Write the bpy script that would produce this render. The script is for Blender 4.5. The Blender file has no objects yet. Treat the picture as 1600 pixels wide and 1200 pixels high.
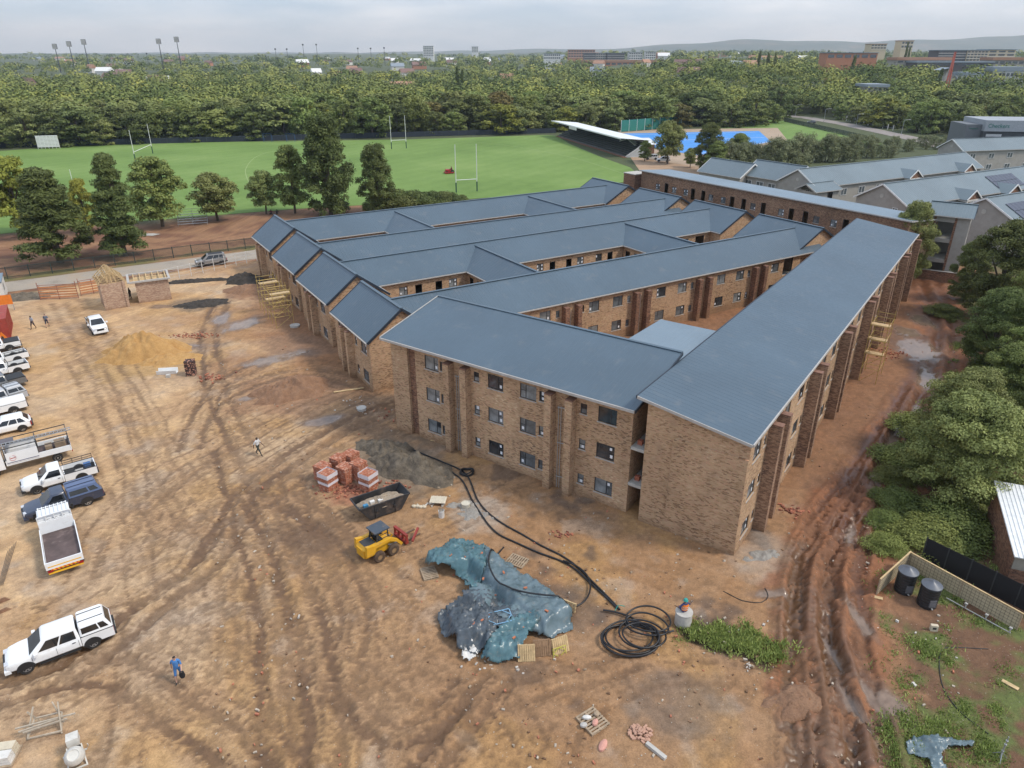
import bpy, math, random
import numpy as np
from mathutils import Vector, Matrix
random.seed(7); np.random.seed(7)
SC = bpy.context.scene
COL = SC.collection
R = math.radians

# ---------------------------------------------------------------- camera
F, CAMH = 1109.0, 31.0                      # focal length in photo pixels (1600 wide), drone height
PITCH = math.atan((600 - 85) / F)
cam = bpy.data.objects.new('camera', bpy.data.cameras.new('camera')); COL.objects.link(cam)
cam.location = (0, 0, CAMH)
cam.rotation_euler = (math.pi / 2 - PITCH, 0, 0)
cam.data.sensor_width = 36; cam.data.sensor_fit = 'HORIZONTAL'
cam.data.lens = 36 * F / 1600
cam.data.clip_start = 0.5; cam.data.clip_end = 60000
SC.camera = cam

# ---------------------------------------------------------------- sky, sun, exposure
SUN_EL, SUN_AZ = 50.0, 104.0                 # azimuth clockwise from +Y (view direction) towards +X
world = bpy.data.worlds.new('World'); SC.world = world; world.use_nodes = True
wn = world.node_tree; wn.nodes.clear()
wo = wn.nodes.new('ShaderNodeOutputWorld'); wb = wn.nodes.new('ShaderNodeBackground')
sky = wn.nodes.new('ShaderNodeTexSky'); sky.sky_type = 'NISHITA'; sky.sun_disc = False
sky.sun_elevation = R(SUN_EL); sky.sun_rotation = R(SUN_AZ)
sky.altitude = 1300; sky.air_density = 1.0; sky.dust_density = 2.5; sky.ozone_density = 1.0
tc = wn.nodes.new('ShaderNodeTexCoord'); mp = wn.nodes.new('ShaderNodeMapping')
mp.inputs['Scale'].default_value = (1.0, 1.0, 5.0)
nz = wn.nodes.new('ShaderNodeTexNoise'); nz.inputs['Scale'].default_value = 4.2
nz.inputs['Detail'].default_value = 7; nz.inputs['Roughness'].default_value = 0.55
cr = wn.nodes.new('ShaderNodeValToRGB')
cr.color_ramp.elements[0].position = 0.30; cr.color_ramp.elements[0].color = (0.70, 0.70, 0.70, 1)
cr.color_ramp.elements[1].position = 0.72; cr.color_ramp.elements[1].color = (0.97, 0.97, 0.97, 1)
cr2 = wn.nodes.new('ShaderNodeValToRGB')
cr2.color_ramp.elements[0].position = 0.40; cr2.color_ramp.elements[0].color = (1.95, 2.45, 3.3, 1)
cr2.color_ramp.elements[1].position = 0.66; cr2.color_ramp.elements[1].color = (4.0, 4.25, 4.65, 1)
mx = wn.nodes.new('ShaderNodeMix'); mx.data_type = 'RGBA'
wn.links.new(tc.outputs['Generated'], mp.inputs['Vector']); wn.links.new(mp.outputs['Vector'], nz.inputs['Vector'])
wn.links.new(nz.outputs['Fac'], cr.inputs['Fac']); wn.links.new(nz.outputs['Fac'], cr2.inputs['Fac'])
wn.links.new(cr.outputs['Color'], mx.inputs['Factor'])
# a cloud deck is brighter overhead than at the horizon (standard overcast sky)
sx = wn.nodes.new('ShaderNodeSeparateXYZ'); wn.links.new(tc.outputs['Generated'], sx.inputs[0])
mr = wn.nodes.new('ShaderNodeMapRange'); mr.inputs['From Min'].default_value = 0.0; mr.inputs['From Max'].default_value = 1.0
mr.inputs['To Min'].default_value = 1.0; mr.inputs['To Max'].default_value = 1.7; wn.links.new(sx.outputs[2], mr.inputs['Value'])
vs = wn.nodes.new('ShaderNodeVectorMath'); vs.operation = 'SCALE'
wn.links.new(cr2.outputs['Color'], vs.inputs[0]); wn.links.new(mr.outputs[0], vs.inputs['Scale'])
wn.links.new(sky.outputs['Color'], mx.inputs['A']); wn.links.new(vs.outputs[0], mx.inputs['B'])
wn.links.new(mx.outputs['Result'], wb.inputs['Color']); wb.inputs['Strength'].default_value = 0.125
wn.links.new(wb.outputs['Background'], wo.inputs['Surface'])
sl = bpy.data.lights.new('sun', 'SUN'); sl.energy = 1.5; sl.angle = R(10.0); sl.color = (1.0, 0.92, 0.80)
sun = bpy.data.objects.new('sun', sl); COL.objects.link(sun)
sdir = Vector((math.sin(R(SUN_AZ)) * math.cos(R(SUN_EL)), math.cos(R(SUN_AZ)) * math.cos(R(SUN_EL)), math.sin(R(SUN_EL))))
sun.rotation_euler = sdir.to_track_quat('Z', 'Y').to_euler(); sun.location = (60, 60, 120)
SC.render.engine = 'CYCLES'
SC.view_settings.view_transform = 'Standard'; SC.view_settings.look = 'None'
SC.view_settings.exposure = 0.85; SC.view_settings.gamma = 1
SC.cycles.max_bounces = 6; SC.cycles.diffuse_bounces = 3; SC.cycles.glossy_bounces = 3
SC.cycles.transparent_max_bounces = 6; SC.cycles.volume_bounces = 0

# ---------------------------------------------------------------- pixel helpers (photo pixel -> place it touches)
_s, _c = math.sin(PITCH), math.cos(PITCH)
def ray(x, y):
    u = (x - 800) / F; v = (600 - y) / F
    return (u, _c + v * _s, -_s + v * _c)
def at(x, y, z=0.0):                        # where the ray of a pixel meets height z
    d = ray(x, y); t = (z - CAMH) / d[2]
    return Vector((d[0] * t, d[1] * t, z))
def aty(x, y, Y):                           # where it meets the upright plane at distance Y
    d = ray(x, y); t = Y / d[1]
    return Vector((d[0] * t, Y, CAMH + d[2] * t))

# ---------------------------------------------------------------- mesh helpers
class MB:
    def __init__(s): s.v = []; s.f = []; s.m = []
    def add(s, pts, faces, mi=0):
        o = len(s.v); s.v += [tuple(p) for p in pts]
        for f in faces: s.f.append(tuple(i + o for i in f)); s.m.append(mi)
        return s
    def poly(s, pts, mi=0): return s.add(pts, [tuple(range(len(pts)))], mi)
    def box(s, x0, x1, y0, y1, z0, z1, mi=0):
        return s.add([(x0,y0,z0),(x1,y0,z0),(x1,y1,z0),(x0,y1,z0),(x0,y0,z1),(x1,y0,z1),(x1,y1,z1),(x0,y1,z1)],
                     [(0,3,2,1),(4,5,6,7),(0,1,5,4),(1,2,6,5),(2,3,7,6),(3,0,4,7)], mi)
    def bar(s, a, b, w, h=None, mi=0, up=(0,0,1)):      # rectangular bar from a to b
        h = w if h is None else h
        a = Vector(a); b = Vector(b); d = (b - a).normalized(); up = Vector(up)
        if abs(d.dot(up)) > 0.98: up = Vector((1,0,0))
        x = d.cross(up).normalized(); y = x.cross(d)
        P = []
        for e in (a, b):
            for i, j in ((-1,-1),(1,-1),(1,1),(-1,1)): P.append(e + x * (i * w / 2) + y * (j * h / 2))
        return s.add(P, [(3,2,1,0),(4,5,6,7),(0,1,5,4),(1,2,6,5),(2,3,7,6),(3,0,4,7)], mi)
    def cyl(s, a, b, r0, r1=None, n=12, mi=0, caps=True):
        r1 = r0 if r1 is None else r1
        a = Vector(a); b = Vector(b); d = (b - a).normalized()
        up = Vector((0,0,1)) if abs(d.z) < 0.95 else Vector((1,0,0))
        x = d.cross(up).normalized(); y = d.cross(x)
        P = []
        for e, r in ((a, r0), (b, r1)):
            for i in range(n):
                t = 2 * math.pi * i / n; P.append(e + x * (r * math.cos(t)) + y * (r * math.sin(t)))
        fs = [(i, (i+1) % n, n + (i+1) % n, n + i) for i in range(n)]
        if caps: fs += [tuple(range(n-1, -1, -1)), tuple(range(n, 2*n))]
        return s.add(P, fs, mi)
    def tube(s, path, r, n=8, mi=0, closed=False):
        path = [Vector(p) for p in path]; k = len(path); P = []; prev = None
        for i, p in enumerate(path):
            a = path[i-1] if (i > 0 or closed) else p
            b = path[(i+1) % k] if (i < k-1 or closed) else p
            d = (b - a).normalized()
            up = Vector((0,0,1)) if abs(d.z) < 0.9 else Vector((1,0,0))
            x = d.cross(up).normalized(); y = d.cross(x)
            rr = r[i] if isinstance(r, (list, tuple)) else r
            for j in range(n):
                t = 2*math.pi*j/n; P.append(p + x*(rr*math.cos(t)) + y*(rr*math.sin(t)))
        fs = []
        for i in range(k if closed else k-1):
            a = i*n; b = ((i+1) % k)*n
            for j in range(n): fs.append((a+j, a+(j+1)%n, b+(j+1)%n, b+j))
        if not closed: fs += [tuple(range(n-1,-1,-1)), tuple((k-1)*n+j for j in range(n))]
        return s.add(P, fs, mi)
    def loft(s, rings, mi=0, caps=True):
        n = len(rings[0]); P = [p for r in rings for p in r]; fs = []
        for i in range(len(rings)-1):
            a, b = i*n, (i+1)*n
            for j in range(n): fs.append((a+j, a+(j+1)%n, b+(j+1)%n, b+j))
        if caps: fs += [tuple(range(n-1,-1,-1)), tuple((len(rings)-1)*n+j for j in range(n))]
        return s.add(P, fs, mi)
    def lathe(s, prof, n=20, mi=0, c=(0,0,0), caps=True):   # prof: (radius, z)
        return s.loft([[(c[0]+r*math.cos(2*math.pi*i/n), c[1]+r*math.sin(2*math.pi*i/n), c[2]+z) for i in range(n)] for r, z in prof], mi, caps)
    def prism(s, poly, axis, a, b, mi=0):       # poly of 2-D points extruded along axis 'x','y','z'
        def P(p, t): return {'x': (t, p[0], p[1]), 'y': (p[0], t, p[1]), 'z': (p[0], p[1], t)}[axis]
        n = len(poly); pts = [P(p, a) for p in poly] + [P(p, b) for p in poly]
        fs = [tuple(range(n-1,-1,-1)), tuple(range(n, 2*n))] + [(i, (i+1)%n, n+(i+1)%n, n+i) for i in range(n)]
        return s.add(pts, fs, mi)
    def mesh(s, name, mats, smooth=False, fix=True, angle=40):
        me = bpy.data.meshes.new(name); me.from_pydata(s.v, [], s.f)
        for m in (mats if isinstance(mats, (list, tuple)) else [mats]): me.materials.append(m)
        if any(s.m): me.polygons.foreach_set('material_index', s.m)
        if fix:
            import bmesh
            bm = bmesh.new(); bm.from_mesh(me); bmesh.ops.recalc_face_normals(bm, faces=bm.faces); bm.to_mesh(me); bm.free()
        if smooth:
            me.polygons.foreach_set('use_smooth', [True]*len(me.polygons))
            me.set_sharp_from_angle(angle=R(angle))
        me.update(); return me
    def build(s, name, mats, parent=None, smooth=False, loc=(0,0,0), rz=0.0, fix=True, angle=40):
        return link(name, s.mesh(name, mats, smooth, fix, angle), parent, loc, rz)
def link(name, me, parent=None, loc=(0,0,0), rz=0.0):
    o = bpy.data.objects.new(name, me); COL.objects.link(o)
    o.location = loc; o.rotation_euler = (0, 0, rz)
    if parent is not None: o.parent = parent
    return o
def tag(o, label=None, cat=None, group=None, kind=None):
    if label: o['label'] = label
    if cat: o['category'] = cat
    if group: o['group'] = group
    if kind: o['kind'] = kind
    return o
def thing(name, label, cat, loc=(0,0,0), rz=0.0, group=None):
    o = bpy.data.objects.new(name, None); COL.objects.link(o); o.empty_display_size = 0.3
    o.location = loc; o.rotation_euler = (0, 0, rz)
    return tag(o, label, cat, group)
def copy_tree(o, parent=None, loc=None, rz=None, label=None):
    kids = [k for k in o.children]
    c = o.copy(); COL.objects.link(c)
    if parent is not None: c.parent = parent
    if loc is not None: c.location = loc
    if rz is not None: c.rotation_euler = (0, 0, rz)
    if label: c['label'] = label
    for k in kids: copy_tree(k, c)
    return c
def kill_tree(o):
    for k in list(o.children): kill_tree(k)
    bpy.data.objects.remove(o)

# ---------------------------------------------------------------- material helpers
MATS = {}
class NT:
    def __init__(s, name):
        s.mat = bpy.data.materials.new(name); s.mat.use_nodes = True
        s.t = s.mat.node_tree; s.n = s.t.nodes; s.b = s.n['Principled BSDF']; s.out = s.n['Material Output']
    def node(s, typ, **kw):
        n = s.n.new(typ)
        for k, v in kw.items():
            if k in n.inputs: n.inputs[k].default_value = v
            else: setattr(n, k, v)
        return n
    def l(s, a, b): s.t.links.new(a, b)
    def math(s, op, a, b=None, c=None):
        n = s.n.new('ShaderNodeMath'); n.operation = op
        for i, x in enumerate((a, b, c)):
            if x is None: continue
            if hasattr(x, 'is_output'): s.l(x, n.inputs[i])
            else: n.inputs[i].default_value = x
        return n.outputs[0]
    def ramp(s, fac, stops, interp='LINEAR'):
        n = s.n.new('ShaderNodeValToRGB'); n.color_ramp.interpolation = interp
        el = n.color_ramp.elements
        while len(el) < len(stops): el.new(0.5)
        for e, (p, c) in zip(el, stops): e.position = p; e.color = (*c, 1) if len(c) == 3 else c
        s.l(fac, n.inputs['Fac']); return n.outputs['Color']
    def mix(s, fac, a, b, blend='MIX'):
        n = s.n.new('ShaderNodeMix'); n.data_type = 'RGBA'; n.blend_type = blend
        for x, k in ((fac, 0), (a, 6), (b, 7)):
            if hasattr(x, 'is_output'): s.l(x, n.inputs[k])
            else: n.inputs[k].default_value = x if k == 0 else ((*x, 1) if len(x) == 3 else x)
        return n.outputs[2]
    def noise(s, vec, scale, detail=4, rough=0.55):
        n = s.node('ShaderNodeTexNoise', Scale=scale, Detail=detail, Roughness=rough)
        if vec is not None: s.l(vec, n.inputs['Vector'])
        return n.outputs['Fac']
    def bump(s, h, strength=0.4, dist=0.05):
        n = s.node('ShaderNodeBump', Strength=strength, Distance=dist); s.l(h, n.inputs['Height'])
        s.l(n.outputs['Normal'], s.b.inputs['Normal'])
    def coords(s, which='Object'):
        return s.n.new('ShaderNodeTexCoord').outputs[which]
def mat(name, col, rough=0.7, metal=0.0, var=0.12, scale=3.0, bump=0.0, spec=0.5, dirt=None, coat=0.0):
    """plain surface with slight uneven colour; dirt = (colour, amount) for blotches"""
    if name in MATS: return MATS[name]
    t = NT(name); co = t.coords()
    f = t.noise(co, scale, 5, 0.6)
    lo = tuple(c * (1 - var) for c in col); hi = tuple(min(1, c * (1 + var)) for c in col)
    c = t.ramp(f, [(0.3, lo), (0.7, hi)])
    if dirt:
        f2 = t.noise(co, scale * 0.45, 6, 0.65)
        m = t.ramp(f2, [(0.62 - 0.3 * dirt[1], (0, 0, 0)), (0.78 - 0.2 * dirt[1], (1, 1, 1))])
        c = t.mix(t.math('MULTIPLY', m, min(1, 0.4 + dirt[1])), c, dirt[0])
    t.l(c, t.b.inputs['Base Color'])
    t.b.inputs['Roughness'].default_value = rough; t.b.inputs['Metallic'].default_value = metal
    t.b.inputs['Specular IOR Level'].default_value = spec
    if coat: t.b.inputs['Coat Weight'].default_value = coat
    if bump: t.bump(t.noise(co, scale * 6, 4), bump, 0.03)
    MATS[name] = t.mat; return t.mat
def brick_mat(name, stops, mortar=(0.36, 0.31, 0.25), stain=0.35):
    t = NT(name); co = t.n.new('ShaderNodeTexCoord')
    sp = t.node('ShaderNodeSeparateXYZ'); t.l(co.outputs['Object'], sp.inputs[0])
    sn = t.node('ShaderNodeSeparateXYZ'); t.l(co.outputs['Normal'], sn.inputs[0])
    ax = t.math('ABSOLUTE', sn.outputs[0]); ay = t.math('ABSOLUTE', sn.outputs[1])
    g = t.math('GREATER_THAN', ax, ay)
    u = t.math('ADD', t.math('MULTIPLY', sp.outputs[1], g), t.math('MULTIPLY', sp.outputs[0], t.math('SUBTRACT', 1.0, g)))
    rz = t.math('DIVIDE', sp.outputs[2], 0.077); row = t.math('FLOOR', rz)
    cu = t.math('ADD', t.math('DIVIDE', u, 0.225), t.math('MULTIPLY', t.math('MODULO', t.math('ABSOLUTE', row), 2.0), 0.5))
    colm = t.math('FLOOR', cu)
    cx = t.node('ShaderNodeCombineXYZ'); t.l(colm, cx.inputs[0]); t.l(row, cx.inputs[1]); t.l(g, cx.inputs[2])
    w = t.node('ShaderNodeTexWhiteNoise'); t.l(cx.outputs[0], w.inputs['Vector'])
    patch = t.noise(co.outputs['Object'], 0.28, 5, 0.6)
    val = t.math('ADD', t.math('ADD', t.math('MULTIPLY', w.outputs['Value'], 0.70), t.math('MULTIPLY', t.noise(co.outputs['Object'], 9.0, 4, 0.7), 0.22)), t.math('MULTIPLY', t.math('SUBTRACT', patch, 0.42), 0.7))
    c = t.ramp(val, stops)
    fu = t.math('FRACT', cu); fz = t.math('FRACT', rz)
    mm = t.math('MAXIMUM', t.math('LESS_THAN', fu, 0.05), t.math('LESS_THAN', fz, 0.15))
    c = t.mix(mm, c, mortar)
    # splashes and damp marks low on the wall and in streaks
    st = t.noise(co.outputs['Object'], 0.7, 6, 0.7)
    sm = t.ramp(st, [(0.5, (0, 0, 0)), (0.72, (1, 1, 1))])
    c = t.mix(t.math('MULTIPLY', sm, stain), c, (0.16, 0.115, 0.085))
    sl_ = t.math('ADD', sp.outputs[2], t.math('MULTIPLY', t.math('SUBTRACT', t.noise(co.outputs['Object'], 1.1, 5, 0.7), 0.5), 1.8))     # mud splashed up from the ground
    c = t.mix(t.ramp(sl_, [(0.0, (0.65,) * 3), (0.55, (0, 0, 0))]), c, (0.25, 0.15, 0.085))
    bt = t.ramp(t.noise(co.outputs['Object'], 0.13, 3, 0.5), [(0.35, (0.88, 0.86, 0.84)), (0.65, (1.1, 1.08, 1.06))]); c = t.mix(1.0, c, bt, 'MULTIPLY')   # batches of brick
    t.l(c, t.b.inputs['Base Color']); t.b.inputs['Roughness'].default_value = 0.9
    t.b.inputs['Specular IOR Level'].default_value = 0.25
    t.bump(t.math('ADD', t.math('SUBTRACT', 1.0, mm), t.math('MULTIPLY', w.outputs['Value'], 0.5)), 0.6, 0.012)
    MATS[name] = t.mat; return t.mat
BRICK = brick_mat('face_brick', [(0.05, (0.14, 0.08, 0.05)), (0.22, (0.30, 0.175, 0.095)), (0.38, (0.45, 0.29, 0.155)), (0.58, (0.54, 0.37, 0.225)), (0.8, (0.50, 0.29, 0.175)), (0.97, (0.63, 0.48, 0.31))])
BRICK_RED = brick_mat('red_brown_brick', [(0.10, (0.06, 0.035, 0.03)), (0.35, (0.15, 0.07, 0.045)), (0.6, (0.25, 0.12, 0.07)), (0.9, (0.33, 0.19, 0.12))], (0.25, 0.2, 0.16), 0.3)
def roof_mat(name, col, rough=0.42):
    t = NT(name); co = t.coords()
    a = t.noise(co, 0.12, 4, 0.6); b = t.noise(co, 2.5, 5, 0.65); dust = t.ramp(t.noise(co, 0.7, 7, 0.7), [(0.55, (0, 0, 0)), (0.8, (1, 1, 1))])
    f = t.math('ADD', t.math('MULTIPLY', a, 0.65), t.math('MULTIPLY', b, 0.35))
    c = t.ramp(f, [(0.32, tuple(x * 0.86 for x in col)), (0.68, tuple(x * 1.13 for x in col))])
    c = t.mix(t.math('MULTIPLY', dust, 0.22), c, (0.30, 0.27, 0.23)); t.l(c, t.b.inputs['Base Color']); t.b.inputs['Metallic'].default_value = 0.0
    r = t.ramp(b, [(0.3, (rough - .06,) * 3), (0.7, (rough + .1,) * 3)]); t.l(r, t.b.inputs['Roughness'])
    t.bump(a, 0.15, 0.1)
    MATS[name] = t.mat; return t.mat
ROOF = roof_mat('blue_grey_roof_sheeting', (0.070, 0.106, 0.138))
ROOF_L = roof_mat('pale_grey_roof_sheeting', (0.16, 0.215, 0.26))
ROOF_G = roof_mat('grey_green_roof_sheeting', (0.135, 0.175, 0.195))
CONC = mat('concrete', (0.42, 0.40, 0.36), 0.9, var=0.2, scale=2.5, bump=0.3)
WHITE = mat('white_paint', (0.72, 0.72, 0.70), 0.5, var=0.05, dirt=((0.45, 0.40, 0.33), 0.15))
FASCIA = mat('pale_fascia', (0.42, 0.40, 0.37), 0.6, var=0.12)
DARKTRIM = mat('dark_navy_trim', (0.025, 0.035, 0.05), 0.45, var=0.2)
FRAME = mat('charcoal_window_frame', (0.03, 0.032, 0.036), 0.5, var=0.15)
STICK = mat('white_paper_sticker', (0.75, 0.77, 0.80), 0.7, var=0.05)
def glass_mat(name, col, rough=0.08):
    t = NT(name); co = t.coords()
    f = t.noise(co, 1.3, 3); c = t.ramp(f, [(0.35, tuple(x * .6 for x in col)), (0.7, tuple(x * 1.5 for x in col))])
    t.l(c, t.b.inputs['Base Color']); t.b.inputs['Roughness'].default_value = rough
    t.b.inputs['Specular IOR Level'].default_value = 0.8
    MATS[name] = t.mat; return t.mat
GLASS = glass_mat('dusty_window_glass', (0.10, 0.115, 0.125), 0.15)
GLASS2 = glass_mat('pale_window_glass', (0.19, 0.205, 0.21), 0.2); GLASS3 = glass_mat('dark_window_glass', (0.035, 0.04, 0.045), 0.07)
GLASS_CAR = glass_mat('tinted_car_glass', (0.012, 0.014, 0.017), 0.04)
# ================================================================ GROUND
WA = R(31.8)                                # bearing of the long wings
WG = Vector((-13.97, 64.31, 0))
WP = Vector((math.cos(WA), math.sin(WA), 0)); WQ = Vector((-WP.y, WP.x, 0))
def wxy(p, q, z=0.0): return WG + WP * p + WQ * q + Vector((0, 0, z))
BA = R(-35.0)                               # bearing of the two mono-pitch blocks
BO = Vector((15.15, 38.98, 0))
BU = Vector((math.cos(BA), math.sin(BA), 0)); BV = Vector((-BU.y, BU.x, 0))
def buv(u, v, z=0.0): return BO + BU * u + BV * v + Vector((0, 0, z))

def _hash(ix, iy, seed):
    h = (ix.astype(np.int64) * 374761393 + iy.astype(np.int64) * 668265263 + seed * 974634777) & 0x7fffffff
    h = ((h ^ (h >> 13)) * 1274126177) & 0x7fffffff
    return ((h ^ (h >> 16)) & 0xffff) / 65535.0
def vnoise(x, y, seed=0):
    x = np.asarray(x, float); y = np.asarray(y, float)
    ix = np.floor(x); iy = np.floor(y); fx = x - ix; fy = y - iy
    fx = fx * fx * (3 - 2 * fx); fy = fy * fy * (3 - 2 * fy)
    a = _hash(ix, iy, seed); b = _hash(ix + 1, iy, seed); c = _hash(ix, iy + 1, seed); d = _hash(ix + 1, iy + 1, seed)
    return (a * (1 - fx) + b * fx) * (1 - fy) + (c * (1 - fx) + d * fx) * fy
def fbm(x, y, sc, oct=4, seed=0, gain=0.5):
    s = 0; a = 1; t = 0
    for i in range(oct):
        s = s + a * vnoise(x * sc + 17.3 * i, y * sc - 9.1 * i, seed + i); t += a; a *= gain; sc *= 2.03
    return s / t                             # 0..1
def sstep(a, b, x):
    t = np.clip((x - a) / (b - a), 0, 1); return t * t * (3 - 2 * t)
def base_height(X, Y):
    p = (X - WG.x) * WP.x + (Y - WG.y) * WP.y; q = (X - WG.x) * WQ.x + (Y - WG.y) * WQ.y
    site = sstep(62, 54, q) * sstep(140, 110, Y) * sstep(-110, -80, X) * sstep(85, 70, X)
    h = site * ((fbm(X, Y, 0.10, 3, 3) - 0.5) * 0.35 + (fbm(X, Y, 0.55, 4, 9) - 0.5) * 0.10)
    court = sstep(9, 22, p) * sstep(80, 74, p) * sstep(-24, -14, q) * sstep(58, 54, q)
    u = (X - BO.x) * BU.x + (Y - BO.y) * BU.y; v = (X - BO.x) * BV.x + (Y - BO.y) * BV.y
    court = court * sstep(5.5, 8.5, v) * sstep(-5.5, -8.0, u)
    rise = 11 * sstep(425, 560, Y) * sstep(70, 190, X) + 12 * sstep(550, 1700, Y) + 22 * sstep(1700, 5000, Y)
    return h - 0.75 * court + rise
def gz(x, y): return float(base_height(np.array([x]), np.array([y]))[0])
def gat(px, py):                            # pixel -> point on the uneven ground
    P = at(px, py)
    for _ in range(3): P = at(px, py, gz(P.x, P.y))
    return P

def spaced(a, b, s): return list(np.arange(a, b, s))
def grow(a, s, lim, g=1.22):
    out = []; x = a
    while x < lim: out.append(x); x += s; s *= g
    out.append(lim); return out
xs = spaced(-40, 36, 0.14); xs = [-x for x in grow(40.2, 0.22, 82, 1.012)][::-1] + xs + grow(36.1, 0.22, 64, 1.012)
xs = [-x for x in grow(83, 1.5, 14000)][::-1] + xs + grow(65, 1.5, 14000)
ys = [-300, -100, -30, 0, 10, 15] + spaced(18, 48, 0.125) + spaced(48, 72, 0.21) + spaced(72, 132, 0.4) + grow(132.4, 1.5, 14000)
gx = np.array(sorted(set(np.round(xs, 3)))); gy = np.array(sorted(set(np.round(ys, 3))))
NX, NY = len(gx), len(gy)
GX, GY = np.meshgrid(gx, gy)                # [row=y, col=x]
GZ = base_height(GX, GY)
gp = (GX - WG.x) * WP.x + (GY - WG.y) * WP.y; gq = (GX - WG.x) * WQ.x + (GY - WG.y) * WQ.y

def smooth_path(pts, step=0.5):
    P = [np.array(p, float) for p in pts]; P = [2 * P[0] - P[1]] + P + [2 * P[-1] - P[-2]]; out = []
    for i in range(1, len(P) - 2):
        n = max(2, int(np.linalg.norm(P[i+1] - P[i]) / step))
        for k in range(n):
            t = k / n
            out.append(0.5 * ((2*P[i]) + (-P[i-1] + P[i+1])*t + (2*P[i-1] - 5*P[i] + 4*P[i+1] - P[i+2])*t*t + (-P[i-1] + 3*P[i] - 3*P[i+1] + P[i+2])*t**3))
    out.append(P[-2]); return np.array(out)
def dist_to(path, reach):                   # distance of ground vertices to a sampled path, inf beyond reach
    D = np.full(GX.shape, 99.0); S = np.zeros(GX.shape)
    for k in range(len(path)):
        x, y = path[k]
        i0, i1 = np.searchsorted(gx, [x - reach, x + reach]); j0, j1 = np.searchsorted(gy, [y - reach, y + reach])
        if i1 <= i0 or j1 <= j0: continue
        d = np.hypot(GX[j0:j1, i0:i1] - x, GY[j0:j1, i0:i1] - y)
        sub = D[j0:j1, i0:i1]; m = d < sub
        sub[m] = d[m]; S[j0:j1, i0:i1][m] = k
    return D, S
# --- soil kinds, as weights blended in order
def C(r, g, b): return np.array([r, g, b])
n1 = fbm(GX, GY, 0.07, 4, 21); n2 = fbm(GX, GY, 0.33, 4, 31); n3 = fbm(GX, GY, 1.3, 4, 41); n4 = fbm(GX, GY, 4.0, 2, 51)
def lerp(col, c2, w): return col * (1 - w[..., None]) + c2 * w[..., None]
col = np.zeros(GX.shape + (3,)) + C(0.07, 0.085, 0.035)        # woodland floor far away
wet = np.zeros(GX.shape)
site = sstep(59.5, 57, gq + (n2 - .5) * 3) * sstep(140, 120, GY) * sstep(-110, -90, GX) * sstep(80, 72, GX)
dry = C(0.50, 0.325, 0.172)
sitecol = np.zeros(GX.shape + (3,)) + dry
# browner and wetter towards the building, paler and drier on the open yard at the left
bx = sstep(-26, 2, GX + (n1 - .5) * 22) * sstep(20, 34, GY + 12 * (n1 - .5) + 8)
sitecol = lerp(sitecol, C(0.255, 0.135, 0.063), bx * 0.9)
def streak(ang, sx, sy, seed):
    a = R(ang); return fbm((GX * math.cos(a) + GY * math.sin(a)) * sx, (-GX * math.sin(a) + GY * math.cos(a)) * sy, 1.0, 5, seed)
sitecol = lerp(sitecol, C(0.33, 0.20, 0.11), sstep(0.46, 0.64, streak(55, .06, .8, 33)) * 0.4)
sitecol = lerp(sitecol, C(0.34, 0.21, 0.12), sstep(0.50, 0.64, streak(-28, .07, .8, 35)) * 0.4)
sitecol = lerp(sitecol, C(0.29, 0.175, 0.095), sstep(0.50, 0.68, n2) * 0.35)
sitecol = lerp(sitecol, C(0.46, 0.37, 0.27), sstep(0.50, 0.70, fbm(GX, GY, 0.16, 5, 61)) * sstep(0, -22, GX) * 0.30)     # gravel
sitecol = lerp(sitecol, C(0.40, 0.23, 0.085), sstep(0.55, 0.70, fbm(GX, GY, 0.21, 5, 71)) * 0.45)                            # ochre sand
sitecol = lerp(sitecol, C(0.085, 0.062, 0.05), sstep(0.60, 0.70, fbm(GX, GY, 0.24, 5, 81)) * sstep(-20, 5, GX) * 0.7)      # dark damp patches
sitecol = lerp(sitecol, C(0.40, 0.36, 0.31), sstep(0.60, 0.74, fbm(GX, GY, 0.45, 5, 91)) * 0.25)                             # cement dust
red = sstep(17, 24, GX + (n1 - .5) * 8) * sstep(10, 30, GY + 14)
sitecol = lerp(sitecol, C(0.215, 0.108, 0.058), red * 0.85)
far_red = sstep(58, 76, GY + (n2 - .5) * 10) * sstep(-56, -26, GX + (n1 - .5) * 14) * (1 - bx * 0.3)
sitecol = lerp(sitecol, C(0.24, 0.115, 0.055), far_red * sstep(0.22, 0.5, n1) * 0.9)
col = lerp(col, sitecol, site)
# verge + red dirt strip between road and sports field
strip = sstep(57.5, 58.5, gq) * sstep(104, 98, gq + (n1 - .5) * 9) * sstep(60, 45, gp)
col = lerp(col, lerp(np.zeros(GX.shape + (3,)) + C(0.27, 0.145, 0.075), C(0.17, 0.08, 0.045), sstep(0.4, 0.62, n2)), strip)
verge = sstep(65.2, 66.2, gq) * sstep(70.5, 68.5, gq + (n2 - .5) * 2) * sstep(60, 45, gp)
col = lerp(col, C(0.15, 0.14, 0.05), verge * sstep(0.3, 0.55, n2) * 0.9)
# green margin at the right, under the trees
def px_poly_x(y_world):                     # x of the green margin as a function of distance
    return np.interp(y_world, [18, 24, 30, 36, 42, 50, 60, 75, 90, 110], [17.8, 19.5, 21.4, 24.0, 27.3, 32.5, 39.5, 51.5, 60, 70])
gm = sstep(-0.8, 1.5, GX - px_poly_x(GY) + (n2 - .5) * 7 + (n3 - .5) * 3) * sstep(120, 100, GY)
col = lerp(col, lerp(np.zeros(GX.shape + (3,)) + C(0.14, 0.075, 0.042), C(0.10, 0.12, 0.035), sstep(0.46, 0.64, n2 * .6 + n3 * .4)), gm * site)
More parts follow.
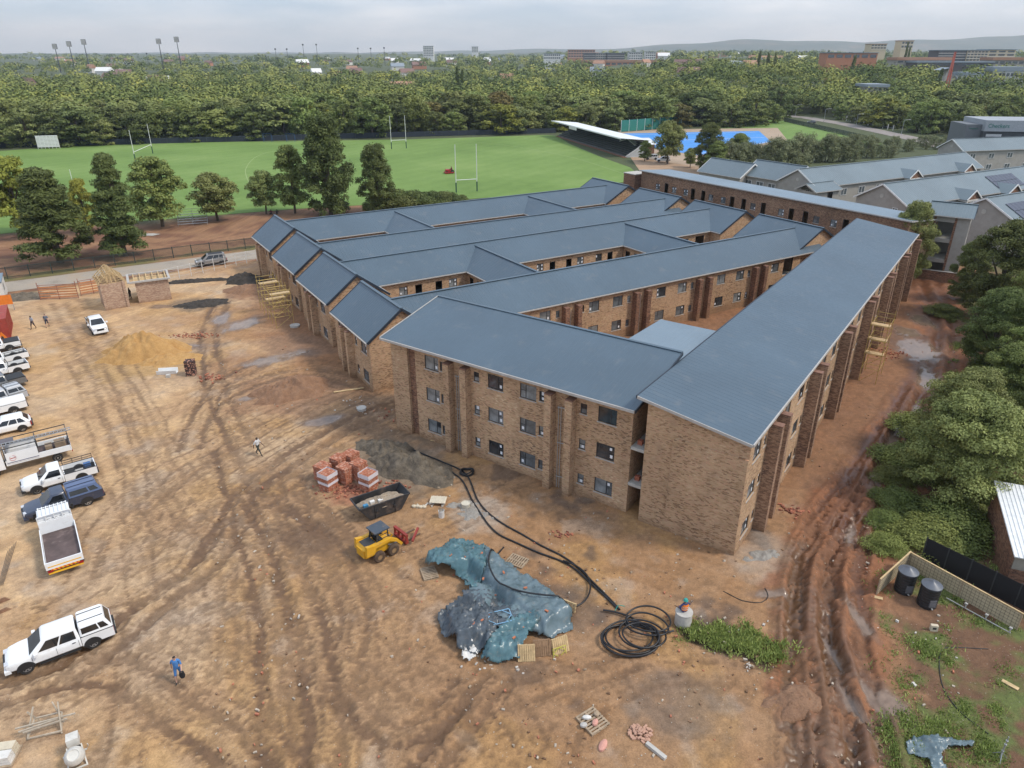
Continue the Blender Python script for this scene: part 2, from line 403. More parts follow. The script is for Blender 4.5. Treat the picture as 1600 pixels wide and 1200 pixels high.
# trench with weeds by the manhole
tp = smooth_path([at(*p)[:2] for p in [(1085, 985), (1140, 1000), (1190, 1020), (1220, 1035)]])
D, S = dist_to(tp, 3.2); w = np.exp(-(D / 1.1) ** 2)
GZ -= 0.45 * w; col = lerp(col, C(0.06, 0.05, 0.03), sstep(0.15, 0.7, w + (n3 - .5) * .6) * 0.85)
# soil that has slumped and washed out round the heaps: (pixel, radius m, colour, weight)
for (px, py), ra, cc_, wt in [((222, 560), 8.5, C(.42, .265, .115), .9), ((262, 566), 6, C(.40, .25, .11), .8), ((640, 740), 6.0, C(.17, .135, .10), .8), ((605, 706), 4.5, C(.18, .14, .10), .7), ((455, 612), 7, C(.27, .15, .085), .8), ((400, 456), 6, C(.24, .125, .07), .8),
        ((316, 476), 4.5, C(.10, .085, .07), .6), ((1240, 1095), 2.6, C(.25, .115, .06), .7), ((545, 770), 2.2, C(.33, .13, .075), .7), ((1195, 868), 3.2, C(.36, .31, .26), .45), ((700, 690), 4, C(.17, .13, .095), .6), ((540, 640), 6, C(.15, .10, .07), .5), ((760, 800), 3.0, C(.38, .34, .29), .5), ((470, 540), 6, C(.21, .13, .085), .6), ((480, 835), 3.4, C(.155, .10, .065), .9), ((1090, 1110), 4.5, C(.13, .10, .08), .6), ((900, 960), 3.0, C(.12, .09, .07), .6)]:
    c0 = at(px, py); e = np.hypot(GX - c0.x, (GY - c0.y) * 1.15) / ra + (n2 - .5) * 1.1 + (n3 - .5) * .5
    col = lerp(col, cc_, sstep(1.0, .45, e) * wt)
# --- wheel tracks: (pixels, pair gap m, half width m, depth m, darkness)
TR = [
 ([(1452,440),(1478,520),(1470,580),(1436,650),(1392,720),(1335,800),(1283,880),(1272,960),(1282,1060),(1290,1200)], 1.9, .46, .26, 1.0),
 ([(1430,600),(1400,660),(1345,740),(1290,830),(1262,900),(1252,1000),(1256,1100),(1262,1210)], 1.7, .40, .20, 1.0),
 ([(1420,700),(1370,780),(1325,860),(1318,960),(1338,1060),(1365,1200)], 1.7, .42, .20, 1.0),
 ([(660,625),(611,634),(540,665),(460,715),(384,771),(323,887),(222,958),(177,998),(86,1059),(-20,1079)], 1.7, .42, .07, 1.0),
 ([(640,655),(560,690),(480,740),(400,790),(345,860),(262,930),(200,985),(110,1050),(-20,1098)], 1.6, .34, .05, .8),
 ([(384,760),(429,836),(455,897),(475,947),(492,1008),(500,1074),(505,1150),(500,1220)], 1.6, .38, .06, 1.0),
 ([(350,700),(364,745),(394,836),(419,922),(429,998),(439,1074),(444,1210)], 1.7, .34, .05, .9),
 ([(360,900),(354,937),(359,998),(354,1060)], .9, .24, .04, .8),
 ([(345,950),(333,978),(316,1023),(308,1070)], .9, .2, .04, .8),
 ([(-20,1089),(66,1064),(167,1048),(217,1059),(252,1099),(303,1124),(354,1150),(395,1220)], 1.75, .36, .07, 1.0),
 ([(100,1070),(177,1048),(278,1092),(343,1099),(404,1139),(460,1210)], 1.5, .26, .05, .8),
 ([(540,1080),(565,1115),(606,1150),(650,1140),(690,1110),(722,1069)], 1.1, .30, .07, .9),
 ([(775,1062),(763,1079),(727,1124),(677,1190),(660,1215)], 1.2, .34, .11, 1.0),
 ([(455,740),(470,816),(510,850),(540,900),(555,968),(540,1040),(520,1100)], 1.6, .3, .05, .75),
 ([(430,770),(480,800),(520,830),(545,870)], 1.7, .5, .05, 1.0),
 ([(560,600),(470,640),(375,690),(285,740),(200,820),(170,900)], 1.7, .28, .04, .6),
 ([(985,1035),(930,1055),(870,1065),(800,1090),(720,1120),(640,1150)], 1.2, .28, .06, .8),
 ([(345,470),(325,530),(340,610),(372,700)], 1.7, .34, .08, 1.0),
 ([(420,560),(380,580),(345,600),(320,640)], 1.6, .34, .07, .9),
 ([(600,610),(540,590),(470,580),(390,600),(320,640),(300,700)], 1.7, .32, .06, .8),
 ([(110,470),(160,540),(200,620),(250,720),(330,830)], 1.7, .28, .03, .55),
 ([(95,480),(130,560),(175,660),(235,760),(260,900),(230,1010)], 1.7, .25, .03, .45),
 ([(720,615),(620,640),(560,660),(500,690)], 1.7, .34, .12, 1.0),
 ([(250,960),(330,1010),(420,1050),(520,1060),(640,1040)], 1.6, .24, .03, .5),
 ([(860,1210),(900,1120),(1000,1060),(1120,1050),(1200,1060)], 1.6, .24, .03, .5),
]
rng = np.random.RandomState(3)
for k in range(26):                         # fainter, older wheel marks over the open yard
    x0, y0 = rng.uniform(120, 640), rng.uniform(620, 1150); a = rng.uniform(-.6, 2.2); pts = []
    for j in range(5):
        pts.append((x0, y0)); x0 += 75 * math.cos(a); y0 += 55 * math.sin(a); a += rng.uniform(-.25, .35)
    TR.append((pts, 1.65, .2, .03, rng.uniform(.35, .7)))
mud = np.zeros(GX.shape)
# sheaves of finer, older wheel marks running with the main tracks
for ti in (3, 5, 6, 7, 10, 13, 15, 19, 20):
    base_pts = [np.array(at(*p)[:2]) for p in TR[ti][0]]
    for k in range(5):
        o_ = rng.normal() * 2.6; tw = rng.uniform(-.25, .25); q = []
        for j, p in enumerate(base_pts):
            a_ = base_pts[min(j + 1, len(base_pts) - 1)] - base_pts[max(j - 1, 0)]; a_ = a_ / (np.linalg.norm(a_) + 1e-9)
            q.append(p + np.array([-a_[1], a_[0]]) * (o_ + tw * j))
        TR.append((q, 1.6, .15, .008, rng.uniform(.4, .75)))
# churned corridor of the track along the right block
cp = smooth_path([at(*p)[:2] for p in [(1450, 440), (1472, 520), (1462, 590), (1425, 660), (1370, 750), (1310, 850), (1285, 950), (1300, 1060), (1312, 1210)]], .6)
D, S = dist_to(cp, 6.0); w = sstep(1.15, .75, D / 3.1 + (n2 - .5) * .7 + (n3 - .5) * .4)
col = lerp(col, lerp(np.zeros(GX.shape + (3,)) + C(.25, .105, .05), C(.13, .058, .032), sstep(.42, .6, n2)), w * .85); wet = np.maximum(wet, w * .30 * sstep(.4, .6, n2)); GZ += w * (n3 - .5) * .09
for pts, gap, hw, dep, dark in TR:
    pw = smooth_path([p if isinstance(p, np.ndarray) else at(*p)[:2] for p in pts], 0.4 if hw > .16 else .3)
    t = np.gradient(pw, axis=0); t /= np.linalg.norm(t, axis=1)[:, None] + 1e-9; nn = np.stack([-t[:, 1], t[:, 0]], 1)
    wob = (vnoise(np.arange(len(pw)) * 0.12, np.zeros(len(pw)), 5) - .5)[:, None] * 0.5
    for sgn, off, hw, dep, dark in [(-1, 0, hw, dep, dark), (1, 0, hw, dep, dark)] if hw < .16 else [(-1, 0, hw * .95, dep, dark), (1, 0, hw * .95, dep, dark), (-1, .55, hw * .42, dep * .5, dark * .75), (1, .48, hw * .42, dep * .5, dark * .75), (-1, -.62, hw * .36, dep * .4, dark * .6), (1, -.5, hw * .36, dep * .4, dark * .6)]:
        D, S = dist_to(pw + nn * (sgn * gap / 2 + off + wob * (1 + off)), max(.5, hw * 4))
        br = 0.65 + 0.35 * sstep(0.35, 0.6, vnoise(S * 0.09 + sgn * 7, GX * 0 + dark * 31, 8))
        w = sstep(1.3, .7, D / hw + (n3 - .5) * 1.3 + (n4 - .5) * 1.0)
        GZ -= (dep * w - 0.55 * dep * np.exp(-((D - 1.9 * hw) / (0.7 * hw)) ** 2)) * (0.85 + 0.3 * n3) * br
        mud = np.maximum(mud, (w + 0.38 * np.exp(-((D - 1.9 * hw) / hw) ** 2) * sstep(.4, .6, n3)) * dark * br * (0.8 + 0.5 * n3))
mudc = lerp(np.zeros(GX.shape + (3,)) + C(0.125, 0.068, 0.034), C(0.13, 0.055, 0.028), red)
col = lerp(col, mudc, np.clip(mud, 0, 1) * 0.95 * np.maximum(site, 0)); wet += np.clip(mud - .35, 0, 1) * 0.30
# --- puddles (pixel centre, half size along/across in metres, bearing)
PUD = [((372, 508), 3.6, 1.5, 60), ((350, 498), 1.2, 2.6, 10), ((285, 545), 2.8, 1.2, 20), ((1432, 545), 2.2, 3.8, -20), ((1440, 500), 1.2, 2.6, -10), ((1418, 520), 1.0, 2.0, 15),
       ((1448, 590), 1.2, 3.0, -25), ((1395, 690), .55, 3.4, -35), ((1410, 665), .5, 1.8, -30), ((1372, 735), .5, 2.6, -32), ((300, 540), 1.5, .8, 20), ((510, 655), 1.6, .7, 25), ((430, 560), 3.2, 1.0, 35),
       ((1338, 960), .3, 1.4, 8), ((1300, 1010), .25, 2.0, 3), ((1365, 1090), .3, 1.6, 8), ((1330, 830), .3, 1.6, -30), ((1400, 1105), .6, 1.3, 10), ((1345, 1120), .25, 2.6, 5), ((1440, 860), .3, .9, 0), ((1210, 930), 1.1, .35, 0), ((250, 480), 1.2, .6, 0), ((390, 620), 1.6, .5, 30), ((1435, 640), .5, 2.2, -30)]
for (px, py), ra, rb, a in PUD:
    c0 = at(px, py); ca, sa = math.cos(R(a)), math.sin(R(a))
    dx, dy = GX - c0.x, GY - c0.y
    e = np.sqrt(((dx * ca + dy * sa) / ra) ** 2 + ((-dx * sa + dy * ca) / rb) ** 2) + (n2 - .5) * 1.5 + (n3 - .5) * .9
    w = sstep(1.0, 0.82, e); damp = sstep(1.7, 0.9, e)
    m = w > 0.5
    if m.any():
        lev = np.percentile(GZ[m], 30); GZ = GZ * (1 - w) + lev * w
    col = lerp(col, C(0.12, 0.075, 0.05), damp * 0.6); col = lerp(col, C(0.21, 0.15, 0.11), w * .9)
    wet = np.maximum(wet, np.maximum(w, damp * 0.35))
fine = (n4 - .5) * .55 + (n3 - .5) * .32
col *= (1 + fine * np.maximum(site, strip) * 0.9)[..., None]
GZ += site * (n4 - .5) * 0.03 * (wet < .6)
me = bpy.data.meshes.new('ground')
V = np.stack([GX, GY, GZ], -1).reshape(-1, 3)
idx = np.arange(NX * NY).reshape(NY, NX)
FQ = np.stack([idx[:-1, :-1], idx[:-1, 1:], idx[1:, 1:], idx[1:, :-1]], -1).reshape(-1, 4)
def np_mesh(me, V, FQ):
    me.vertices.add(len(V)); me.vertices.foreach_set('co', V.astype(np.float32).ravel())
    k = FQ.shape[1]
    me.loops.add(FQ.size); me.loops.foreach_set('vertex_index', FQ.astype(np.int32).ravel())
    me.polygons.add(len(FQ)); me.polygons.foreach_set('loop_start', np.arange(0, FQ.size, k, dtype=np.int32))
    me.update(calc_edges=True)
np_mesh(me, V, FQ)
me.polygons.foreach_set('use_smooth', [True] * len(me.polygons))
ca = me.attributes.new('soil', 'FLOAT_COLOR', 'POINT')
ca.data.foreach_set('color', np.concatenate([np.clip(col, 0.01, 1), np.ones(GX.shape + (1,))], -1).astype(np.float32).ravel())
wa = me.attributes.new('wet', 'FLOAT', 'POINT'); wa.data.foreach_set('value', np.clip(wet, 0, 1).astype(np.float32).ravel())
t = NT('site_soil'); co = t.coords()
at_s = t.node('ShaderNodeAttribute', attribute_name='soil'); at_w = t.node('ShaderNodeAttribute', attribute_name='wet')
f1 = t.noise(co, 2.2, 6, 0.7); f2 = t.noise(co, 11, 5, 0.7)
vor = t.node('ShaderNodeTexVoronoi', Scale=5.5); t.l(co, vor.inputs['Vector'])
dryness = t.math('SUBTRACT', 1.0, at_w.outputs['Fac'])
m1 = t.ramp(f1, [(0.28, (0.86, 0.85, 0.83)), (0.5, (1, 1, 1)), (0.75, (1.12, 1.12, 1.1))])
m2 = t.ramp(t.math('ADD', t.math('MULTIPLY', f2, .55), t.math('MULTIPLY', t.noise(co, 34, 4, .75), .45)), [(0.34, (0.64, 0.63, 0.61)), (0.5, (1, 1, 1)), (0.66, (1.3, 1.3, 1.28))])
c = t.mix(1.0, at_s.outputs['Color'], m1, 'MULTIPLY'); c = t.mix(t.math('MULTIPLY', dryness, 1.0), c, t.mix(1.0, c, m2, 'MULTIPLY'))
peb = t.math('MULTIPLY', t.math('LESS_THAN', vor.outputs['Distance'], 0.16), t.math('GREATER_THAN', t.noise(co, 1.1, 3), 0.52))
sepc = t.node('ShaderNodeSeparateXYZ'); t.l(vor.outputs['Color'], sepc.inputs[0])
peb = t.math('MULTIPLY', t.math('MULTIPLY', peb, dryness), t.math('GREATER_THAN', sepc.outputs[0], 0.45))
c = t.mix(t.math('MULTIPLY', peb, 0.55), c, (0.42, 0.36, 0.29))
t.l(c, t.b.inputs['Base Color'])
t.l(t.ramp(at_w.outputs['Fac'], [(0.0, (.95,)*3), (0.3, (.5,)*3), (0.75, (.12,)*3), (1.0, (.06,)*3)]), t.b.inputs['Roughness'])
hh = t.math('MULTIPLY', t.math('ADD', t.math('ADD', t.math('MULTIPLY', f1, .35), f2), t.math('MULTIPLY', peb, .5)), t.math('POWER', dryness, 2.0))
t.bump(hh, 0.8, 0.045)
t.b.inputs['Specular IOR Level'].default_value = 0.4
me.materials.append(t.mat)
tag(link('ground', me), kind='structure')

def sheet(name, pts, z, m, sub=None):
    mb = MB(); mb.poly([(p[0], p[1], z) for p in pts]); o = mb.build(name, m, fix=False); return tag(o, kind='structure')
# tarred lane outside the gate
t = NT('dusty_road'); co = t.coords(); a = t.noise(co, .25, 5, .65); b = t.noise(co, 4, 5, .7)
c = t.ramp(t.math('ADD', t.math('MULTIPLY', a, .7), t.math('MULTIPLY', b, .3)), [(.3, (.21, .175, .14)), (.5, (.33, .285, .23)), (.7, (.37, .27, .18))])
t.l(c, t.b.inputs['Base Color']); t.b.inputs['Roughness'].default_value = .95; t.bump(b, .3, .03); ROADM = t.mat
sheet('road', [wxy(-120, 59.5), wxy(110, 59.5), wxy(110, 65.5), wxy(-120, 65.5)], 0.03, ROADM)
# sports field
t = NT('mown_grass'); co = t.coords(); a = t.noise(co, .03, 5, .6); b = t.noise(co, .5, 6, .7)
wv = t.node('ShaderNodeTexWave', Scale=.055, Distortion=1.2); wv.inputs['Detail'].default_value = 2
mpn = t.node('ShaderNodeMapping'); mpn.inputs['Rotation'].default_value = (0, 0, R(32)); t.l(co, mpn.inputs[0]); t.l(mpn.outputs[0], wv.inputs['Vector'])
f = t.math('ADD', t.math('ADD', t.math('MULTIPLY', a, .65), t.math('MULTIPLY', b, .25)), t.math('MULTIPLY', wv.outputs['Fac'], .035))
c = t.ramp(f, [(.30, (.105, .175, .04)), (.48, (.15, .235, .06)), (.60, (.19, .27, .08)), (.74, (.27, .30, .115))])
t.l(c, t.b.inputs['Base Color']); t.b.inputs['Roughness'].default_value = .9; t.b.inputs['Specular IOR Level'].default_value = .2
GRASSM = t.mat
FIELD = [at(x, y) for x, y in [(-60, 250), (0, 236), (60, 232), (200, 224), (420, 221), (640, 218), (760, 214), (850, 211), (870, 212), (888, 224), (940, 246), (985, 262), (1005, 280)]]
FIELD += [wxy(78, 84), wxy(60, 88), wxy(20, 98), wxy(-10, 102), wxy(-40, 104), wxy(-90, 106), wxy(-160, 112)]
sheet('sports_field', FIELD, 0.05, GRASSM)
LINE = mat('field_line_paint', (0.24, 0.31, 0.11), .9)
mb = MB()
bp = smooth_path([at(*p)[:2] for p in [(395, 300), (385, 262), (420, 238), (520, 226), (640, 222), (760, 224), (880, 243), (985, 275)]], 3)
for a, b in zip(bp, bp[1:]):
    mb.bar((a[0], a[1], .062), (b[0], b[1], .062), .22, .01)
tag(mb.build('boundary_line', LINE), kind='structure')
# ================================================================ WALLS, WINDOWS, ROOFS
def facade(mb, a, b, z0, z1, holes=(), depth=0.14, z1b=None, mi=0):
    """upright wall face from a to b (2-D local), outside on the right hand; holes (s0,s1,za,zb) with reveals"""
    a = Vector((*a, 0)); b = Vector((*b, 0)); L = (b - a).length; d = (b - a) / L; n = Vector((d.y, -d.x, 0))
    z1b = z1 if z1b is None else z1b; zt = min(z1, z1b)
    holes = [h for h in holes if h[0] > 0.02 and h[1] < L - 0.02]
    S = sorted({0.0, L, *[h[0] for h in holes], *[h[1] for h in holes]}); Z = sorted({z0, zt, *[h[2] for h in holes], *[h[3] for h in holes]})
    P = lambda s, z, k=0.0: a + d * s - n * k + Vector((0, 0, z))
    for i in range(len(S) - 1):
        run = None
        for j in range(len(Z) - 1):
            sm, zm = (S[i] + S[i+1]) / 2, (Z[j] + Z[j+1]) / 2
            solid = not any(h[0] < sm < h[1] and h[2] < zm < h[3] for h in holes)
            if solid and run is None: run = Z[j]
            if run is not None and (not solid or j == len(Z) - 2):
                top = Z[j+1] if solid else Z[j]
                mb.poly([P(S[i], run), P(S[i+1], run), P(S[i+1], top), P(S[i], top)], mi); run = None
    if z1 != z1b: mb.poly([P(0, zt), P(L, zt)] + ([P(L, z1b)] if z1b > zt else []) + ([P(0, z1)] if z1 > zt else []), mi)
    for s0, s1, za, zb in holes:
        for q in ((P(s0,za),P(s0,za,depth),P(s0,zb,depth),P(s0,zb)), (P(s1,za),P(s1,zb),P(s1,zb,depth),P(s1,za,depth)),
                  (P(s0,za),P(s1,za),P(s1,za,depth),P(s0,za,depth)), (P(s0,zb),P(s0,zb,depth),P(s1,zb,depth),P(s1,zb))): mb.poly(q, mi)
    return d, n
PARTM = {}
def win_meshes(kind):
    if kind in PARTM: return PARTM[kind]
    fr, panes, st = MB(), [], []
    if kind in ('big', 'bigm', 'mid'):
        w, h = (1.5, 1.25) if kind != 'mid' else (1.15, 1.1)
        sgn = -1 if kind == 'bigm' else 1
        xm = sgn * 0.16 * w
        verts = [(-w/2, -w/2 + .05), (w/2 - .05, w/2), (xm - .03, xm + .03)]
        for x0, x1 in verts: fr.box(x0, x1, -.03, .03, -h/2, h/2)
        fr.box(-w/2 + .05, w/2 - .05, -.03, .03, h/2 - .05, h/2); fr.box(-w/2 + .05, w/2 - .05, -.03, .03, -h/2, -h/2 + .05)
        s0, s1 = (xm + .03, w/2 - .05) if sgn > 0 else (-w/2 + .05, xm - .03)
        l0, l1 = (-w/2 + .05, xm - .03) if sgn > 0 else (xm + .03, w/2 - .05)
        fr.box(s0, s1, -.03, .03, .03, .08)
        panes = [(l0, l1, -h/2 + .05, h/2 - .05), (s0, s1, -h/2 + .05, .03), (s0, s1, .08, h/2 - .05)]
        st = [(s0 + .05, s0 + .24, .2, .42), (s0 + .1, s0 + .3, -.42, -.16)] if kind != 'mid' else [(s0 + .04, s1 - .06, .14, .42), (s0 + .04, s1 - .06, -.4, -.1), (l0 + .05, l0 + .25, .05, .35), (l0 + .1, l0 + .3, -.4, -.2)]
    else:
        w, h = 0.55, 0.85
        for x0, x1 in ((-w/2, -w/2 + .05), (w/2 - .05, w/2)): fr.box(x0, x1, -.03, .03, -h/2, h/2)
        for z0, z1 in ((-h/2, -h/2 + .05), (h/2 - .05, h/2), (-.04, .01)): fr.box(-w/2 + .05, w/2 - .05, -.03, .03, z0, z1)
        panes = [(-w/2 + .05, w/2 - .05, -h/2 + .05, -.04), (-w/2 + .05, w/2 - .05, .01, h/2 - .05)]
        st = [(-.1, .16, .06, .34), (-.08, .12, -.32, -.1)]
    F_ = fr.mesh('window', FRAME)
    P_ = [[MB().box(x0, x1, -.006, .006, z0, z1).mesh('pane', g) for g in (GLASS, GLASS2, GLASS3)] for x0, x1, z0, z1 in panes]
    S_ = [MB().box(x0, x1, -.012, -.008, z0, z1).mesh('sticker', STICK) for x0, x1, z0, z1 in st]
    L_ = MB().box(-w/2 - .06, w/2 + .06, -.13, .02, -h/2 - .08, -h/2 - .005).mesh('sill', FASCIA)
    PARTM[kind] = (w, h, F_, P_, S_, L_); return PARTM[kind]
wrng = random.Random(5)
def put_window(root, kind, pos, rz, detail=True, sill=True):
    w, h, F_, P_, S_, L_ = win_meshes(kind)
    f = link('window', F_, root, pos, rz)
    g = wrng.choice((0, 0, 1, 2))
    for p in P_: link('pane', p[g if wrng.random() < .8 else wrng.randrange(3)], f)
    if detail:
        for s in S_:
            if wrng.random() < .5: link('sticker', s, f)
    if sill: link('sill', L_, f)
    return f
def wall_run(root, a, b, z0, z1, wins=(), doors=(), z1b=None, brick=None, detail=True, name='wall'):
    """a wall with windows (s, z, kind) and open doorways (s, z_bottom, w, h)"""
    mb = MB(); holes = []
    for s, z, k in wins:
        w, h = win_meshes(k)[:2]; holes.append((s - w/2, s + w/2, z - h/2, z + h/2))
    for s, zb, w, h in doors: holes.append((s - w/2, s + w/2, zb, zb + h))
    d, n = facade(mb, a, b, z0, z1, holes, z1b=z1b)
    mb.build(name, brick or BRICK, root, fix=False)
    rz = math.atan2(d.y, d.x)
    for s, z, k in wins: put_window(root, k, Vector((*a, 0)) + d * s - n * 0.09 + Vector((0, 0, z)), rz, detail)
    for s, zb, w, h in doors:                       # steel door frame
        f = MB(); 
        for x0, x1, y0, y1 in ((-w/2, -w/2+.06, 0, h), (w/2-.06, w/2, 0, h), (-w/2+.06, w/2-.06, h-.06, h)): f.box(x0, x1, -.05, .05, y0, y1)
        f.build('door_frame', FRAME, root, loc=Vector((*a, 0)) + d * s - n * 0.09 + Vector((0, 0, zb)), rz=rz)
def roof_plane(mb, a, b, c, d, rib=0.42, th=0.07, mi=0, rh=.012):
    """sheet a-b along the eave, d-c along the ridge, with standing ribs running up the slope"""
    a, b, c, d = map(Vector, (a, b, c, d)); n = (b - a).cross(d - a).normalized()
    if n.z < 0: n = -n
    mb.add([a, b, c, d, a - n*th, b - n*th, c - n*th, d - n*th], [(0,1,2,3),(7,6,5,4),(0,4,5,1),(1,5,6,2),(2,6,7,3),(3,7,4,0)], mi)
    k = max(1, int((b - a).length / rib)); t = (b - a).normalized()
    for i in range(k + 1):
        f = i / k; p, q = a.lerp(b, f), d.lerp(c, f)
        w = .025
        mb.add([p - t*w, p + t*w, q + t*w, q - t*w, p + n*rh, q + n*rh], [(0,4,5,3),(4,1,2,5),(0,1,4),(3,5,2)], mi)
def gable_roof(root, x0, x1, y0, y1, ze, zr, axis='x', gut=True, barge=True, rmat=None, rib=.42, trim=None, cap=True, names=True):
    """pitched roof, ridge along axis; x0..y1 are the roof's own edges"""
    mb = MB(); rmat = rmat or ROOF
    if axis == 'x':
        ym = (y0 + y1) / 2
        roof_plane(mb, (x0,y0,ze), (x1,y0,ze), (x1,ym,zr), (x0,ym,zr), rib); roof_plane(mb, (x1,y1,ze), (x0,y1,ze), (x0,ym,zr), (x1,ym,zr), rib)
        rid = ((x0,ym,zr+.05), (x1,ym,zr+.05)); ends = [[(x, y0, ze), (x, ym, zr), (x, y1, ze)] for x in (x0, x1)]; eaves = [((x0,y0-.06,ze-.09),(x1,y0-.06,ze-.09)), ((x0,y1+.06,ze-.09),(x1,y1+.06,ze-.09))]
    else:
        xm = (x0 + x1) / 2
        roof_plane(mb, (x0,y1,ze), (x0,y0,ze), (xm,y0,zr), (xm,y1,zr), rib); roof_plane(mb, (x1,y0,ze), (x1,y1,ze), (xm,y1,zr), (xm,y0,zr), rib)
        rid = ((xm,y0,zr+.05), (xm,y1,zr+.05)); ends = [[(x0, y, ze), (xm, y, zr), (x1, y, ze)] for y in (y0, y1)]; eaves = [((x0-.06,y0,ze-.09),(x0-.06,y1,ze-.09)), ((x1+.06,y0,ze-.09),(x1+.06,y1,ze-.09))]
    o = mb.build('roof', rmat, root, fix=False)
    MB().bar(rid[0], rid[1], .34, .06).build('ridge_cap', rmat, o)
    if barge:
        for e in ends:
            m = MB()
            for p, q in ((e[0], e[1]), (e[1], e[2])):
                m.bar(Vector(p) - Vector((0,0,.10)), Vector(q) - Vector((0,0,.10)), .07, .26)
            m.build('barge_board', trim or DARKTRIM, o)
    if gut:
        for p, q in eaves: MB().bar(p, q, .12, .12).build('gutter', FASCIA, o)
    return o
CAPM = mat('red_brick_capping', (.20, .105, .07), .9, var=.2)
def fin(root, x, y, dx, dy, z0, z1, m=None):
    o = MB().box(x, x + dx, y, y + dy, z0, z1).build('buttress', m or BRICK, root)
    MB().box(x - .01, x + dx + .01, y - .01, y + dy + .01, z1 + .001, z1 + .09).build('brick_cap', CAPM, o)
def tri(root, pts, m=None, name='gable'):
    MB().poly(pts).build(name, m or BRICK, root, fix=False)
PIPE = mat('white_plastic_pipe', (0.36, 0.35, 0.33), .6)
def pipes(root, x, y, z0, z1, dx=.22, along='x', n=2):
    for i in range(n):
        ox, oy = (i * dx, 0) if along == 'x' else (0, i * dx)
        MB().cyl((x + ox, y + oy, z0), (x + ox, y + oy, z1), .032, n=8).build('drainpipe', PIPE, root, smooth=True)

BRICK_BR = brick_mat('buttress_brick', [(0.1, (0.11, 0.06, 0.045)), (0.35, (0.22, 0.125, 0.08)), (0.6, (0.32, 0.19, 0.12)), (0.9, (0.43, 0.28, 0.18))], (.30, .25, .20), .3)
# ---------------------------------------------------------------- front three-storey block
def zroof_front(v): return 8.9 + (v + .35) / 7.85 * 1.65
fb = thing('brick_building', 'three-storey brick block with single blue-grey sloping roof facing the yard', 'building', BO, BA, 'brick blocks of the complex under construction')
U0, U1 = -31.6, -8.35
wins = []
for z in (1.5, 4.52, 7.5):
    for u, k in ((-26.95,'big'), (-20.3,'big'), (-17.2,'bigm'), (-10.35,'big'), (-25.75,'small'), (-22.2,'small'), (-15.9,'small'), (-12.3,'small')): wins.append((u - U0, z, k))
# the facade steps back in a narrow slot near its left end
wall_run(fb, (U0, .3), (-29.7, .3), -.6, zroof_front(.3) - .05)
wall_run(fb, (-29.7, .3), (-29.7, .55), -.6, zroof_front(.3) - .05)
wall_run(fb, (-29.7, .55), (-28.8, .55), -.6, zroof_front(.5) - .05, brick=BRICK_RED)
wall_run(fb, (-28.8, .55), (-28.8, .3), -.6, zroof_front(.3) - .05)
wall_run(fb, (-28.8, .3), (U1, .3), -.6, zroof_front(.3) - .05, wins=[(s - 2.8, z, k) for s, z, k in wins])
wall_run(fb, (U1, .3), (U1, 7.1), -.6, zroof_front(.3) - .05, z1b=zroof_front(7.1) - .05)
wall_run(fb, (U1, 7.1), (U0, 7.1), -.9, zroof_front(7.1) - .05, wins=[(3 + 3.4*i, z, 'big') for i in range(6) for z in (4.5, 7.5)])
wall_run(fb, (U0, 7.1), (U0, .3), -.6, zroof_front(7.1) - .05, z1b=zroof_front(.3) - .05)
mb = MB(); roof_plane(mb, (-32.1, -.35, 8.9), (-8.0, -.35, 8.9), (-8.0, 7.5, 10.55), (-32.1, 7.5, 10.55))
ro = mb.build('roof', ROOF, fb, fix=False)
MB().bar((-32.1, -.42, 8.80), (-8.0, -.42, 8.80), .1, .2).build('fascia', FASCIA, ro)
MB().bar((-32.15, -.35, 8.86), (-32.15, 7.5, 10.51), .07, .2).build('fascia', FASCIA, ro)
MB().bar((-7.95, -.35, 8.80), (-7.95, 7.5, 10.45), .07, .26).build('barge_board', DARKTRIM, ro)
MB().bar((-32.1, 7.5, 10.58), (-8.0, 7.5, 10.58), .3, .06).build('ridge_cap', ROOF, ro)
for u in (-24.85, -23.1, -15.0, -13.2): fin(fb, u - .3, -.42, .6, .7, -.8, 8.15)
for u in (-24.2, -14.35): pipes(fb, u, .18, .1, 7.2)
for u in (-24.0, -14.1):
    for z in (1.1, 4.1, 7.1): MB().cyl((u - .3, .12, z), (u + .5, .12, z + .1), .04, n=8).build('branch_pipe', PIPE, fb, smooth=True)
for z in (2.45, 5.45): MB().box(U1 + .01, -7.2, .25, 4.5, z, z + .22).build('landing_slab', CONC, fb)
MB().box(U1 + .01, -7.2, 4.5, 4.7, -.6, 9.2).build('wall', BRICK_RED, fb)
for i, z in enumerate((2.67, 5.67)):
    MB().box(-8.1, -7.75, .8, 1.1, z, z + .35).build('brick_pile', mat('orange_clay', (0.36, 0.12, 0.07), .9), fb)

# ---------------------------------------------------------------- long right block
def zr_right(u): return 8.9 + (.15 - u) / 8.0 * 1.2
rb = thing('brick_building', 'long three-storey brick block with plain blue-grey roof beside the muddy track', 'building', BO, BA, 'brick blocks of the complex under construction')
wall_run(rb, (-7.15, -.1), (0, -.1), -.6, zr_right(-7.15) - .06, z1b=zr_right(0) - .06)
MB().box(-5.1, -.005, -.26, -.09, 1.2, 7.6).build('brick_panel', BRICK, rb)
ew = []
for k in range(7):
    c0 = 5.0 + 10.6 * k
    for z in (1.5, 4.52, 7.5):
        for off, kind in ((-3.45, 'big'), (3.45, 'bigm'), (-1.75, 'small'), (1.75, 'small')):
            if c0 + off < 68.2: ew.append((c0 + off + .1, z, kind))
    for off in (-.95, .95): 
        if c0 + off < 69: fin(rb, -.1, c0 + off - .28, .95, .56, -.8, 8.45, BRICK_BR)
    pipes(rb, .12, c0 - .3, .1, 7.4, along='y')
wall_run(rb, (0, -.1), (0, 69.1), -.6, zr_right(0) - .06, wins=ew)
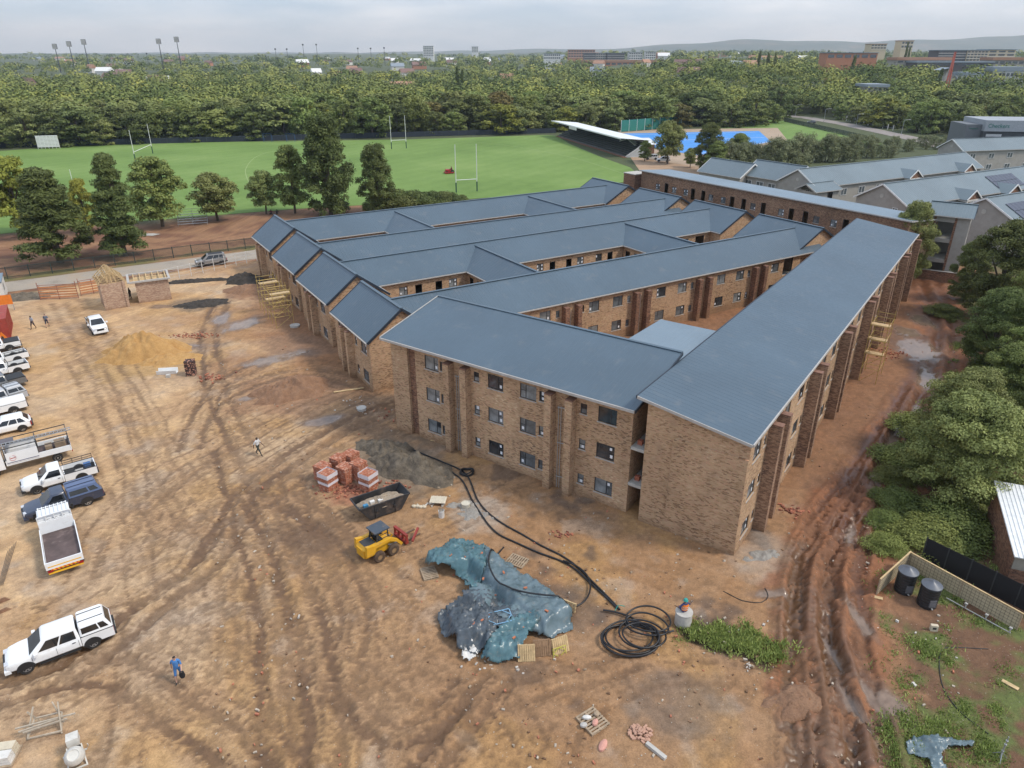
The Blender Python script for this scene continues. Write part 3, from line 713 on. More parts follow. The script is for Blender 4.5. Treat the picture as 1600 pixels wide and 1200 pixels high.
wall_run(rb, (0, 69.1), (-7.15, 69.1), -.6, zr_right(0) - .06, z1b=zr_right(-7.15) - .06)
wall_run(rb, (-7.15, 69.1), (-7.15, -.1), -.9, zr_right(-7.15) - .06, wins=[(4 + 3.3*i, z, 'big') for i in range(16) for z in (4.5, 7.5)])
mb = MB(); roof_plane(mb, (.15, -.4, 8.9), (.15, 69.5, 8.9), (-7.85, 69.5, 10.1), (-7.85, -.4, 10.1), rib=.5)
ro = mb.build('roof', ROOF, rb, fix=False)
MB().bar((.2, -.4, 8.82), (.2, 69.5, 8.82), .09, .18).build('fascia', FASCIA, ro)
MB().bar((-7.85, -.45, 10.0), (.15, -.45, 8.80), .07, .2).build('fascia', FASCIA, ro)
MB().bar((-7.92, -.4, 9.98), (-7.92, 69.5, 9.98), .08, .26).build('barge_board', DARKTRIM, ro)
# low pale roof of the stair core in the courtyard corner
sc_ = thing('stair_core', 'small brick stair core with pale grey roof in the courtyard corner', 'building', BO, BA)
mb = MB(); roof_plane(mb, (-14.4, 7.8, 9.05), (-8.0, 7.8, 9.05), (-8.0, 17.0, 9.2), (-13.9, 17.0, 9.2), rib=.5)
mb.build('roof', ROOF_L, sc_, fix=False)
wall_run(sc_, (-13.7, 16.7), (-13.7, 7.2), -.9, 8.95); wall_run(sc_, (-7.3, 16.7), (-13.7, 16.7), -.9, 9.0)

# ---------------------------------------------------------------- four gabled wings
ZE, ZRM, ZRC = 5.35, 7.65, 8.25
def wing(label, lp, lq0, lq1, mq0, mq1, rq0, rq1, front, links=()):
    w = thing('brick_wing', label, 'building', WG, WA, 'gabled wings of the brick complex')
    L0, L1 = lp, lp + 7.7; R0, R1 = 64.9, 75.6
    cm, rm = (L0 + L1) / 2, (R0 + R1) / 2
    gable_roof(w, L1 - 4.0, R0 + 5.4, mq0, mq1, ZE, ZRM, 'x', gut=True, barge=False)
    gable_roof(w, L0, L1, lq0, lq1, ZE, ZRC, 'y', gut=True)
    gable_roof(w, R0, R1, rq0, rq1, ZE, ZRC, 'y', gut=True, rib=.55)
    o = .32; zt = ZE - .12
    # left cross wing
    a0, a1, b0, b1 = L0 + o, L1 - o, lq0 + o, lq1 - o
    gz_ = lambda x0, x1: zt + (ZRC - ZE) * ((x1 - x0) / 2) / ((L1 - L0) / 2) + .02
    sw = [(s, z, k) for z in (1.1, 4.2) for s, k in ((8.7, 'big'), (6.5, 'small'), (1.9, 'big'))]
    wall_run(w, (a0, b1), (a0, b0), -1.0, zt, wins=[(b1 - b0 - s if False else s, z, k) for s, z, k in sw])
    wall_run(w, (a0, b0), (a1, b0), -1.0, zt); wall_run(w, (a1, b0), (a1, b1), -1.2, zt); wall_run(w, (a1, b1), (a0, b1), -1.0, zt)
    for y, f in ((b0, 1), (b1, -1)):
        p = [(a0, y, zt), (a1, y, zt), (cm, y, ZRC - .1)]
        tri(w, p if f > 0 else p[::-1])
    for q in (5.0, 6.8): fin(w, a0 - .75, lq0 + q, .8, .5, -1.0, 4.9)
    pipes(w, a0 - .12, lq0 + 5.75, 0, 4.6, along='y')
    # main range
    f0, f1 = mq0 + o, mq1 - o; ws, ds = [], []
    x0 = L1 - .5; x1 = R0 + .5
    if front == 'fins':
        for k in range(5):
            c0 = 14.25 + 10.58 * k
            for z in (.95, 4.02):
                for off, kind in ((-3.5, 'big'), (3.5, 'bigm'), (-1.75, 'small'), (1.75, 'small')):
                    s = c0 + off
                    if x0 + 1 < s < 61.2: ws.append((s - x0, z, kind))
            for off in (-.9, .9): fin(w, c0 + off - .28, f0 - .8, .56, .85, -1.2, 4.72, BRICK_RED)
            pipes(w, c0 - .2, f0 - .12, -.6, 4.3)
        ds = [(62.8 - x0, 2.6, 1.9, 2.5), (62.8 - x0, -.6, 1.9, 2.5)]
    else:
        for k in range(6):
            c0 = 15.1 + 10.35 * k - (.0 if k < 2 else .05)
            for zb in (-.55, 2.5):
                for off in (-3.5, 3.5):
                    s = c0 + off
                    if x0 + 1 < s < 62: ws.append((s - x0, zb + 1.52, 'mid'))
                for off in (-1.4, 1.45):
                    s = c0 + off
                    if x0 + 1 < s < 62: ds.append((s - x0, zb, .95, 2.05))
        ds.append((63.0 - x0, 2.5, 1.9, 2.2))
    wall_run(w, (x0, f0), (x1, f0), -1.3, zt, wins=ws, doors=ds)
    wall_run(w, (x1, f1), (x0, f1), -1.3, zt)
    MB().box(x0, x1, f0 + .3, f1 - .3, 2.25, 2.45).build('floor_slab', CONC, w)
    # right cross wing
    a0, a1, b0, b1 = R0 + o, R1 - o, rq0 + o, rq1 - o
    wall_run(w, (a0, b1), (a0, b0), -1.3, zt, wins=[(2.0, 4.0, 'mid')] if front != 'fins' else ()); wall_run(w, (a0, b0), (a1, b0), -1.3, zt)
    wall_run(w, (a1, b0), (a1, b1), -1.3, zt); wall_run(w, (a1, b1), (a0, b1), -1.3, zt)
    for y, f in ((b0, 1), (b1, -1)):
        p = [(a0, y, zt), (a1, y, zt), (rm, y, ZRC - .1)]
        tri(w, p if f > 0 else p[::-1])
    for c0, q0, q1 in links:                        # roofed links across the courtyard
        gable_roof(w, c0 - 3.75, c0 + 3.75, q0, q1, ZE, 7.35, 'y', barge=False, rib=.62)
        for s in (-1, 1):
            a, b = ((c0 - 3.4, mq0 + .5), (c0 - 3.4, q0 + 4.6)) if s < 0 else ((c0 + 3.4, q0 + 4.6), (c0 + 3.4, mq0 + .5))
            wall_run(w, a, b, -1.3, zt, doors=[(1.2, 2.5, .95, 2.05)] if s < 0 else (), wins=[(3.2, 4.0, 'mid')])
    return w
wing('nearest gabled brick wing with buttressed courtyard wall, next to the front block', 0.0, .4, 11.4, .45, 10.45, 1.3, 13.0, 'fins')
wing('second gabled brick wing from the yard, with open doorways onto the courtyard', .5, 14.1, 25.8, 17.75, 27.2, 15.6, 27.0, 'doors', [(24.2, 5.6, 22.4), (50.6, 5.6, 22.4)])
wing('third gabled brick wing from the yard, back to back with the second', .95, 28.2, 38.9, 28.5, 38.0, 30.3, 41.3, 'doors')
wing('farthest gabled brick wing nearest the sports field', 1.4, 41.7, 52.4, 45.1, 54.6, 44.4, 55.6, 'doors', [(24.2, 33.2, 49.8), (50.6, 33.2, 49.8)])

# ---------------------------------------------------------------- back block
bb = thing('brick_building', 'dark brown brick block with narrow mono-pitch roof behind the gabled wings', 'building', WG, WA, 'brick blocks of the complex under construction')
BRICK_BK = brick_mat('brown_face_brick', [(0.1, (0.10, 0.055, 0.04)), (0.35, (0.20, 0.11, 0.07)), (0.6, (0.29, 0.165, 0.10)), (0.9, (0.38, 0.24, 0.15))], (.28, .23, .18), .3)
PB = 80.6; Q0, Q1 = -5.2, 52.6
ws = [(q, 6.75, 'mid') for q in (47.5, 42.8, 39.6, 33.05, 30.0, 23.1, 17.05, 10.1, 6.9)]; ds = [(q, 5.6, 1.0, 2.1) for q in (45.0, 37.7, 35.0, 27.9, 25.2, 20.85, 15.0, 12.2, 4.8)]
ws += [(q, 3.7, k) for q, _, k in ws]; ds += [(q, 2.6, w_, h_) for q, _, w_, h_ in ds]
wall_run(bb, (PB, Q1), (PB, Q0), -.8, 9.2, wins=[(Q1 - q, z, k) for q, z, k in ws], doors=[(Q1 - q, z, a, b) for q, z, a, b in ds], brick=BRICK_BK)
wall_run(bb, (PB, Q0), (PB + 7.4, Q0), -.8, 9.2, z1b=8.8); wall_run(bb, (PB + 7.4, Q0), (PB + 7.4, Q1), -.8, 8.8); wall_run(bb, (PB + 7.4, Q1), (PB, Q1), -.8, 8.8, z1b=9.2)
mb = MB(); roof_plane(mb, (PB + 8.0, Q1 + .3, 8.85), (PB + 8.0, Q0 - .35, 8.85), (PB - .35, Q0 - .35, 9.36), (PB - .35, Q1 + .3, 9.36), rib=.5)
ro = mb.build('roof', ROOF_L, bb, fix=False)
MB().bar((PB - .4, Q0 - .35, 9.27), (PB - .4, Q1 + .3, 9.27), .08, .18).build('fascia', FASCIA, ro)
MB().bar((PB - .35, Q0 - .4, 9.26), (PB + 8.0, Q0 - .4, 8.75), .08, .18).build('fascia', FASCIA, ro)
st = MB(); st.box(PB - 1.0, PB + 2.6, Q1 + .9, Q1 + 4.4, -.8, 8.3); st.build('stair_tower', BRICK_RED, bb)
MB().box(PB - 1.1, PB + 2.7, Q1 + .8, Q1 + 4.5, 8.3, 8.45).build('concrete_cap', CONC, bb)
# ================================================================ TREES AND PLANTS
def leaf_mat(name, dark, light, rnd=0.25, transl=0.2):
    t = NT(name); a = t.node('ShaderNodeAttribute', attribute_name='tint'); oi = t.n.new('ShaderNodeObjectInfo')
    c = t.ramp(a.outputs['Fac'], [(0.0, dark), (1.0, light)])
    h = t.node('ShaderNodeHueSaturation'); t.l(c, h.inputs['Color'])
    t.l(t.math('ADD', 0.5 - 0.016 * rnd * 4, t.math('MULTIPLY', oi.outputs['Random'], 0.032 * rnd * 4)), h.inputs['Hue'])
    t.l(t.math('ADD', 1 - rnd, t.math('MULTIPLY', t.math('FRACT', t.math('MULTIPLY', oi.outputs['Random'], 7.13)), 2 * rnd)), h.inputs['Value'])
    t.l(h.outputs['Color'], t.b.inputs['Base Color']); t.b.inputs['Roughness'].default_value = .65; t.b.inputs['Specular IOR Level'].default_value = .25
    tr = t.n.new('ShaderNodeBsdfTranslucent'); t.l(h.outputs['Color'], tr.inputs['Color'])
    m = t.n.new('ShaderNodeMixShader'); m.inputs[0].default_value = transl
    t.l(t.b.outputs[0], m.inputs[1]); t.l(tr.outputs[0], m.inputs[2]); t.l(m.outputs[0], t.out.inputs['Surface'])
    MATS[name] = t.mat; return t.mat
L_DARK = leaf_mat('dark_green_leaves', (.048, .066, .018), (.175, .205, .060))
L_MID = leaf_mat('mid_green_leaves', (.072, .098, .024), (.26, .30, .085))
L_OLIVE = leaf_mat('olive_leaves', (.082, .100, .028), (.30, .33, .11))
L_YEL = leaf_mat('yellow_green_leaves', (.10, .11, .018), (.38, .39, .07))
L_PINE = leaf_mat('pine_needles', (.044, .066, .020), (.17, .21, .062), .15)
L_AUT = leaf_mat('browning_leaves', (.075, .060, .018), (.24, .19, .055))
L_GRASS = leaf_mat('grass_blades', (.10, .15, .03), (.40, .46, .14), .15)
BARK = mat('tree_bark', (.10, .078, .058), .95, var=.35, scale=6, bump=.5)

def leaves(blobs, n, size, seed, aspect=0.6, shell=0.55, droop=0.0, gaps=0.0):
    """rhombic leaves spread through clumps; blobs (x,y,z,rx,ry,rz). Returns verts, quads, tint"""
    r = np.random.RandomState(seed); B = np.array(blobs, float)
    w = (B[:, 3] * B[:, 4] * B[:, 5]) ** (2 / 3); w /= w.sum()
    k = r.choice(len(B), n, p=w)
    d = r.normal(size=(n, 3)); d /= np.linalg.norm(d, axis=1)[:, None]
    d[:, 2] = np.where(d[:, 2] < -0.5, -d[:, 2] * .6, d[:, 2])
    rad = shell + (1 - shell) * r.rand(n) ** 0.6
    rad *= 1 + 0.22 * (r.rand(n) - .5)
    P = B[k, :3] + d * rad[:, None] * B[k, 3:6]
    nr = d + r.normal(size=(n, 3)) * .5; nr[:, 2] += .35; nr /= np.linalg.norm(nr, axis=1)[:, None]
    a = np.cross(nr, r.normal(size=(n, 3))); a /= np.linalg.norm(a, axis=1)[:, None] + 1e-9
    b = np.cross(nr, a)
    if droop: a[:, 2] -= droop; a /= np.linalg.norm(a, axis=1)[:, None]
    s = size * (0.6 + 0.8 * r.rand(n))[:, None]
    V = np.stack([P - a * s, P + b * s * aspect, P + a * s, P - b * s * aspect], 1).reshape(-1, 3)
    Fq = np.arange(4 * n).reshape(n, 4)
    ct = r.rand(len(B))
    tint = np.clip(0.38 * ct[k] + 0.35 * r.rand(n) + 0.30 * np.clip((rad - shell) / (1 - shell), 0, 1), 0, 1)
    return V, Fq, np.repeat(tint, 4)
def leaf_mesh(name, V, Fq, tint, m):
    me = bpy.data.meshes.new(name); np_mesh(me, V, Fq)
    a = me.attributes.new('tint', 'FLOAT', 'POINT'); a.data.foreach_set('value', tint.astype(np.float32))
    me.materials.append(m); return me
def clumps(seed, h, spread, base=.28, n=26, shape='round', size=.3):
    """clump centres filling a crown of height h (base..1) and half-width spread"""
    r = np.random.RandomState(seed); out = []
    for i in range(n):
        t = r.rand() ** .85; z = h * (base + (1 - base) * t * .94)
        if shape == 'round': w = spread * math.sqrt(max(.05, 1 - (2 * t - .85) ** 2 / 1.35))
        elif shape == 'cone': w = spread * (1.05 - t) ** .8
        elif shape == 'column': w = spread * (.55 + .5 * math.sin(math.pi * min(1, t + .15)))
        else: w = spread * (.5 + .5 * t) * math.sqrt(max(.1, 1.15 - t * t))
        a = r.rand() * 2 * math.pi; q = w * math.sqrt(r.rand()) * .85
        s = spread * size * (.7 + .7 * r.rand())
        out.append((q * math.cos(a), q * math.sin(a), z - s * .3, s, s, s * (.62 if shape != 'column' else 1.1)))
    return out
def trunk_mb(h, r0, blobs, seed, limbs=7, fork=.35, lean=0.0):
    r = random.Random(seed); mb = MB()
    top = (lean * h, 0, h * .82)
    path = [(0, 0, -.3), (r.uniform(-.02, .02) * h, r.uniform(-.02, .02) * h, h * fork * .6), (lean * h * .4, r.uniform(-.03, .03) * h, h * fork), (lean * h * .8, 0, h * .6), top]
    mb.tube(path, [r0 * 1.25, r0, r0 * .85, r0 * .5, r0 * .15], 8)
    for b in r.sample(list(blobs), min(limbs, len(blobs))):
        z = h * r.uniform(fork * .8, fork * 1.35); z = min(z, b[2] * .9)
        s = (lean * z * .8, 0, z); m = ((s[0] + b[0]) / 2, (s[1] + b[1]) / 2, (s[2] * .45 + b[2] * .55))
        mb.tube([s, m, b[:3]], [r0 * .45, r0 * .3, r0 * .1], 6)
    return mb
class Proto:
    def __init__(s, name, h, spread, n, leaf, m, seed, shape='round', base=.28, nb=26, size=.3, r0=.2, aspect=.6, droop=0.0, shell=.55, fork=.3, limbs=7, lean=0.0):
        bl = clumps(seed, h, spread, base, nb, shape, size)
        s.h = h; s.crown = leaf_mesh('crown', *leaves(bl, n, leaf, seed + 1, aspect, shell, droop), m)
        s.trunk = trunk_mb(h, r0, bl, seed, limbs, fork, lean).mesh('trunk', BARK, smooth=True)
def plant(proto, loc, h, label, name='tree', group=None, rz=None, wide=1.0, cat='tree', rr=random.Random(11)):
    o = thing(name, label, cat, loc, rr.uniform(0, 6.28) if rz is None else rz, group)
    k = h / proto.h; o.scale = (k * wide, k * wide, k)
    link('trunk', proto.trunk, o); link('crown', proto.crown, o)
    return o
def plant_px(proto, base, top, label, **kw):    # foot of the trunk and top of the crown as pixels
    b = gat(*base); t_ = aty(top[0], top[1], b.y); return plant(proto, b, t_.z - b.z, label, **kw)

# --- trees along the field and lane (left)
PINE = Proto('pine', 14, 4.6, 32000, .25, L_PINE, 101, 'cone', .12, 150, .22, .3, aspect=.28, shell=.3, limbs=16, fork=.3)
PINE2 = Proto('pine', 16, 4.0, 32000, .25, L_PINE, 107, 'cone', .10, 150, .24, .32, aspect=.28, shell=.3, limbs=16, fork=.3)
PLANE = Proto('plane', 8, 3.2, 15000, .14, L_OLIVE, 111, 'round', .24, 90, .27, .16, limbs=9)
PLANE2 = Proto('plane', 9, 3.0, 15000, .14, L_MID, 117, 'round', .16, 95, .27, .17, limbs=9)
CAS = Proto('casuarina', 20, 5.2, 30000, .26, L_PINE, 121, 'column', .05, 180, .21, .35, aspect=.4, shell=.3, limbs=14)
YEL = Proto('yellow', 11, 4.6, 14000, .2, L_YEL, 127, 'round', .16, 80, .22, .22)
plant_px(YEL, (38, 368), (40, 240), 'yellowing broad tree behind the dark pine at the left edge', wide=1.0)
plant_px(PINE, (95, 410), (62, 253), 'dark pine with thick bent trunk beside the lane, nearest the left edge', name='pine_tree', wide=1.3)
plant_px(PINE2, (196, 400), (150, 232), 'tall ragged pine by the lane, second from the left', name='pine_tree', wide=1.05)
plant_px(YEL, (140, 366), (128, 276), 'small yellow-green tree half hidden behind the ragged pine', wide=.6)
plant_px(PLANE2, (254, 354), (236, 240), 'pointed leafy tree left of the metal bleacher', wide=1.15)
plant_px(PLANE, (341, 345), (330, 267), 'round-crowned small tree right of the metal bleacher', wide=1.2)
plant_px(PLANE, (416, 334), (404, 264), 'thin round tree with people sitting beneath it', wide=.9)
plant_px(PLANE2, (461, 333), (441, 222), 'slender tree with pale trunk beside the big dark tree', wide=.75)
plant_px(CAS, (517, 336), (500, 174), 'largest dark feathery tree at the corner of the field', wide=1.05)
plant_px(CAS, (590, 332), (585, 221), 'medium dark feathery tree right of the largest one', wide=1.05)
BUSH = Proto('bush', 3.2, 2.6, 9000, .12, L_DARK, 131, 'round', .05, 22, .42, .08)
BUSH_M = Proto('bush', 2.6, 2.4, 16000, .075, L_MID, 133, 'round', .02, 22, .42, .06)
for i, (x, y, h) in enumerate([(612, 330, 5), (632, 328, 4.6), (652, 326, 3.9), (672, 323, 3.4), (690, 321, 3.2), (706, 319, 2.6), (722, 317, 1.8)]):
    b = at(x, y); plant(BUSH, b, h, ['first', 'second', 'third', 'fourth', 'fifth', 'sixth', 'seventh'][i] + ' dark bush from the left in the hedge behind the farthest wing', name='bush', group='hedge along the field edge', cat='bush', wide=1.1)
# --- big trees at the right edge, beyond the muddy track
RT = [Proto('broad', 9, 4.4, 64000, .085, L_OLIVE, 141, 'round', .06, 150, .19, .24, limbs=14, shell=.45), Proto('broad', 9, 4.4, 64000, .085, L_MID, 147, 'round', .06, 150, .19, .24, limbs=14, shell=.45), Proto('broad', 9.5, 4.2, 64000, .085, L_DARK, 149, 'round', .05, 150, .19, .24, limbs=14, shell=.45)]
for k, x, y, h, wd, lab in [
    (0, 34.0, 45.6, 9.4, 1.0, 'large olive-green tree overhanging the black shade-cloth fence'),
    (0, 37.6, 52.0, 8.6, .95, 'olive-green tree between the shade-cloth tree and the darker one behind'),
    (1, 44.8, 57.5, 8.4, .95, 'mid-green tree leaning over the muddy track, half way along the block'),
    (2, 50.2, 61.5, 9.0, 1.0, 'dark green tree at the right edge half way up the picture'),
    (2, 57.5, 70.5, 9.0, 1.05, 'dark tree beside the puddles on the muddy track'),
    (0, 58.5, 64.0, 9, 1.0, 'olive tree at the right picture edge'),
    (2, 44.5, 52.0, 8, 1.0, 'dark tree behind the large olive tree at the right edge'),
    ]:
    plant(RT[k], (x, y, -.1), h, lab, wide=wd)
for k, bs, tp_, wd, lab in [(2, (1552, 500), (1556, 338), .95, 'dark spreading tree in front of the grey gable wall'), (1, (1612, 540), (1590, 400), .9, 'bright green tree at the right edge below the solar panels'), (2, (1540, 580), (1525, 445), .9, 'dark tree right of the scaffold above the muddy track'), (1, (1590, 640), (1585, 500), .9, 'mid-green tree at the right edge level with the puddles'), (2, (1505, 470), (1512, 372), .7, 'narrow dark tree beside the foot of the grey stair tower')]:
    plant_px(RT[k], bs, tp_, lab, wide=wd)
plant_px(RT[0], (1412, 436), (1425, 308), 'yellow-green tree between the brick block and the grey stair tower', wide=.62)
ORD = ['first', 'second', 'third', 'fourth', 'fifth', 'sixth', 'seventh', 'eighth', 'ninth', 'tenth', 'eleventh']; BORD = [4, 9, 7, 0, 1, 2, 3, 5, 6, 8, 10]
for i, (x, y, h, w_) in enumerate([(27.4, 42.6, 1.0, 1.0), (29.4, 45.2, 1.3, 1.0), (30.8, 48.4, 1.2, 1.0), (33.4, 51.0, 1.7, 1.2), (26.0, 39.6, 1.1, 1.0), (36.5, 56.0, 1.7, 1.2), (43.5, 62.0, 1.4, 1.0), (31.2, 42.5, 1.9, 1.3), (54.0, 77.0, 1.3, 1.0), (29.6, 41.0, 1.6, 1.2), (56.5, 88.0, 1.5, 1.2)]):
    plant(BUSH_M, (x, y, -.1), h, '%s low green bush beside the muddy track, counted from the water tanks' % ORD[BORD.index(i)], name='bush', group='bushes beside the muddy track', cat='bush', wide=w_ * 1.5)
# --- weeds and grass tufts (uncountable)
def tufts(name, pts, size, seed, m, label=None, per=60):
    """upright grass blades and small leaves, one mesh"""
    r = np.random.RandomState(seed); A = np.array(pts); k = np.repeat(np.arange(len(A)), per); N = len(k)
    an = r.rand(N) * 6.283; q = A[k, 2] * 1.9 * r.rand(N); X = A[k, 0] + q * np.cos(an); Y = A[k, 1] + q * np.sin(an)
    Z = base_height(X, Y); up = r.normal(size=(N, 3)) * .45; up[:, 2] = 1; h = size * (.5 + 1.2 * r.rand(N)) * (.5 + A[k, 2]) * (.5 + .8 * r.rand(N))
    sd = np.stack([np.cos(an * 7), np.sin(an * 7), np.zeros(N)], 1) * (size * .14 + .006)
    B = np.stack([X, Y, Z - .02], 1); T = B + up * h[:, None]
    V = np.stack([B - sd, B + sd, (B + T) / 2 + sd * 1.3, T, ], 1).reshape(-1, 3)
    tint = np.clip(.5 * r.rand(len(A))[k] + .5 * r.rand(N), 0, 1)
    return tag(link(name, leaf_mesh(name, V, np.arange(4 * N).reshape(N, 4), np.repeat(tint, 4), m)), kind='stuff', label=label)
r = np.random.RandomState(4); P = []
for _ in range(125):
    t_ = r.rand(); c0 = np.interp(t_, [0, .5, 1], [1075, 1140, 1215]), np.interp(t_, [0, .5, 1], [985, 995, 1025])
    q = at(c0[0] + r.normal() * 18, c0[1] + r.normal() * 10); P.append((q.x, q.y, r.uniform(.12, .38)))
tufts('weeds', P, .20, 5, L_GRASS, 'weeds growing round the trench beside the manhole ring')
P = []
for _ in range(2600):
    y = 18 + 60 * r.rand() ** 1.6; x = float(px_poly_x(np.array([y]))[0]) + r.exponential(6.5) - 1.0
    if x > 0.75 * y + 6: continue
    n_ = float(fbm(np.array([x]), np.array([y]), .33, 4, 31)[0])
    if n_ > .53 or r.rand() < .07: P.append((x, y, r.uniform(.15, .5)))
tufts('grass', P, .15, 6, L_GRASS, 'rough grass on the bank right of the muddy track')

# --- woodland behind the field: single trees in front, one mass far away
FP = []
for i, (m, sh) in enumerate([(L_DARK, 'round'), (L_DARK, 'round'), (L_MID, 'round'), (L_MID, 'column'), (L_OLIVE, 'round'), (L_OLIVE, 'round'), (L_YEL, 'round'), (L_AUT, 'round'), (L_DARK, 'cone')]):
    FP.append(Proto('wood', 12, 6.2 if sh != 'cone' else 4, 5200, .33, m, 201 + 7 * i, sh, .05, 60, .22, .3, limbs=5, shell=.35))
KIND = ['dark green broad tree', 'deep green spreading tree', 'mid-green broad tree', 'mid-green upright tree', 'olive-green broad tree', 'grey-olive spreading tree', 'yellow-leaved tree', 'browning tree', 'dark conical tree']
ROADC = [at(*p) for p in [(1228, 181), (1260, 184), (1320, 194), (1400, 211), (1450, 222)]]
def road_d(x, y):
    best = 1e9
    for a, b in zip(ROADC, ROADC[1:]):
        ab = b - a; t_ = max(0, min(1, ((x - a.x) * ab.x + (y - a.y) * ab.y) / (ab.x ** 2 + ab.y ** 2)))
        best = min(best, math.hypot(x - a.x - ab.x * t_, y - a.y - ab.y * t_))
    return best
def edge_y(x): return float(np.interp(x, [-260, -183, -120, 19, 60, 120, 145, 170, 230, 330], [250, 268, 292, 326, 345, 356, 400, 352, 318, 318]))
CLEAR = []                                   # spots kept free for far buildings: (x0, x1, y0, y1)
rr = random.Random(21); n = 0; pos = []
y = 240.0
while y < 470:
    sp = 8.6 + (y - 300) * .004; x = -0.76 * y - 10 + rr.uniform(0, sp)
    while x < 0.78 * y + 10:
        xx, yy = x + rr.uniform(-2.5, 2.5), y + rr.uniform(-3, 3)
        if yy > edge_y(xx) and (road_d(xx, yy) > 9 or False): pos.append((xx, yy))
        x += sp
    y += 8.5
pos.sort(key=lambda p: (p[1] - edge_y(p[0])))
things_, rest = pos[:300], pos[300:]
wts = [4, 4, 6, 4, 6, 4, 1.3, 1.0, .8]
for x, y in things_:
    k = rr.choices(range(9), wts)[0]
    h = rr.uniform(8, 17) * (1.12 if k == 8 else 1) * (.55 if y > 360 and x > 90 and rr.random() < .5 else 1)
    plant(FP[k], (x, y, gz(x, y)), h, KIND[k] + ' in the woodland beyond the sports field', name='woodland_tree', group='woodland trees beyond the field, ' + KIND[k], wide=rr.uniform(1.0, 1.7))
# far woodland as one mass: low-detail crowns
far = []
for x, y in rest: far.append((x, y, rr.uniform(9, 15), 300))
y = 470.0
while y < 3400:
    sp = 13.0 + (y - 470) * .018; x = -0.75 * y - 20
    while x < 0.78 * y + 20:
        xx, yy = x + rr.uniform(-.45, .45) * sp, y + rr.uniform(-.45, .45) * sp
        if fbm(np.array([xx]), np.array([yy]), .006, 3, 77)[0] > (.30 if y < 900 else .42 + .00004 * y):
            far.append((xx, yy, rr.uniform(6.5, 16) * (1 + max(0, y - 900) * .00012), 230 if y < 800 else (90 if y < 1500 else 30)))
        x += sp
    y += sp * (.95 if y < 900 else 1.25)
def far_mass(cells, seed):
    r = np.random.RandomState(seed); A = np.array(cells); n = A[:, 3].astype(int); k = np.repeat(np.arange(len(A)), n); N = len(k)
    d = r.normal(size=(N, 3)); d /= np.linalg.norm(d, axis=1)[:, None]; d[:, 2] = np.abs(d[:, 2]) * 1.0 - .15
    h = A[k, 2]; w = h * (.50 + .34 * r.rand(len(A)))[k]
    lump = .55 + .6 * r.rand(N)
    P = np.stack([A[k, 0] + d[:, 0] * w * lump, A[k, 1] + d[:, 1] * w * lump, base_height(A[:, 0], A[:, 1])[k] + h * (.48 + .52 * d[:, 2] * lump)], 1)
    nr = d + r.normal(size=(N, 3)) * .28; nr[:, 2] += .3; nr /= np.linalg.norm(nr, axis=1)[:, None]
    a = np.cross(nr, r.normal(size=(N, 3))); a /= np.linalg.norm(a, axis=1)[:, None]; b = np.cross(nr, a)
    s = (h * np.sqrt(1.0 / A[k, 3]) * .95 * (.6 + .7 * r.rand(N)))[:, None]
    V = np.stack([P - a * s, P + b * s * .7, P + a * s, P - b * s * .7], 1).reshape(-1, 3)
    ct = r.rand(len(A)); tint = np.clip(.75 * ct[k] + .22 * r.rand(N), 0, 1)
    return V, np.arange(4 * N).reshape(N, 4), np.repeat(tint, 4)
t = NT('woodland_leaves'); a = t.node('ShaderNodeAttribute', attribute_name='tint')
c = t.ramp(a.outputs['Fac'], [(0, (.05, .074, .024)), (.35, (.12, .155, .042)), (.6, (.19, .215, .062)), (.85, (.30, .31, .08)), (1, (.40, .34, .07))])
t.l(c, t.b.inputs['Base Color']); t.b.inputs['Roughness'].default_value = .8; t.b.inputs['Specular IOR Level'].default_value = .1
tag(link('far_woodland', leaf_mesh('far_woodland', *far_mass(far, 9), t.mat)), kind='stuff', label='dense tree cover of the town stretching to the horizon')
# ================================================================ BEYOND THE SITE
PLASTER = mat('grey_plaster', (.33, .31, .28), .9, var=.1, scale=1.2)
PLW = mat('white_plaster', (.62, .60, .56), .85, var=.08)
STEEL = mat('galvanised_steel', (.42, .43, .44), .45, .6, var=.15)
DSTEEL = mat('dark_steel', (.05, .055, .06), .5, .3, var=.2)
def far_window(root, pos, rz, w, h):
    key = ('fw', w, h)
    if key not in PARTM:
        fr = MB()
        for x0, x1 in ((-w/2, -w/2 + .07), (w/2 - .07, w/2), (-.035, .035)): fr.box(x0, x1, -.06, .05, -h/2, h/2)
        fr.box(-w/2 + .07, w/2 - .07, -.06, .05, h/2 - .07, h/2); fr.box(-w/2 + .07, w/2 - .07, -.06, .05, -h/2, -h/2 + .07)
        PARTM[key] = (fr.mesh('window', WHITE), MB().box(-w/2 + .07, w/2 - .07, -.02, 0, -h/2 + .07, h/2 - .07).mesh('pane', GLASS))
    f = link('window', PARTM[key][0], root, pos, rz); link('pane', PARTM[key][1], f); return f
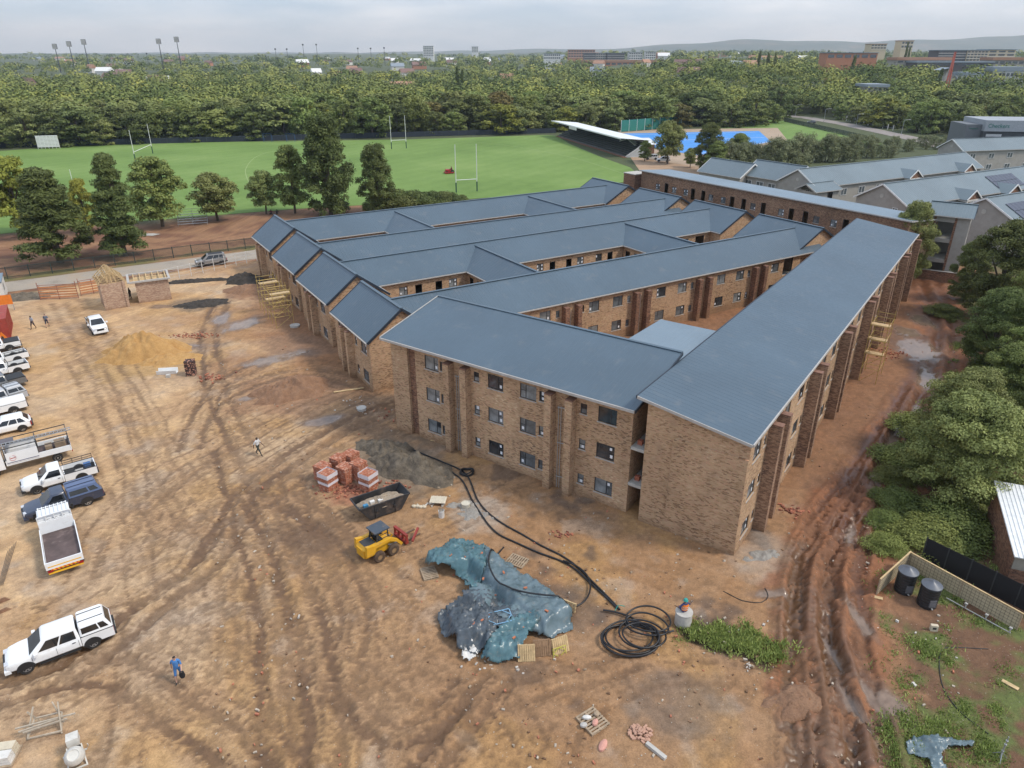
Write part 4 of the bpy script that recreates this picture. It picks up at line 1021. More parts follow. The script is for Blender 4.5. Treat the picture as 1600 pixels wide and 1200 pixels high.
# --- existing grey residence blocks at the right
def residence(label, p0, bearing, L, W, ze, zr, porches=(), solar=None, wall=PLASTER, nwin=8, z0=-.5, front_w=True):
    """gabled block; p0 = world xy of the near-left roof corner, ridge along bearing"""
    o = thing('residence_block', label, 'building', (p0[0], p0[1], 0), R(bearing), 'grey-roofed residence blocks')
    rf = gable_roof(o, 0, L, 0, W, ze, zr, 'x', rmat=ROOF_G, trim=WHITE, rib=.6)
    k = .4
    mb = MB(); facade(mb, (k, k), (L - k, k), z0, ze - .12); facade(mb, (L - k, k), (L - k, W - k), z0, ze - .12); facade(mb, (L - k, W - k), (k, W - k), z0, ze - .12); facade(mb, (k, W - k), (k, k), z0, ze - .12)
    mb.build('wall', wall, o, fix=False)
    for x, f in ((k, 1), (L - k, -1)):
        p = [(x, W - k, ze - .12), (x, k, ze - .12), (x, W / 2, zr - .15)]; MB().poly(p if f > 0 else p[::-1]).build('gable', wall, o, fix=False)
    MB().cyl((k - .05, W / 2, ze + (zr - ze) * .3), (k + .03, W / 2, ze + (zr - ze) * .3), .38, n=16).build('round_vent', CONC, o)
    far_window(o, (k - .02, W * .22, ze - 1.3), -math.pi / 2, 1.0, 1.1)
    if front_w:
        for i in range(nwin):
            x = (i + .6) * L / (nwin + .2)
            for z in (ze - 1.6, ze - 4.6): far_window(o, (x, k - .04, z), 0, 1.9, 1.4)
    for px_ in porches:                      # small front gables over the stairs
        pr = MB(); roof_plane(pr, (px_ - 2.3, -1.6, ze - .1), (px_ - 2.3, W * .35, ze - .1), (px_, W * .35, ze + 1.5), (px_, -1.6, ze + 1.5), .6); roof_plane(pr, (px_ + 2.3, W * .35, ze - .1), (px_ + 2.3, -1.6, ze - .1), (px_, -1.6, ze + 1.5), (px_, W * .35, ze + 1.5), .6)
        q = pr.build('porch_roof', ROOF_G, o, fix=False)
        MB().poly([(px_ - 2.1, -1.4, ze - .15), (px_ + 2.1, -1.4, ze - .15), (px_, -1.4, ze + 1.3)]).build('porch_gable', BRICK_RED, o, fix=False)
        m = MB(); m.bar((px_ - 2.3, -1.62, ze - .1), (px_, -1.62, ze + 1.5), .1, .22); m.bar((px_, -1.62, ze + 1.5), (px_ + 2.3, -1.62, ze - .1), .1, .22); m.build('barge_board', WHITE, q)
        for s in (-1.9, 0, 1.9): MB().box(px_ + s - .15, px_ + s + .15, -1.5, -1.2, z0, ze - .15).build('post', PLW, o)
        MB().box(px_ - 2.1, px_ + 2.1, -1.45, .3, ze - .45, ze - .15).build('porch_beam', PLW, o)
    if solar:
        x0, n, m_ = solar; d = Vector((0, W / 2, zr - ze)).normalized(); nn = Vector((0, -d.z, d.y))
        for i in range(n):
            for j in range(m_):
                a = Vector((x0 + i * 1.15, .9, ze)) + d * (j * 1.9) + nn * .12 + Vector((0, 0, (zr - ze) / (W / 2) * .9))
                MB().add([a, a + Vector((1.08, 0, 0)), a + Vector((1.08, 0, 0)) + d * 1.8, a + d * 1.8, a - nn * .05, a + Vector((1.08, 0, 0)) - nn * .05, a + Vector((1.08, 0, 0)) + d * 1.8 - nn * .05, a + d * 1.8 - nn * .05],
                         [(0,1,2,3),(7,6,5,4),(0,4,5,1),(1,5,6,2),(2,6,7,3),(3,7,4,0)]).build('solar_panel', mat('solar_cells', (.045, .05, .075), .2, var=.15), o)
    return o
def near_left(px_ridge, zr, bearing, W, back=0.0):    # ridge end pixel -> near-left roof corner
    a = at(*px_ridge, zr); b = R(bearing); return (a.x + math.sin(b) * W / 2, a.y - math.cos(b) * W / 2)
residence('long grey-roofed residence block with brick-gabled porch behind the back block', near_left((1247, 264), 9.6, 29, 10.5), 29, 58, 10.5, 6.6, 9.6, porches=(30, 50), nwin=10)
residence('grey-roofed residence block with two porches and rooftop solar panels', near_left((1380, 287), 9.8, 29, 11), 29, 62, 11, 6.7, 9.8, porches=(17.5, 31), solar=(29.5, 8, 2), nwin=10)
residence('residence block at the right edge with grey gable wall and solar panels', near_left((1541, 309), 10, 29, 12), 29, 40, 12, 6.8, 10.0, solar=(2.5, 8, 2), nwin=6)
residence('far grey-roofed residence block with white windows near the shop building', near_left((1488, 217), 9, 14, 10), 14, 60, 10, 6.2, 9.0, nwin=9)
residence('short grey-roofed residence block nearest the blue court', near_left((1112, 246), 8.6, -57, 9), -57, 13, 9, 5.8, 8.6, nwin=4)
residence('grey-roofed block between the blue court and the long residence', near_left((1183, 249), 9.2, -57, 9.5), -57, 13.5, 9.5, 6.2, 9.2, nwin=4)
# stair tower of the residence next to the brick block
b = at(1455, 432); st = thing('stair_tower', 'three-storey grey stair tower with brick-edged openings and small pitched roof', 'building', (b.x, b.y, 0), R(-34))
zt = 9.6
wall_run(st, (-2.0, -1.6), (3.2, -1.6), -.5, zt, doors=[(2.1, z, 2.3, 2.45) for z in (.2, 3.2, 6.2)] , brick=PLASTER); wall_run(st, (3.2, -1.6), (3.2, 3.4), -.5, zt, doors=[(2.2, z, 1.6, 2.3) for z in (.2, 3.2, 6.2)], brick=PLASTER); wall_run(st, (3.2, 3.4), (-2, 3.4), -.5, zt, brick=PLASTER); wall_run(st, (-2, 3.4), (-2, -1.6), -.5, zt, brick=PLASTER)
for x in (-1.40, 1.27): MB().box(x, x + .3, -1.68, -1.59, -.4, zt - .2).build('brick_quoin', BRICK_RED, st)
for z in (2.95, 5.95): MB().box(-1.9, 3.1, -1.5, 3.3, z, z + .2).build('landing_slab', CONC, st)
gable_roof(st, -2.4, 3.6, -2.0, 3.8, zt, zt + 1.5, 'x', rmat=ROOF_G, trim=DARKTRIM)
b2 = at(1275, 300, 6); s2 = thing('stair_tower', 'low porch tower with hipped grey roof in front of the long residence', 'building', (b2.x, b2.y, 0), R(29))
gable_roof(s2, -.5, 7.5, -.4, 5, 6.0, 7.3, 'x', rmat=ROOF_G, trim=FASCIA); wall_run(s2, (0, 0), (7, 0), -.5, 5.9, doors=[(4.4, 3.3, 1.6, 2.3)], brick=PLASTER); wall_run(s2, (0, 4.6), (0, 0), -.5, 5.9, brick=PLASTER); wall_run(s2, (7, 0), (7, 4.6), -.5, 5.9, brick=PLASTER)
# boundary wall at the end of the muddy track
b = at(1440, 436); bw = thing('boundary_wall', 'low red-brick wall at the far end of the muddy track', 'wall', (b.x, b.y, 0), R(-30))
MB().box(-4, 14, -.12, .12, -.4, 1.5).build('brickwork', BRICK_RED, bw); MB().box(-4, 14, -.16, .16, 1.5, 1.58).build('coping', CONC, bw)
# --- shop building with sign fascia
b = aty(1506, 215, 235); sh = thing('shop_building', 'modern grey shop building with green lettering on its fascia', 'building', (b.x, b.y, 0), R(-8))
zt = aty(1510, 190, 235).z
MB().box(0, 4.5, 0, 12, -.5, zt - .8).build('wing_wall', mat('charcoal_cladding', (.13, .14, .15), .6), sh); MB().box(4.5, 40, -1.5, 14, -.5, zt - 2.6).build('wall', mat('dark_cladding', (.06, .065, .07), .6), sh)
MB().box(4.5, 40, -2.2, 14, zt - 2.6, zt + .6).build('fascia', mat('grey_fascia_panel', (.30, .32, .34), .5), sh)
def text_obj(txt, size, parent, loc, rot, m, ext=.02, name='lettering'):
    cu = bpy.data.curves.new(name, 'FONT'); cu.body = txt; cu.size = size; cu.extrude = ext; cu.align_x = 'LEFT'
    tmp = bpy.data.objects.new(name, cu); COL.objects.link(tmp); dg = bpy.context.evaluated_depsgraph_get()
    me = bpy.data.meshes.new_from_object(tmp.evaluated_get(dg)); bpy.data.objects.remove(tmp); me.materials.clear(); me.materials.append(m)
    o = link(name, me, parent, loc); o.rotation_euler = rot; return o
GREEN_L = mat('green_letters', (.02, .16, .13), .5); YEL_P = mat('yellow_paint', (.75, .48, .03), .45); RED_P = mat('red_paint', (.42, .035, .02), .45)
text_obj('Checkers', 1.6, sh, (5.2, -2.25, zt - 1.5), (math.pi / 2, 0, 0), GREEN_L)
text_obj('Checkers', .7, sh, (.8, -.06, zt - 2.2), (math.pi / 2, 0, 0), GREEN_L)
for i, (c, x1) in enumerate([((.55, .55, .55), 13), ((.6, .62, .6), 12), ((.03, .2, .12), 15), ((.05, .25, .28), 13)]):
    MB().box(5.5, x1 - 3, -1.62, -1.52, zt - 4.2 - i * 1.15, zt - 3.45 - i * 1.15).build('sign_panel', mat('sign_strip_%d' % i, c, .5), sh)
# --- grandstand
gs0, gs1 = at(872, 213), at(978, 246)
d = (gs1 - gs0); L = d.length; gs = thing('grandstand', 'covered grandstand with white cantilever roof and dark seats beside the field', 'grandstand', gs0, math.atan2(d.y, d.x))
SEAT = mat('dark_green_seats', (.02, .03, .028), .7, var=.3)
# local x along the stand, -y towards the field
for i in range(8):
    MB().box(0, L, i * .95, i * .95 + .95, 0, .5 + i * .42).build('step', mat('stand_concrete', (.12, .12, .115), .9), gs)
    MB().box(.4, L - .4, i * .95 + .4, i * .95 + .8, .53 + i * .42, .85 + i * .42).build('seat_row', SEAT, gs)
MB().box(0, L, 7.6, 7.8, 0, 5.1).build('back_wall', mat('dark_sheet', (.05, .05, .05), .8), gs)
MB().prism([(0, 0), (7.7, 0), (7.7, 5.1), (5.5, 4.2)], 'x', L + .02, L + .2).build('end_wall', mat('pale_sheet', (.45, .47, .48), .7), gs)
rp = MB(); roof_plane(rp, (-1, -2.6, 6.2), (L + 1, -2.6, 6.2), (L + 1, 8.6, 5.2), (-1, 8.6, 5.2), .9); rp.build('roof', mat('white_roof_sheet', (.66, .68, .68), .5), gs, fix=False)
MB().box(-1, L + 1, -2.75, -2.6, 5.85, 6.25).build('fascia', WHITE, gs)
for i in range(6): MB().bar((i * L / 5, 7.5, 4.4), (i * L / 5, 2.0, 5.7), .15).build('roof_strut', STEEL, gs)
for i in range(2): MB().bar((L - .3 + i * .6, -.2, .2), (L - .3 + i * .6, 7.0, 4.6), .12).build('stair_rail', WHITE, gs)
MB().box(L * .3, L * .42, -2.82, -2.76, 4.9, 5.9).build('notice_board', PLW, gs)
MB().box(-.5, L + .8, -1.2, 0, -.1, .12).build('apron', mat('red_gravel', (.22, .1, .06), .95), gs)
# clubhouse with white roof behind it
c0 = at(985, 236); ch = thing('clubhouse', 'low brick clubhouse with white sheet roof beside the blue court', 'building', (c0.x - 3, c0.y + 2, 0), math.atan2(d.y, d.x))
wall_run(ch, (0, 0), (12, 0), -.3, 3.2, brick=BRICK_RED); wall_run(ch, (12, 0), (12, 7), -.3, 3.2, brick=BRICK_RED); wall_run(ch, (0, 7), (0, 0), -.3, 3.2, brick=BRICK_RED)
gable_roof(ch, -.6, 12.6, -.6, 7.6, 3.2, 4.6, 'y', rmat=MATS['white_roof_sheet'] if 'white_roof_sheet' in MATS else WHITE, trim=WHITE)
# --- blue hockey court with net fence
BLUE = mat('blue_court', (.045, .24, .60), .6, var=.1, scale=.2)
q = [at(975, 207), at(1190, 205), at(1190, 232), at(1085, 240), at(1000, 226)]
sheet('court_surround', [at(965, 203), at(1215, 200), at(1235, 225), at(1100, 262), at(985, 246)], .06, mat('court_surround_sand', (.36, .27, .19), .95, scale=.3))
sheet('hockey_court', [at(972, 209), at(1186, 205), at(1205, 222), at(1090, 243), at(1000, 228)], .10, BLUE)
wl = MB()
for a, b_ in (((975, 211), (1180, 207)), ((1010, 221), (1195, 215)), ((1090, 241), (1203, 222))): 
    A, B_ = at(*a), at(*b_); wl.bar((A.x, A.y, .115), (B_.x, B_.y, .115), .35, .01)
tag(wl.build('court_lines', WHITE), kind='structure')
NETG = mat('green_shade_net', (.02, .17, .14), .8, var=.15)
a, b_ = at(970, 207), at(1064, 199); nf = thing('net_fence', 'green windbreak net fence behind the blue court', 'fence', a, math.atan2(b_.y - a.y, b_.x - a.x)); Ln = (b_ - a).length
for i in range(9): MB().cyl((i * Ln / 8, 0, 0), (i * Ln / 8, 0, 5.2), .09, n=6).build('post', WHITE, nf)
for i in range(8): MB().box(i * Ln / 8 + .12, (i + 1) * Ln / 8 - .12, -.02, .02, .3, 5.0).build('net_panel', NETG, nf)
a = at(1116, 191); bn = thing('banner_board', 'small white advertising board on the grass bank by the court', 'sign', a, R(-5)); MB().box(0, 9, 0, .15, .2, 2.2).build('panel', WHITE, bn); MB().box(0, .2, .16, .3, -.2, 2.0).build('post', STEEL, bn); MB().box(8.8, 9, .16, .3, -.2, 2.0).build('post', STEEL, bn)
# car park gravel and the far street
sheet('parking_area', [at(985, 246), at(1100, 262), at(1110, 285), at(1030, 275), at(1000, 268)], .055, mat('parking_sand', (.36, .24, .15), .95, scale=.3))
sheet('grass_bank', [at(1095, 197), at(1215, 187), at(1300, 205), at(1380, 225), at(1330, 245), at(1210, 226)], .045, GRASSM)
def ribbon(name, path, w, z, m):
    mb = MB()
    for a, b_ in zip(path, path[1:]):
        n = Vector((-(b_ - a).y, (b_ - a).x, 0)).normalized() * w / 2; mb.poly([(*(a - n).xy, z), (*(b_ - n).xy, z), (*(b_ + n).xy, z), (*(a + n).xy, z)])
    return tag(mb.build(name, m, fix=False), kind='structure')
ribbon('street', [at(1180, 176)] + ROADC + [at(1500, 236)], 9.0, .07, mat('far_street_asphalt', (.25, .22, .20), .95, scale=.4))
def street_lamp(px_, py_, top, label):
    b = at(px_, py_); h = aty(top[0], top[1], b.y).z; o = thing('street_lamp', label, 'street lamp', b, 0, 'street lamps along the far street')
    MB().cyl((0, 0, 0), (0, 0, h * .96), .11, .07, 8).build('pole', STEEL, o); MB().tube([(0, 0, h * .95), (.6, 0, h * .99), (2.2, 0, h)], .05, 6).build('arm', STEEL, o)
    MB().box(1.9, 2.7, -.14, .14, h - .06, h + .08).build('lamp_head', PLW, o)
for i, (x, y, t_) in enumerate([((1243, 181, (1243, 163))), (1287, 191, (1287, 170)), (1337, 199, (1339, 178)), (1408, 211, (1412, 187)), (1483, 214, (1486, 198))]):
    street_lamp(x, y, t_, ['farthest', 'second farthest', 'middle', 'second nearest', 'nearest'][i] + ' street lamp along the far street')
def rail_fence(name, label, a, b_, h, n, m, pm, group=None):
    o = thing(name, label, 'fence', a, math.atan2(b_.y - a.y, b_.x - a.x), group); L_ = (b_ - a).length
    for i in range(n + 1): MB().box(i * L_ / n - .06, i * L_ / n + .06, -.06, .06, -.2, h).build('post', pm, o)
    for z in (.3, h - .2): MB().box(0, L_, -.03, .03, z, z + .06).build('rail', m, o)
    k = int(L_ / .14); mb = MB()
    for i in range(k): mb.box(i * L_ / k, i * L_ / k + .045, -.015, .015, .05, h - .02)
    tag(mb.build('pales', m, o), kind='stuff'); return o
PALE = mat('dark_green_palisade', (.035, .05, .045), .6, .2)
rail_fence('palisade_fence', 'dark palisade fence between lane and red dirt strip', wxy(-70, 67.3), wxy(6, 67.3), 1.9, 26, PALE, PALE)
rail_fence('palisade_fence', 'palisade fence behind the farthest wing', wxy(6, 66.8), wxy(60, 66.8), 1.9, 18, PALE, PALE)
a, b_ = at(1225, 190), at(1372, 224); rail_fence('palisade_fence', 'palisade fence along the near side of the far street', a, b_, 2.0, 16, PALE, PALE)
a, b_ = at(1310, 186), at(1395, 204); o = thing('slab_fence', 'row of white concrete posts along the far side of the street', 'fence', a, math.atan2(b_.y - a.y, b_.x - a.x)); L_ = (b_ - a).length
for i in range(13): MB().box(i * L_ / 12 - .15, i * L_ / 12 + .15, -.15, .15, -.2, 2.2).build('post', PLW, o)
MB().box(0, L_, -.05, .05, 1.0, 1.1).build('rail', STEEL, o)
# dark boundary hedge-fence under the far trees
a, b_ = at(0, 231), at(868, 208); o = thing('boundary_fence', 'dark net fence along the foot of the woodland', 'fence', a, math.atan2(b_.y - a.y, b_.x - a.x)); L_ = (b_ - a).length
for i in range(31): MB().box(i * L_ / 30 - .06, i * L_ / 30 + .06, -.06, .06, 0, 2.2).build('post', DSTEEL, o)
for i in range(30): MB().box(i * L_ / 30 + .08, (i + 1) * L_ / 30 - .08, -.02, .02, .05, 2.1).build('net_panel', mat('dark_blue_net', (.02, .028, .04), .8), o)
# --- goal posts
def goal(label, pa, pb, top, bar_z=3.0, pad=True):
    a, b_ = at(*pa), at(*pb); o = thing('goal_posts', label, 'goal posts', a, math.atan2(b_.y - a.y, b_.x - a.x), 'rugby goal posts'); L_ = max(3, (b_ - a).length); h = aty(top[0], top[1], a.y).z
    for x in (0, L_): MB().cyl((x, 0, 0), (x, 0, h), .10, .07, 8).build('upright', WHITE, o); MB().cyl((x, 0, 0), (x, 0, 2.4), .16, n=8).build('pad', mat('green_pad', (.02, .07, .045), .7), o)
    MB().cyl((0, 0, bar_z), (L_, 0, bar_z), .08, n=8).build('crossbar', WHITE, o)
goal('nearest white rugby posts on the field, right of the red mower', (713, 301), (745.5, 299), (711, 226))
goal('rugby posts near the dark trees behind the largest tree', (612, 233), (635, 232), (611, 181))
goal('rugby posts at the left end of the field', (212, 253), (239, 240), (201, 203))
a = at(109, 290); fp = thing('flag_pole', 'single white pole standing left of the ragged pine', 'pole', at(114, 287)); MB().cyl((0, 0, 0), (0, 0, aty(107, 265, at(114, 287).y).z), .07, n=6).build('shaft', WHITE, fp)
a = at(314, 221); fp = thing('flag_pole', 'tall thin white pole in front of the woodland', 'pole', a); MB().cyl((0, 0, 0), (0, 0, aty(306, 185, a.y).z), .09, n=6).build('shaft', WHITE, fp)
# --- cricket sight screen, small goals, bleacher, mower
a, b_ = at(60, 233), at(94, 232); ss = thing('sight_screen', 'white slatted cricket sight screen at the left end of the field', 'sight screen', a, math.atan2(b_.y - a.y, b_.x - a.x)); L_ = (b_ - a).length
for i in range(7): MB().box(i * L_ / 6 - .06, i * L_ / 6 + .06, -.08, .08, 0, 4.6).build('frame_post', WHITE, ss)
for j in range(9): MB().box(0, L_, -.15, -.09, .6 + j * .45, .98 + j * .45).build('slat', WHITE, ss)
for i, x in enumerate((412, 425)):
    a = at(x, 222); g = thing('hockey_goal', ['left', 'right'][i] + ' blue framed practice goal at the edge of the woodland', 'goal', a); bl = mat('blue_paint', (.03, .09, .22), .5)
    w_ = 9.0
    for z in (0, 3): MB().bar((0, 0, z + .05), (w_, 0, z + .05), .1).build('bar', bl, g)
    for x_ in (0, w_): MB().bar((x_, 0, 0), (x_, 0, 3.1), .1).build('upright', bl, g); MB().bar((x_, 0, 3), (x_, 1.8, 0), .08).build('stay', bl, g)
a = at(278, 354); bl_ = thing('bleacher', 'small open metal bleacher between two trees at the field edge', 'bleacher', a, WA - R(12))
for i in range(5): MB().box(0, 5.6, i * .55, i * .55 + .28, .35 + i * .38, .41 + i * .38).build('seat_plank', STEEL, bl_)
for x in (0.1, 2.8, 5.5):
    MB().bar((x, 0, .3), (x, 2.7, 2.0), .06).build('stringer', STEEL, bl_); MB().bar((x, 2.6, -.1), (x, 2.6, 2.9), .06).build('back_post', STEEL, bl_); MB().bar((x, .1, -.1), (x, .1, .5), .06).build('front_post', STEEL, bl_)
for z in (2.3, 2.85): MB().bar((.1, 2.6, z), (5.5, 2.6, z), .05).build('guard_rail', STEEL, bl_)
for s in (0, 1): MB().bar((.1 + 2.7 * s, 2.6, 0), (2.8 + 2.7 * s, 2.6, 2.0), .04).build('brace', STEEL, bl_)
a = at(233, 367); sheet('concrete_slab', [(a.x + x, a.y + y) for x, y in ((-1.8, -.8), (1.2, -1.0), (2.0, .4), (.3, 1.0), (-1.6, .7))], .08, CONC)
# --- flood-light masts and far poles
def mast(px_, top, dist, label):
    t_ = aty(top[0], top[1], dist); o = thing('floodlight_mast', label, 'floodlight mast', (t_.x, dist, 0), 0, 'stadium floodlight masts'); h = t_.z
    MB().cyl((0, 0, 0), (0, 0, h), 1.0, .45, 8).build('mast', DSTEEL, o)
    MB().box(-3.4, 3.4, -.5, .3, h - 1.5, h + 5.5).build('lamp_frame', DSTEEL, o)
    for i in range(4):
        for j in range(4): MB().box(-3 + i * 1.55, -1.8 + i * 1.55, -.8, -.52, h - 1.1 + j * 1.6, h + .1 + j * 1.6).build('lamp', PLW, o)
for t_, lab in [((86, 75), 'leftmost stadium floodlight mast'), ((108, 71), 'second stadium floodlight mast from the left'), ((131, 68), 'middle stadium floodlight mast'), ((248, 67), 'fourth stadium floodlight mast from the left'), ((276, 64), 'rightmost tall stadium floodlight mast')]: mast(0, t_, 1150, lab)
for i, (x, y) in enumerate([(473, 70), (494, 70), (430, 77), (559, 76), (579, 76), (600, 75), (229, 84), (448, 77)]):
    t_ = aty(x, y, 1500); o = thing('lighting_pole', 'thin distant lighting pole number %s from the left on the skyline' % ['five', 'six', 'three', 'seven', 'eight', 'nine', 'one', 'four'][i], 'pole', (t_.x, 1500, 0), 0, 'thin poles on the skyline'); MB().cyl((0, 0, 0), (0, 0, t_.z), .5, .3, 6).build('pole', DSTEEL, o); MB().box(-1.5, 1.5, -.3, .3, t_.z - 1, t_.z + 1.5).build('lamp_frame', DSTEEL, o)
# --- campus and town buildings
def slab(label, x0, x1, ytop, ybase, dist, floors, wallm, bays, depth=16, roofm=None, rz=0.0, over=.6, name='campus_building', roof_h=.5):
    a = aty(x0, ytop, dist); b_ = aty(x1, ytop, dist); zb = aty((x0 + x1) / 2, ybase, dist).z; W = b_.x - a.x; zt = a.z
    o = thing(name, label, 'building', (a.x, dist, 0), R(rz))
    MB().box(0, W, 0, depth, -1, zt).build('wall', wallm, o)
    MB().box(-over, W + over, -over, depth + over, zt, zt + roof_h).build('roof', roofm or ROOF_L, o)
    fh = (zt - zb) / floors
    me_ = MB().box(-W / bays * .36, W / bays * .36, -.12, .0, 0, fh * .5).mesh('window', GLASS)
    for f in range(floors):
        for k in range(bays): link('window', me_, o, ((k + .5) * W / bays, -.02, zb + f * fh + fh * .28))
        if floors > 1: MB().box(-.1, W + .1, -.35, -.01, zb + f * fh - .12, zb + f * fh + .25).build('floor_band', PLW, o)
    return o
DKW = mat('dark_campus_wall', (.10, .09, .095), .8); ORW = mat('orange_brick_wall', (.42, .19, .11), .9); CRW = mat('cream_wall', (.55, .46, .32), .85); WHW = mat('far_white_wall', (.7, .7, .68), .8)
ORR = mat('orange_tile_roof', (.36, .20, .13), .85); GRR = mat('far_grey_roof', (.22, .26, .30), .6); RDR = mat('dull_red_roof', (.20, .12, .10), .8)
slab('dark part of the long campus block with white window bands', 913, 931, 83, 97, 1250, 4, DKW, 6)
slab('pale recessed middle of the long campus block', 931.5, 949, 83, 97, 1262, 4, CONC, 5)
slab('central dark part of the long campus block', 949.5, 976, 83, 97, 1250, 4, DKW, 9)
slab('white part of the long campus block with dark window rows', 983, 1004, 82, 97, 1250, 4, WHW, 6)
slab('right end of the long campus block with white fins', 1009, 1025, 81, 96, 1245, 4, WHW, 5)
slab('orange brick hall behind the long campus block', 888, 930, 78, 90, 1500, 3, ORW, 10, roofm=ORR)
slab('orange-roofed low hall in front of the campus block', 910, 1035, 97, 103, 1190, 1, ORW, 14, roofm=ORR, roof_h=3)
slab('pale high-rise block on the skyline', 661, 677, 72, 88, 2100, 6, WHW, 6)
slab('distant white tower block right of the pale high-rise', 737, 747, 73, 82, 2300, 4, WHW, 4)
slab('white low block left of the campus', 850, 876, 84, 93, 1300, 2, WHW, 8)
slab('dark grey part of the right-hand campus block', 1468, 1512, 79, 96, 640, 4, DKW, 8, roofm=ROOF_L)
slab('cream part of the right-hand campus block with balconies', 1512.5, 1545, 79, 96, 639, 4, CRW, 6, roofm=ROOF_L)
slab('right end of the campus block with long dark windows', 1545.5, 1588, 78, 94, 640, 3, CRW, 3, roofm=ROOF_L)
slab('red-brown hall with pale flat roof among the trees', 1293, 1372, 83, 93, 640, 1, ORW, 6, roofm=ROOF_L)
slab('cream villa on the wooded rise', 1362, 1386, 69, 77, 900, 2, CRW, 5, roofm=ORR)
slab('second cream villa near the right skyline', 1410, 1428, 64, 76, 900, 2, CRW, 4, roofm=ORR)
slab('orange-roofed hall before the right campus block', 1402, 1490, 94, 99, 600, 1, PLASTER, 8, roofm=ORR, roof_h=2)
slab('orange-roofed hall at the right edge', 1552, 1602, 94, 102, 600, 1, PLASTER, 5, roofm=ORR, roof_h=2)
slab('long low dark-roofed hall under the steeple', 1432, 1553, 98, 103, 585, 1, DKW, 12, roofm=GRR, roof_h=1)
slab('white and blue office with vertical fins at the right', 1508, 1535, 118, 132, 520, 1, WHW, 6, roofm=GRR, roof_h=2)
slab('pale blue-grey office block at the right edge', 1553, 1606, 112, 122, 525, 1, WHW, 8, roofm=GRR, roof_h=3)
slab('slate-roofed house among the trees', 1357, 1388, 136, 143, 445, 1, PLASTER, 4, roofm=GRR, roof_h=1.5, name='house')
# slanted white wall by the steeple
b = aty(1472, 132, 512); o = thing('church_hall', 'sloping pale concrete church hall at the foot of the steeple', 'building', (b.x, 512, 0)); zt = aty(1465, 107, 512).z
MB().prism([(-3, 0), (26, 0), (25, 1), (2, zt)], 'y', 0, 9).build('wall', CONC, o); MB().prism([(-3.2, zt - 1), (2, zt + .6), (25.4, 1.6), (25, 1), (2, zt)], 'y', -.4, 9.4).build('roof', GRR, o)
b = aty(1482, 124, 505); zt = aty(1489, 81, 505).z; o = thing('church_steeple', 'slim red pointed steeple rising above the trees', 'steeple', (b.x, 505, 0)); RS = mat('red_steeple', (.50, .12, .08), .6)
zb_ = aty(1482, 124, 505).z
for s in (-1, 1): MB().bar((s * 1.5, 0, 0), (.3 + s * .15, 0, zt), .7).build('leg', RS, o)
MB().bar((0, 2, 0), (.3, .1, zt - .5), .6).build('rear_leg', RS, o)
for k in range(5): z = zb_ + (zt - zb_) * (k + .6) / 6; MB().box(-1.3 + k * .2, 1.5 - k * .17, -.15, .15, z, z + .35).build('cross_tie', RS, o)
# scattered houses of the town
hw = MB().box(-7, 7, -4.5, 4.5, -1, 3.6).mesh('wall', PLW); hw2 = MB().box(-7, 7, -4.5, 4.5, -1, 3.6).mesh('wall', ORW)
def hr(m):
    mb = MB(); mb.prism([(-5, 3.6), (5, 3.6), (0, 6.6)], 'x', -7.6, 7.6); return mb.mesh('roof', m)
roofs = [hr(m) for m in (ORR, RDR, WHW, GRR, WHITE)]; rn = ['orange', 'dull red', 'white', 'grey', 'bright white']
rr = random.Random(31)
for i in range(80):
    dist = rr.uniform(650, 2400); fx = rr.uniform(20, 1280) if i < 78 else rr.uniform(1200, 1590); x = (fx - 800) / F * dist * 1.09; k = rr.choice((0, 0, 1, 1, 2, 3, 4))
    rz = rr.uniform(-.6, .6); sc = rr.uniform(.7, 1.3) * (1 + dist / 5000)
    zup = rr.uniform(2, 4.5)
    o = thing('house', '%s-roofed house far off among the trees' % rn[k], 'house', (x, dist, gz(x, dist)), rz, 'distant houses, %s roofs' % rn[k]); o.scale = (sc, sc, 1 + zup / 5.0)
    link('wall', rr.choice((hw, hw, hw2)), o); link('roof', roofs[k], o)
# cypress trees
CYP = Proto('cypress', 14, 1.5, 1500, .4, L_DARK, 301, 'column', .05, 24, .55, .15)
for x, y, t_, dist in [(714, 126, 97, 520), (722, 126, 102, 520), (1338, 97, 78, 600), (1421, 60, 58, 800), (1474, 122, 100, 500), (1189, 90, 72, 700), (1203, 92, 75, 700), (1214, 92, 76, 700), (1424, 78, 66, 800)]:
    tp_ = aty(x, t_, dist); plant(CYP, (tp_.x, dist, 0), tp_.z, 'dark slim cypress rising above the tree canopy', name='cypress_tree', group='cypresses above the canopy', wide=.9 * 14 / max(14, tp_.z))
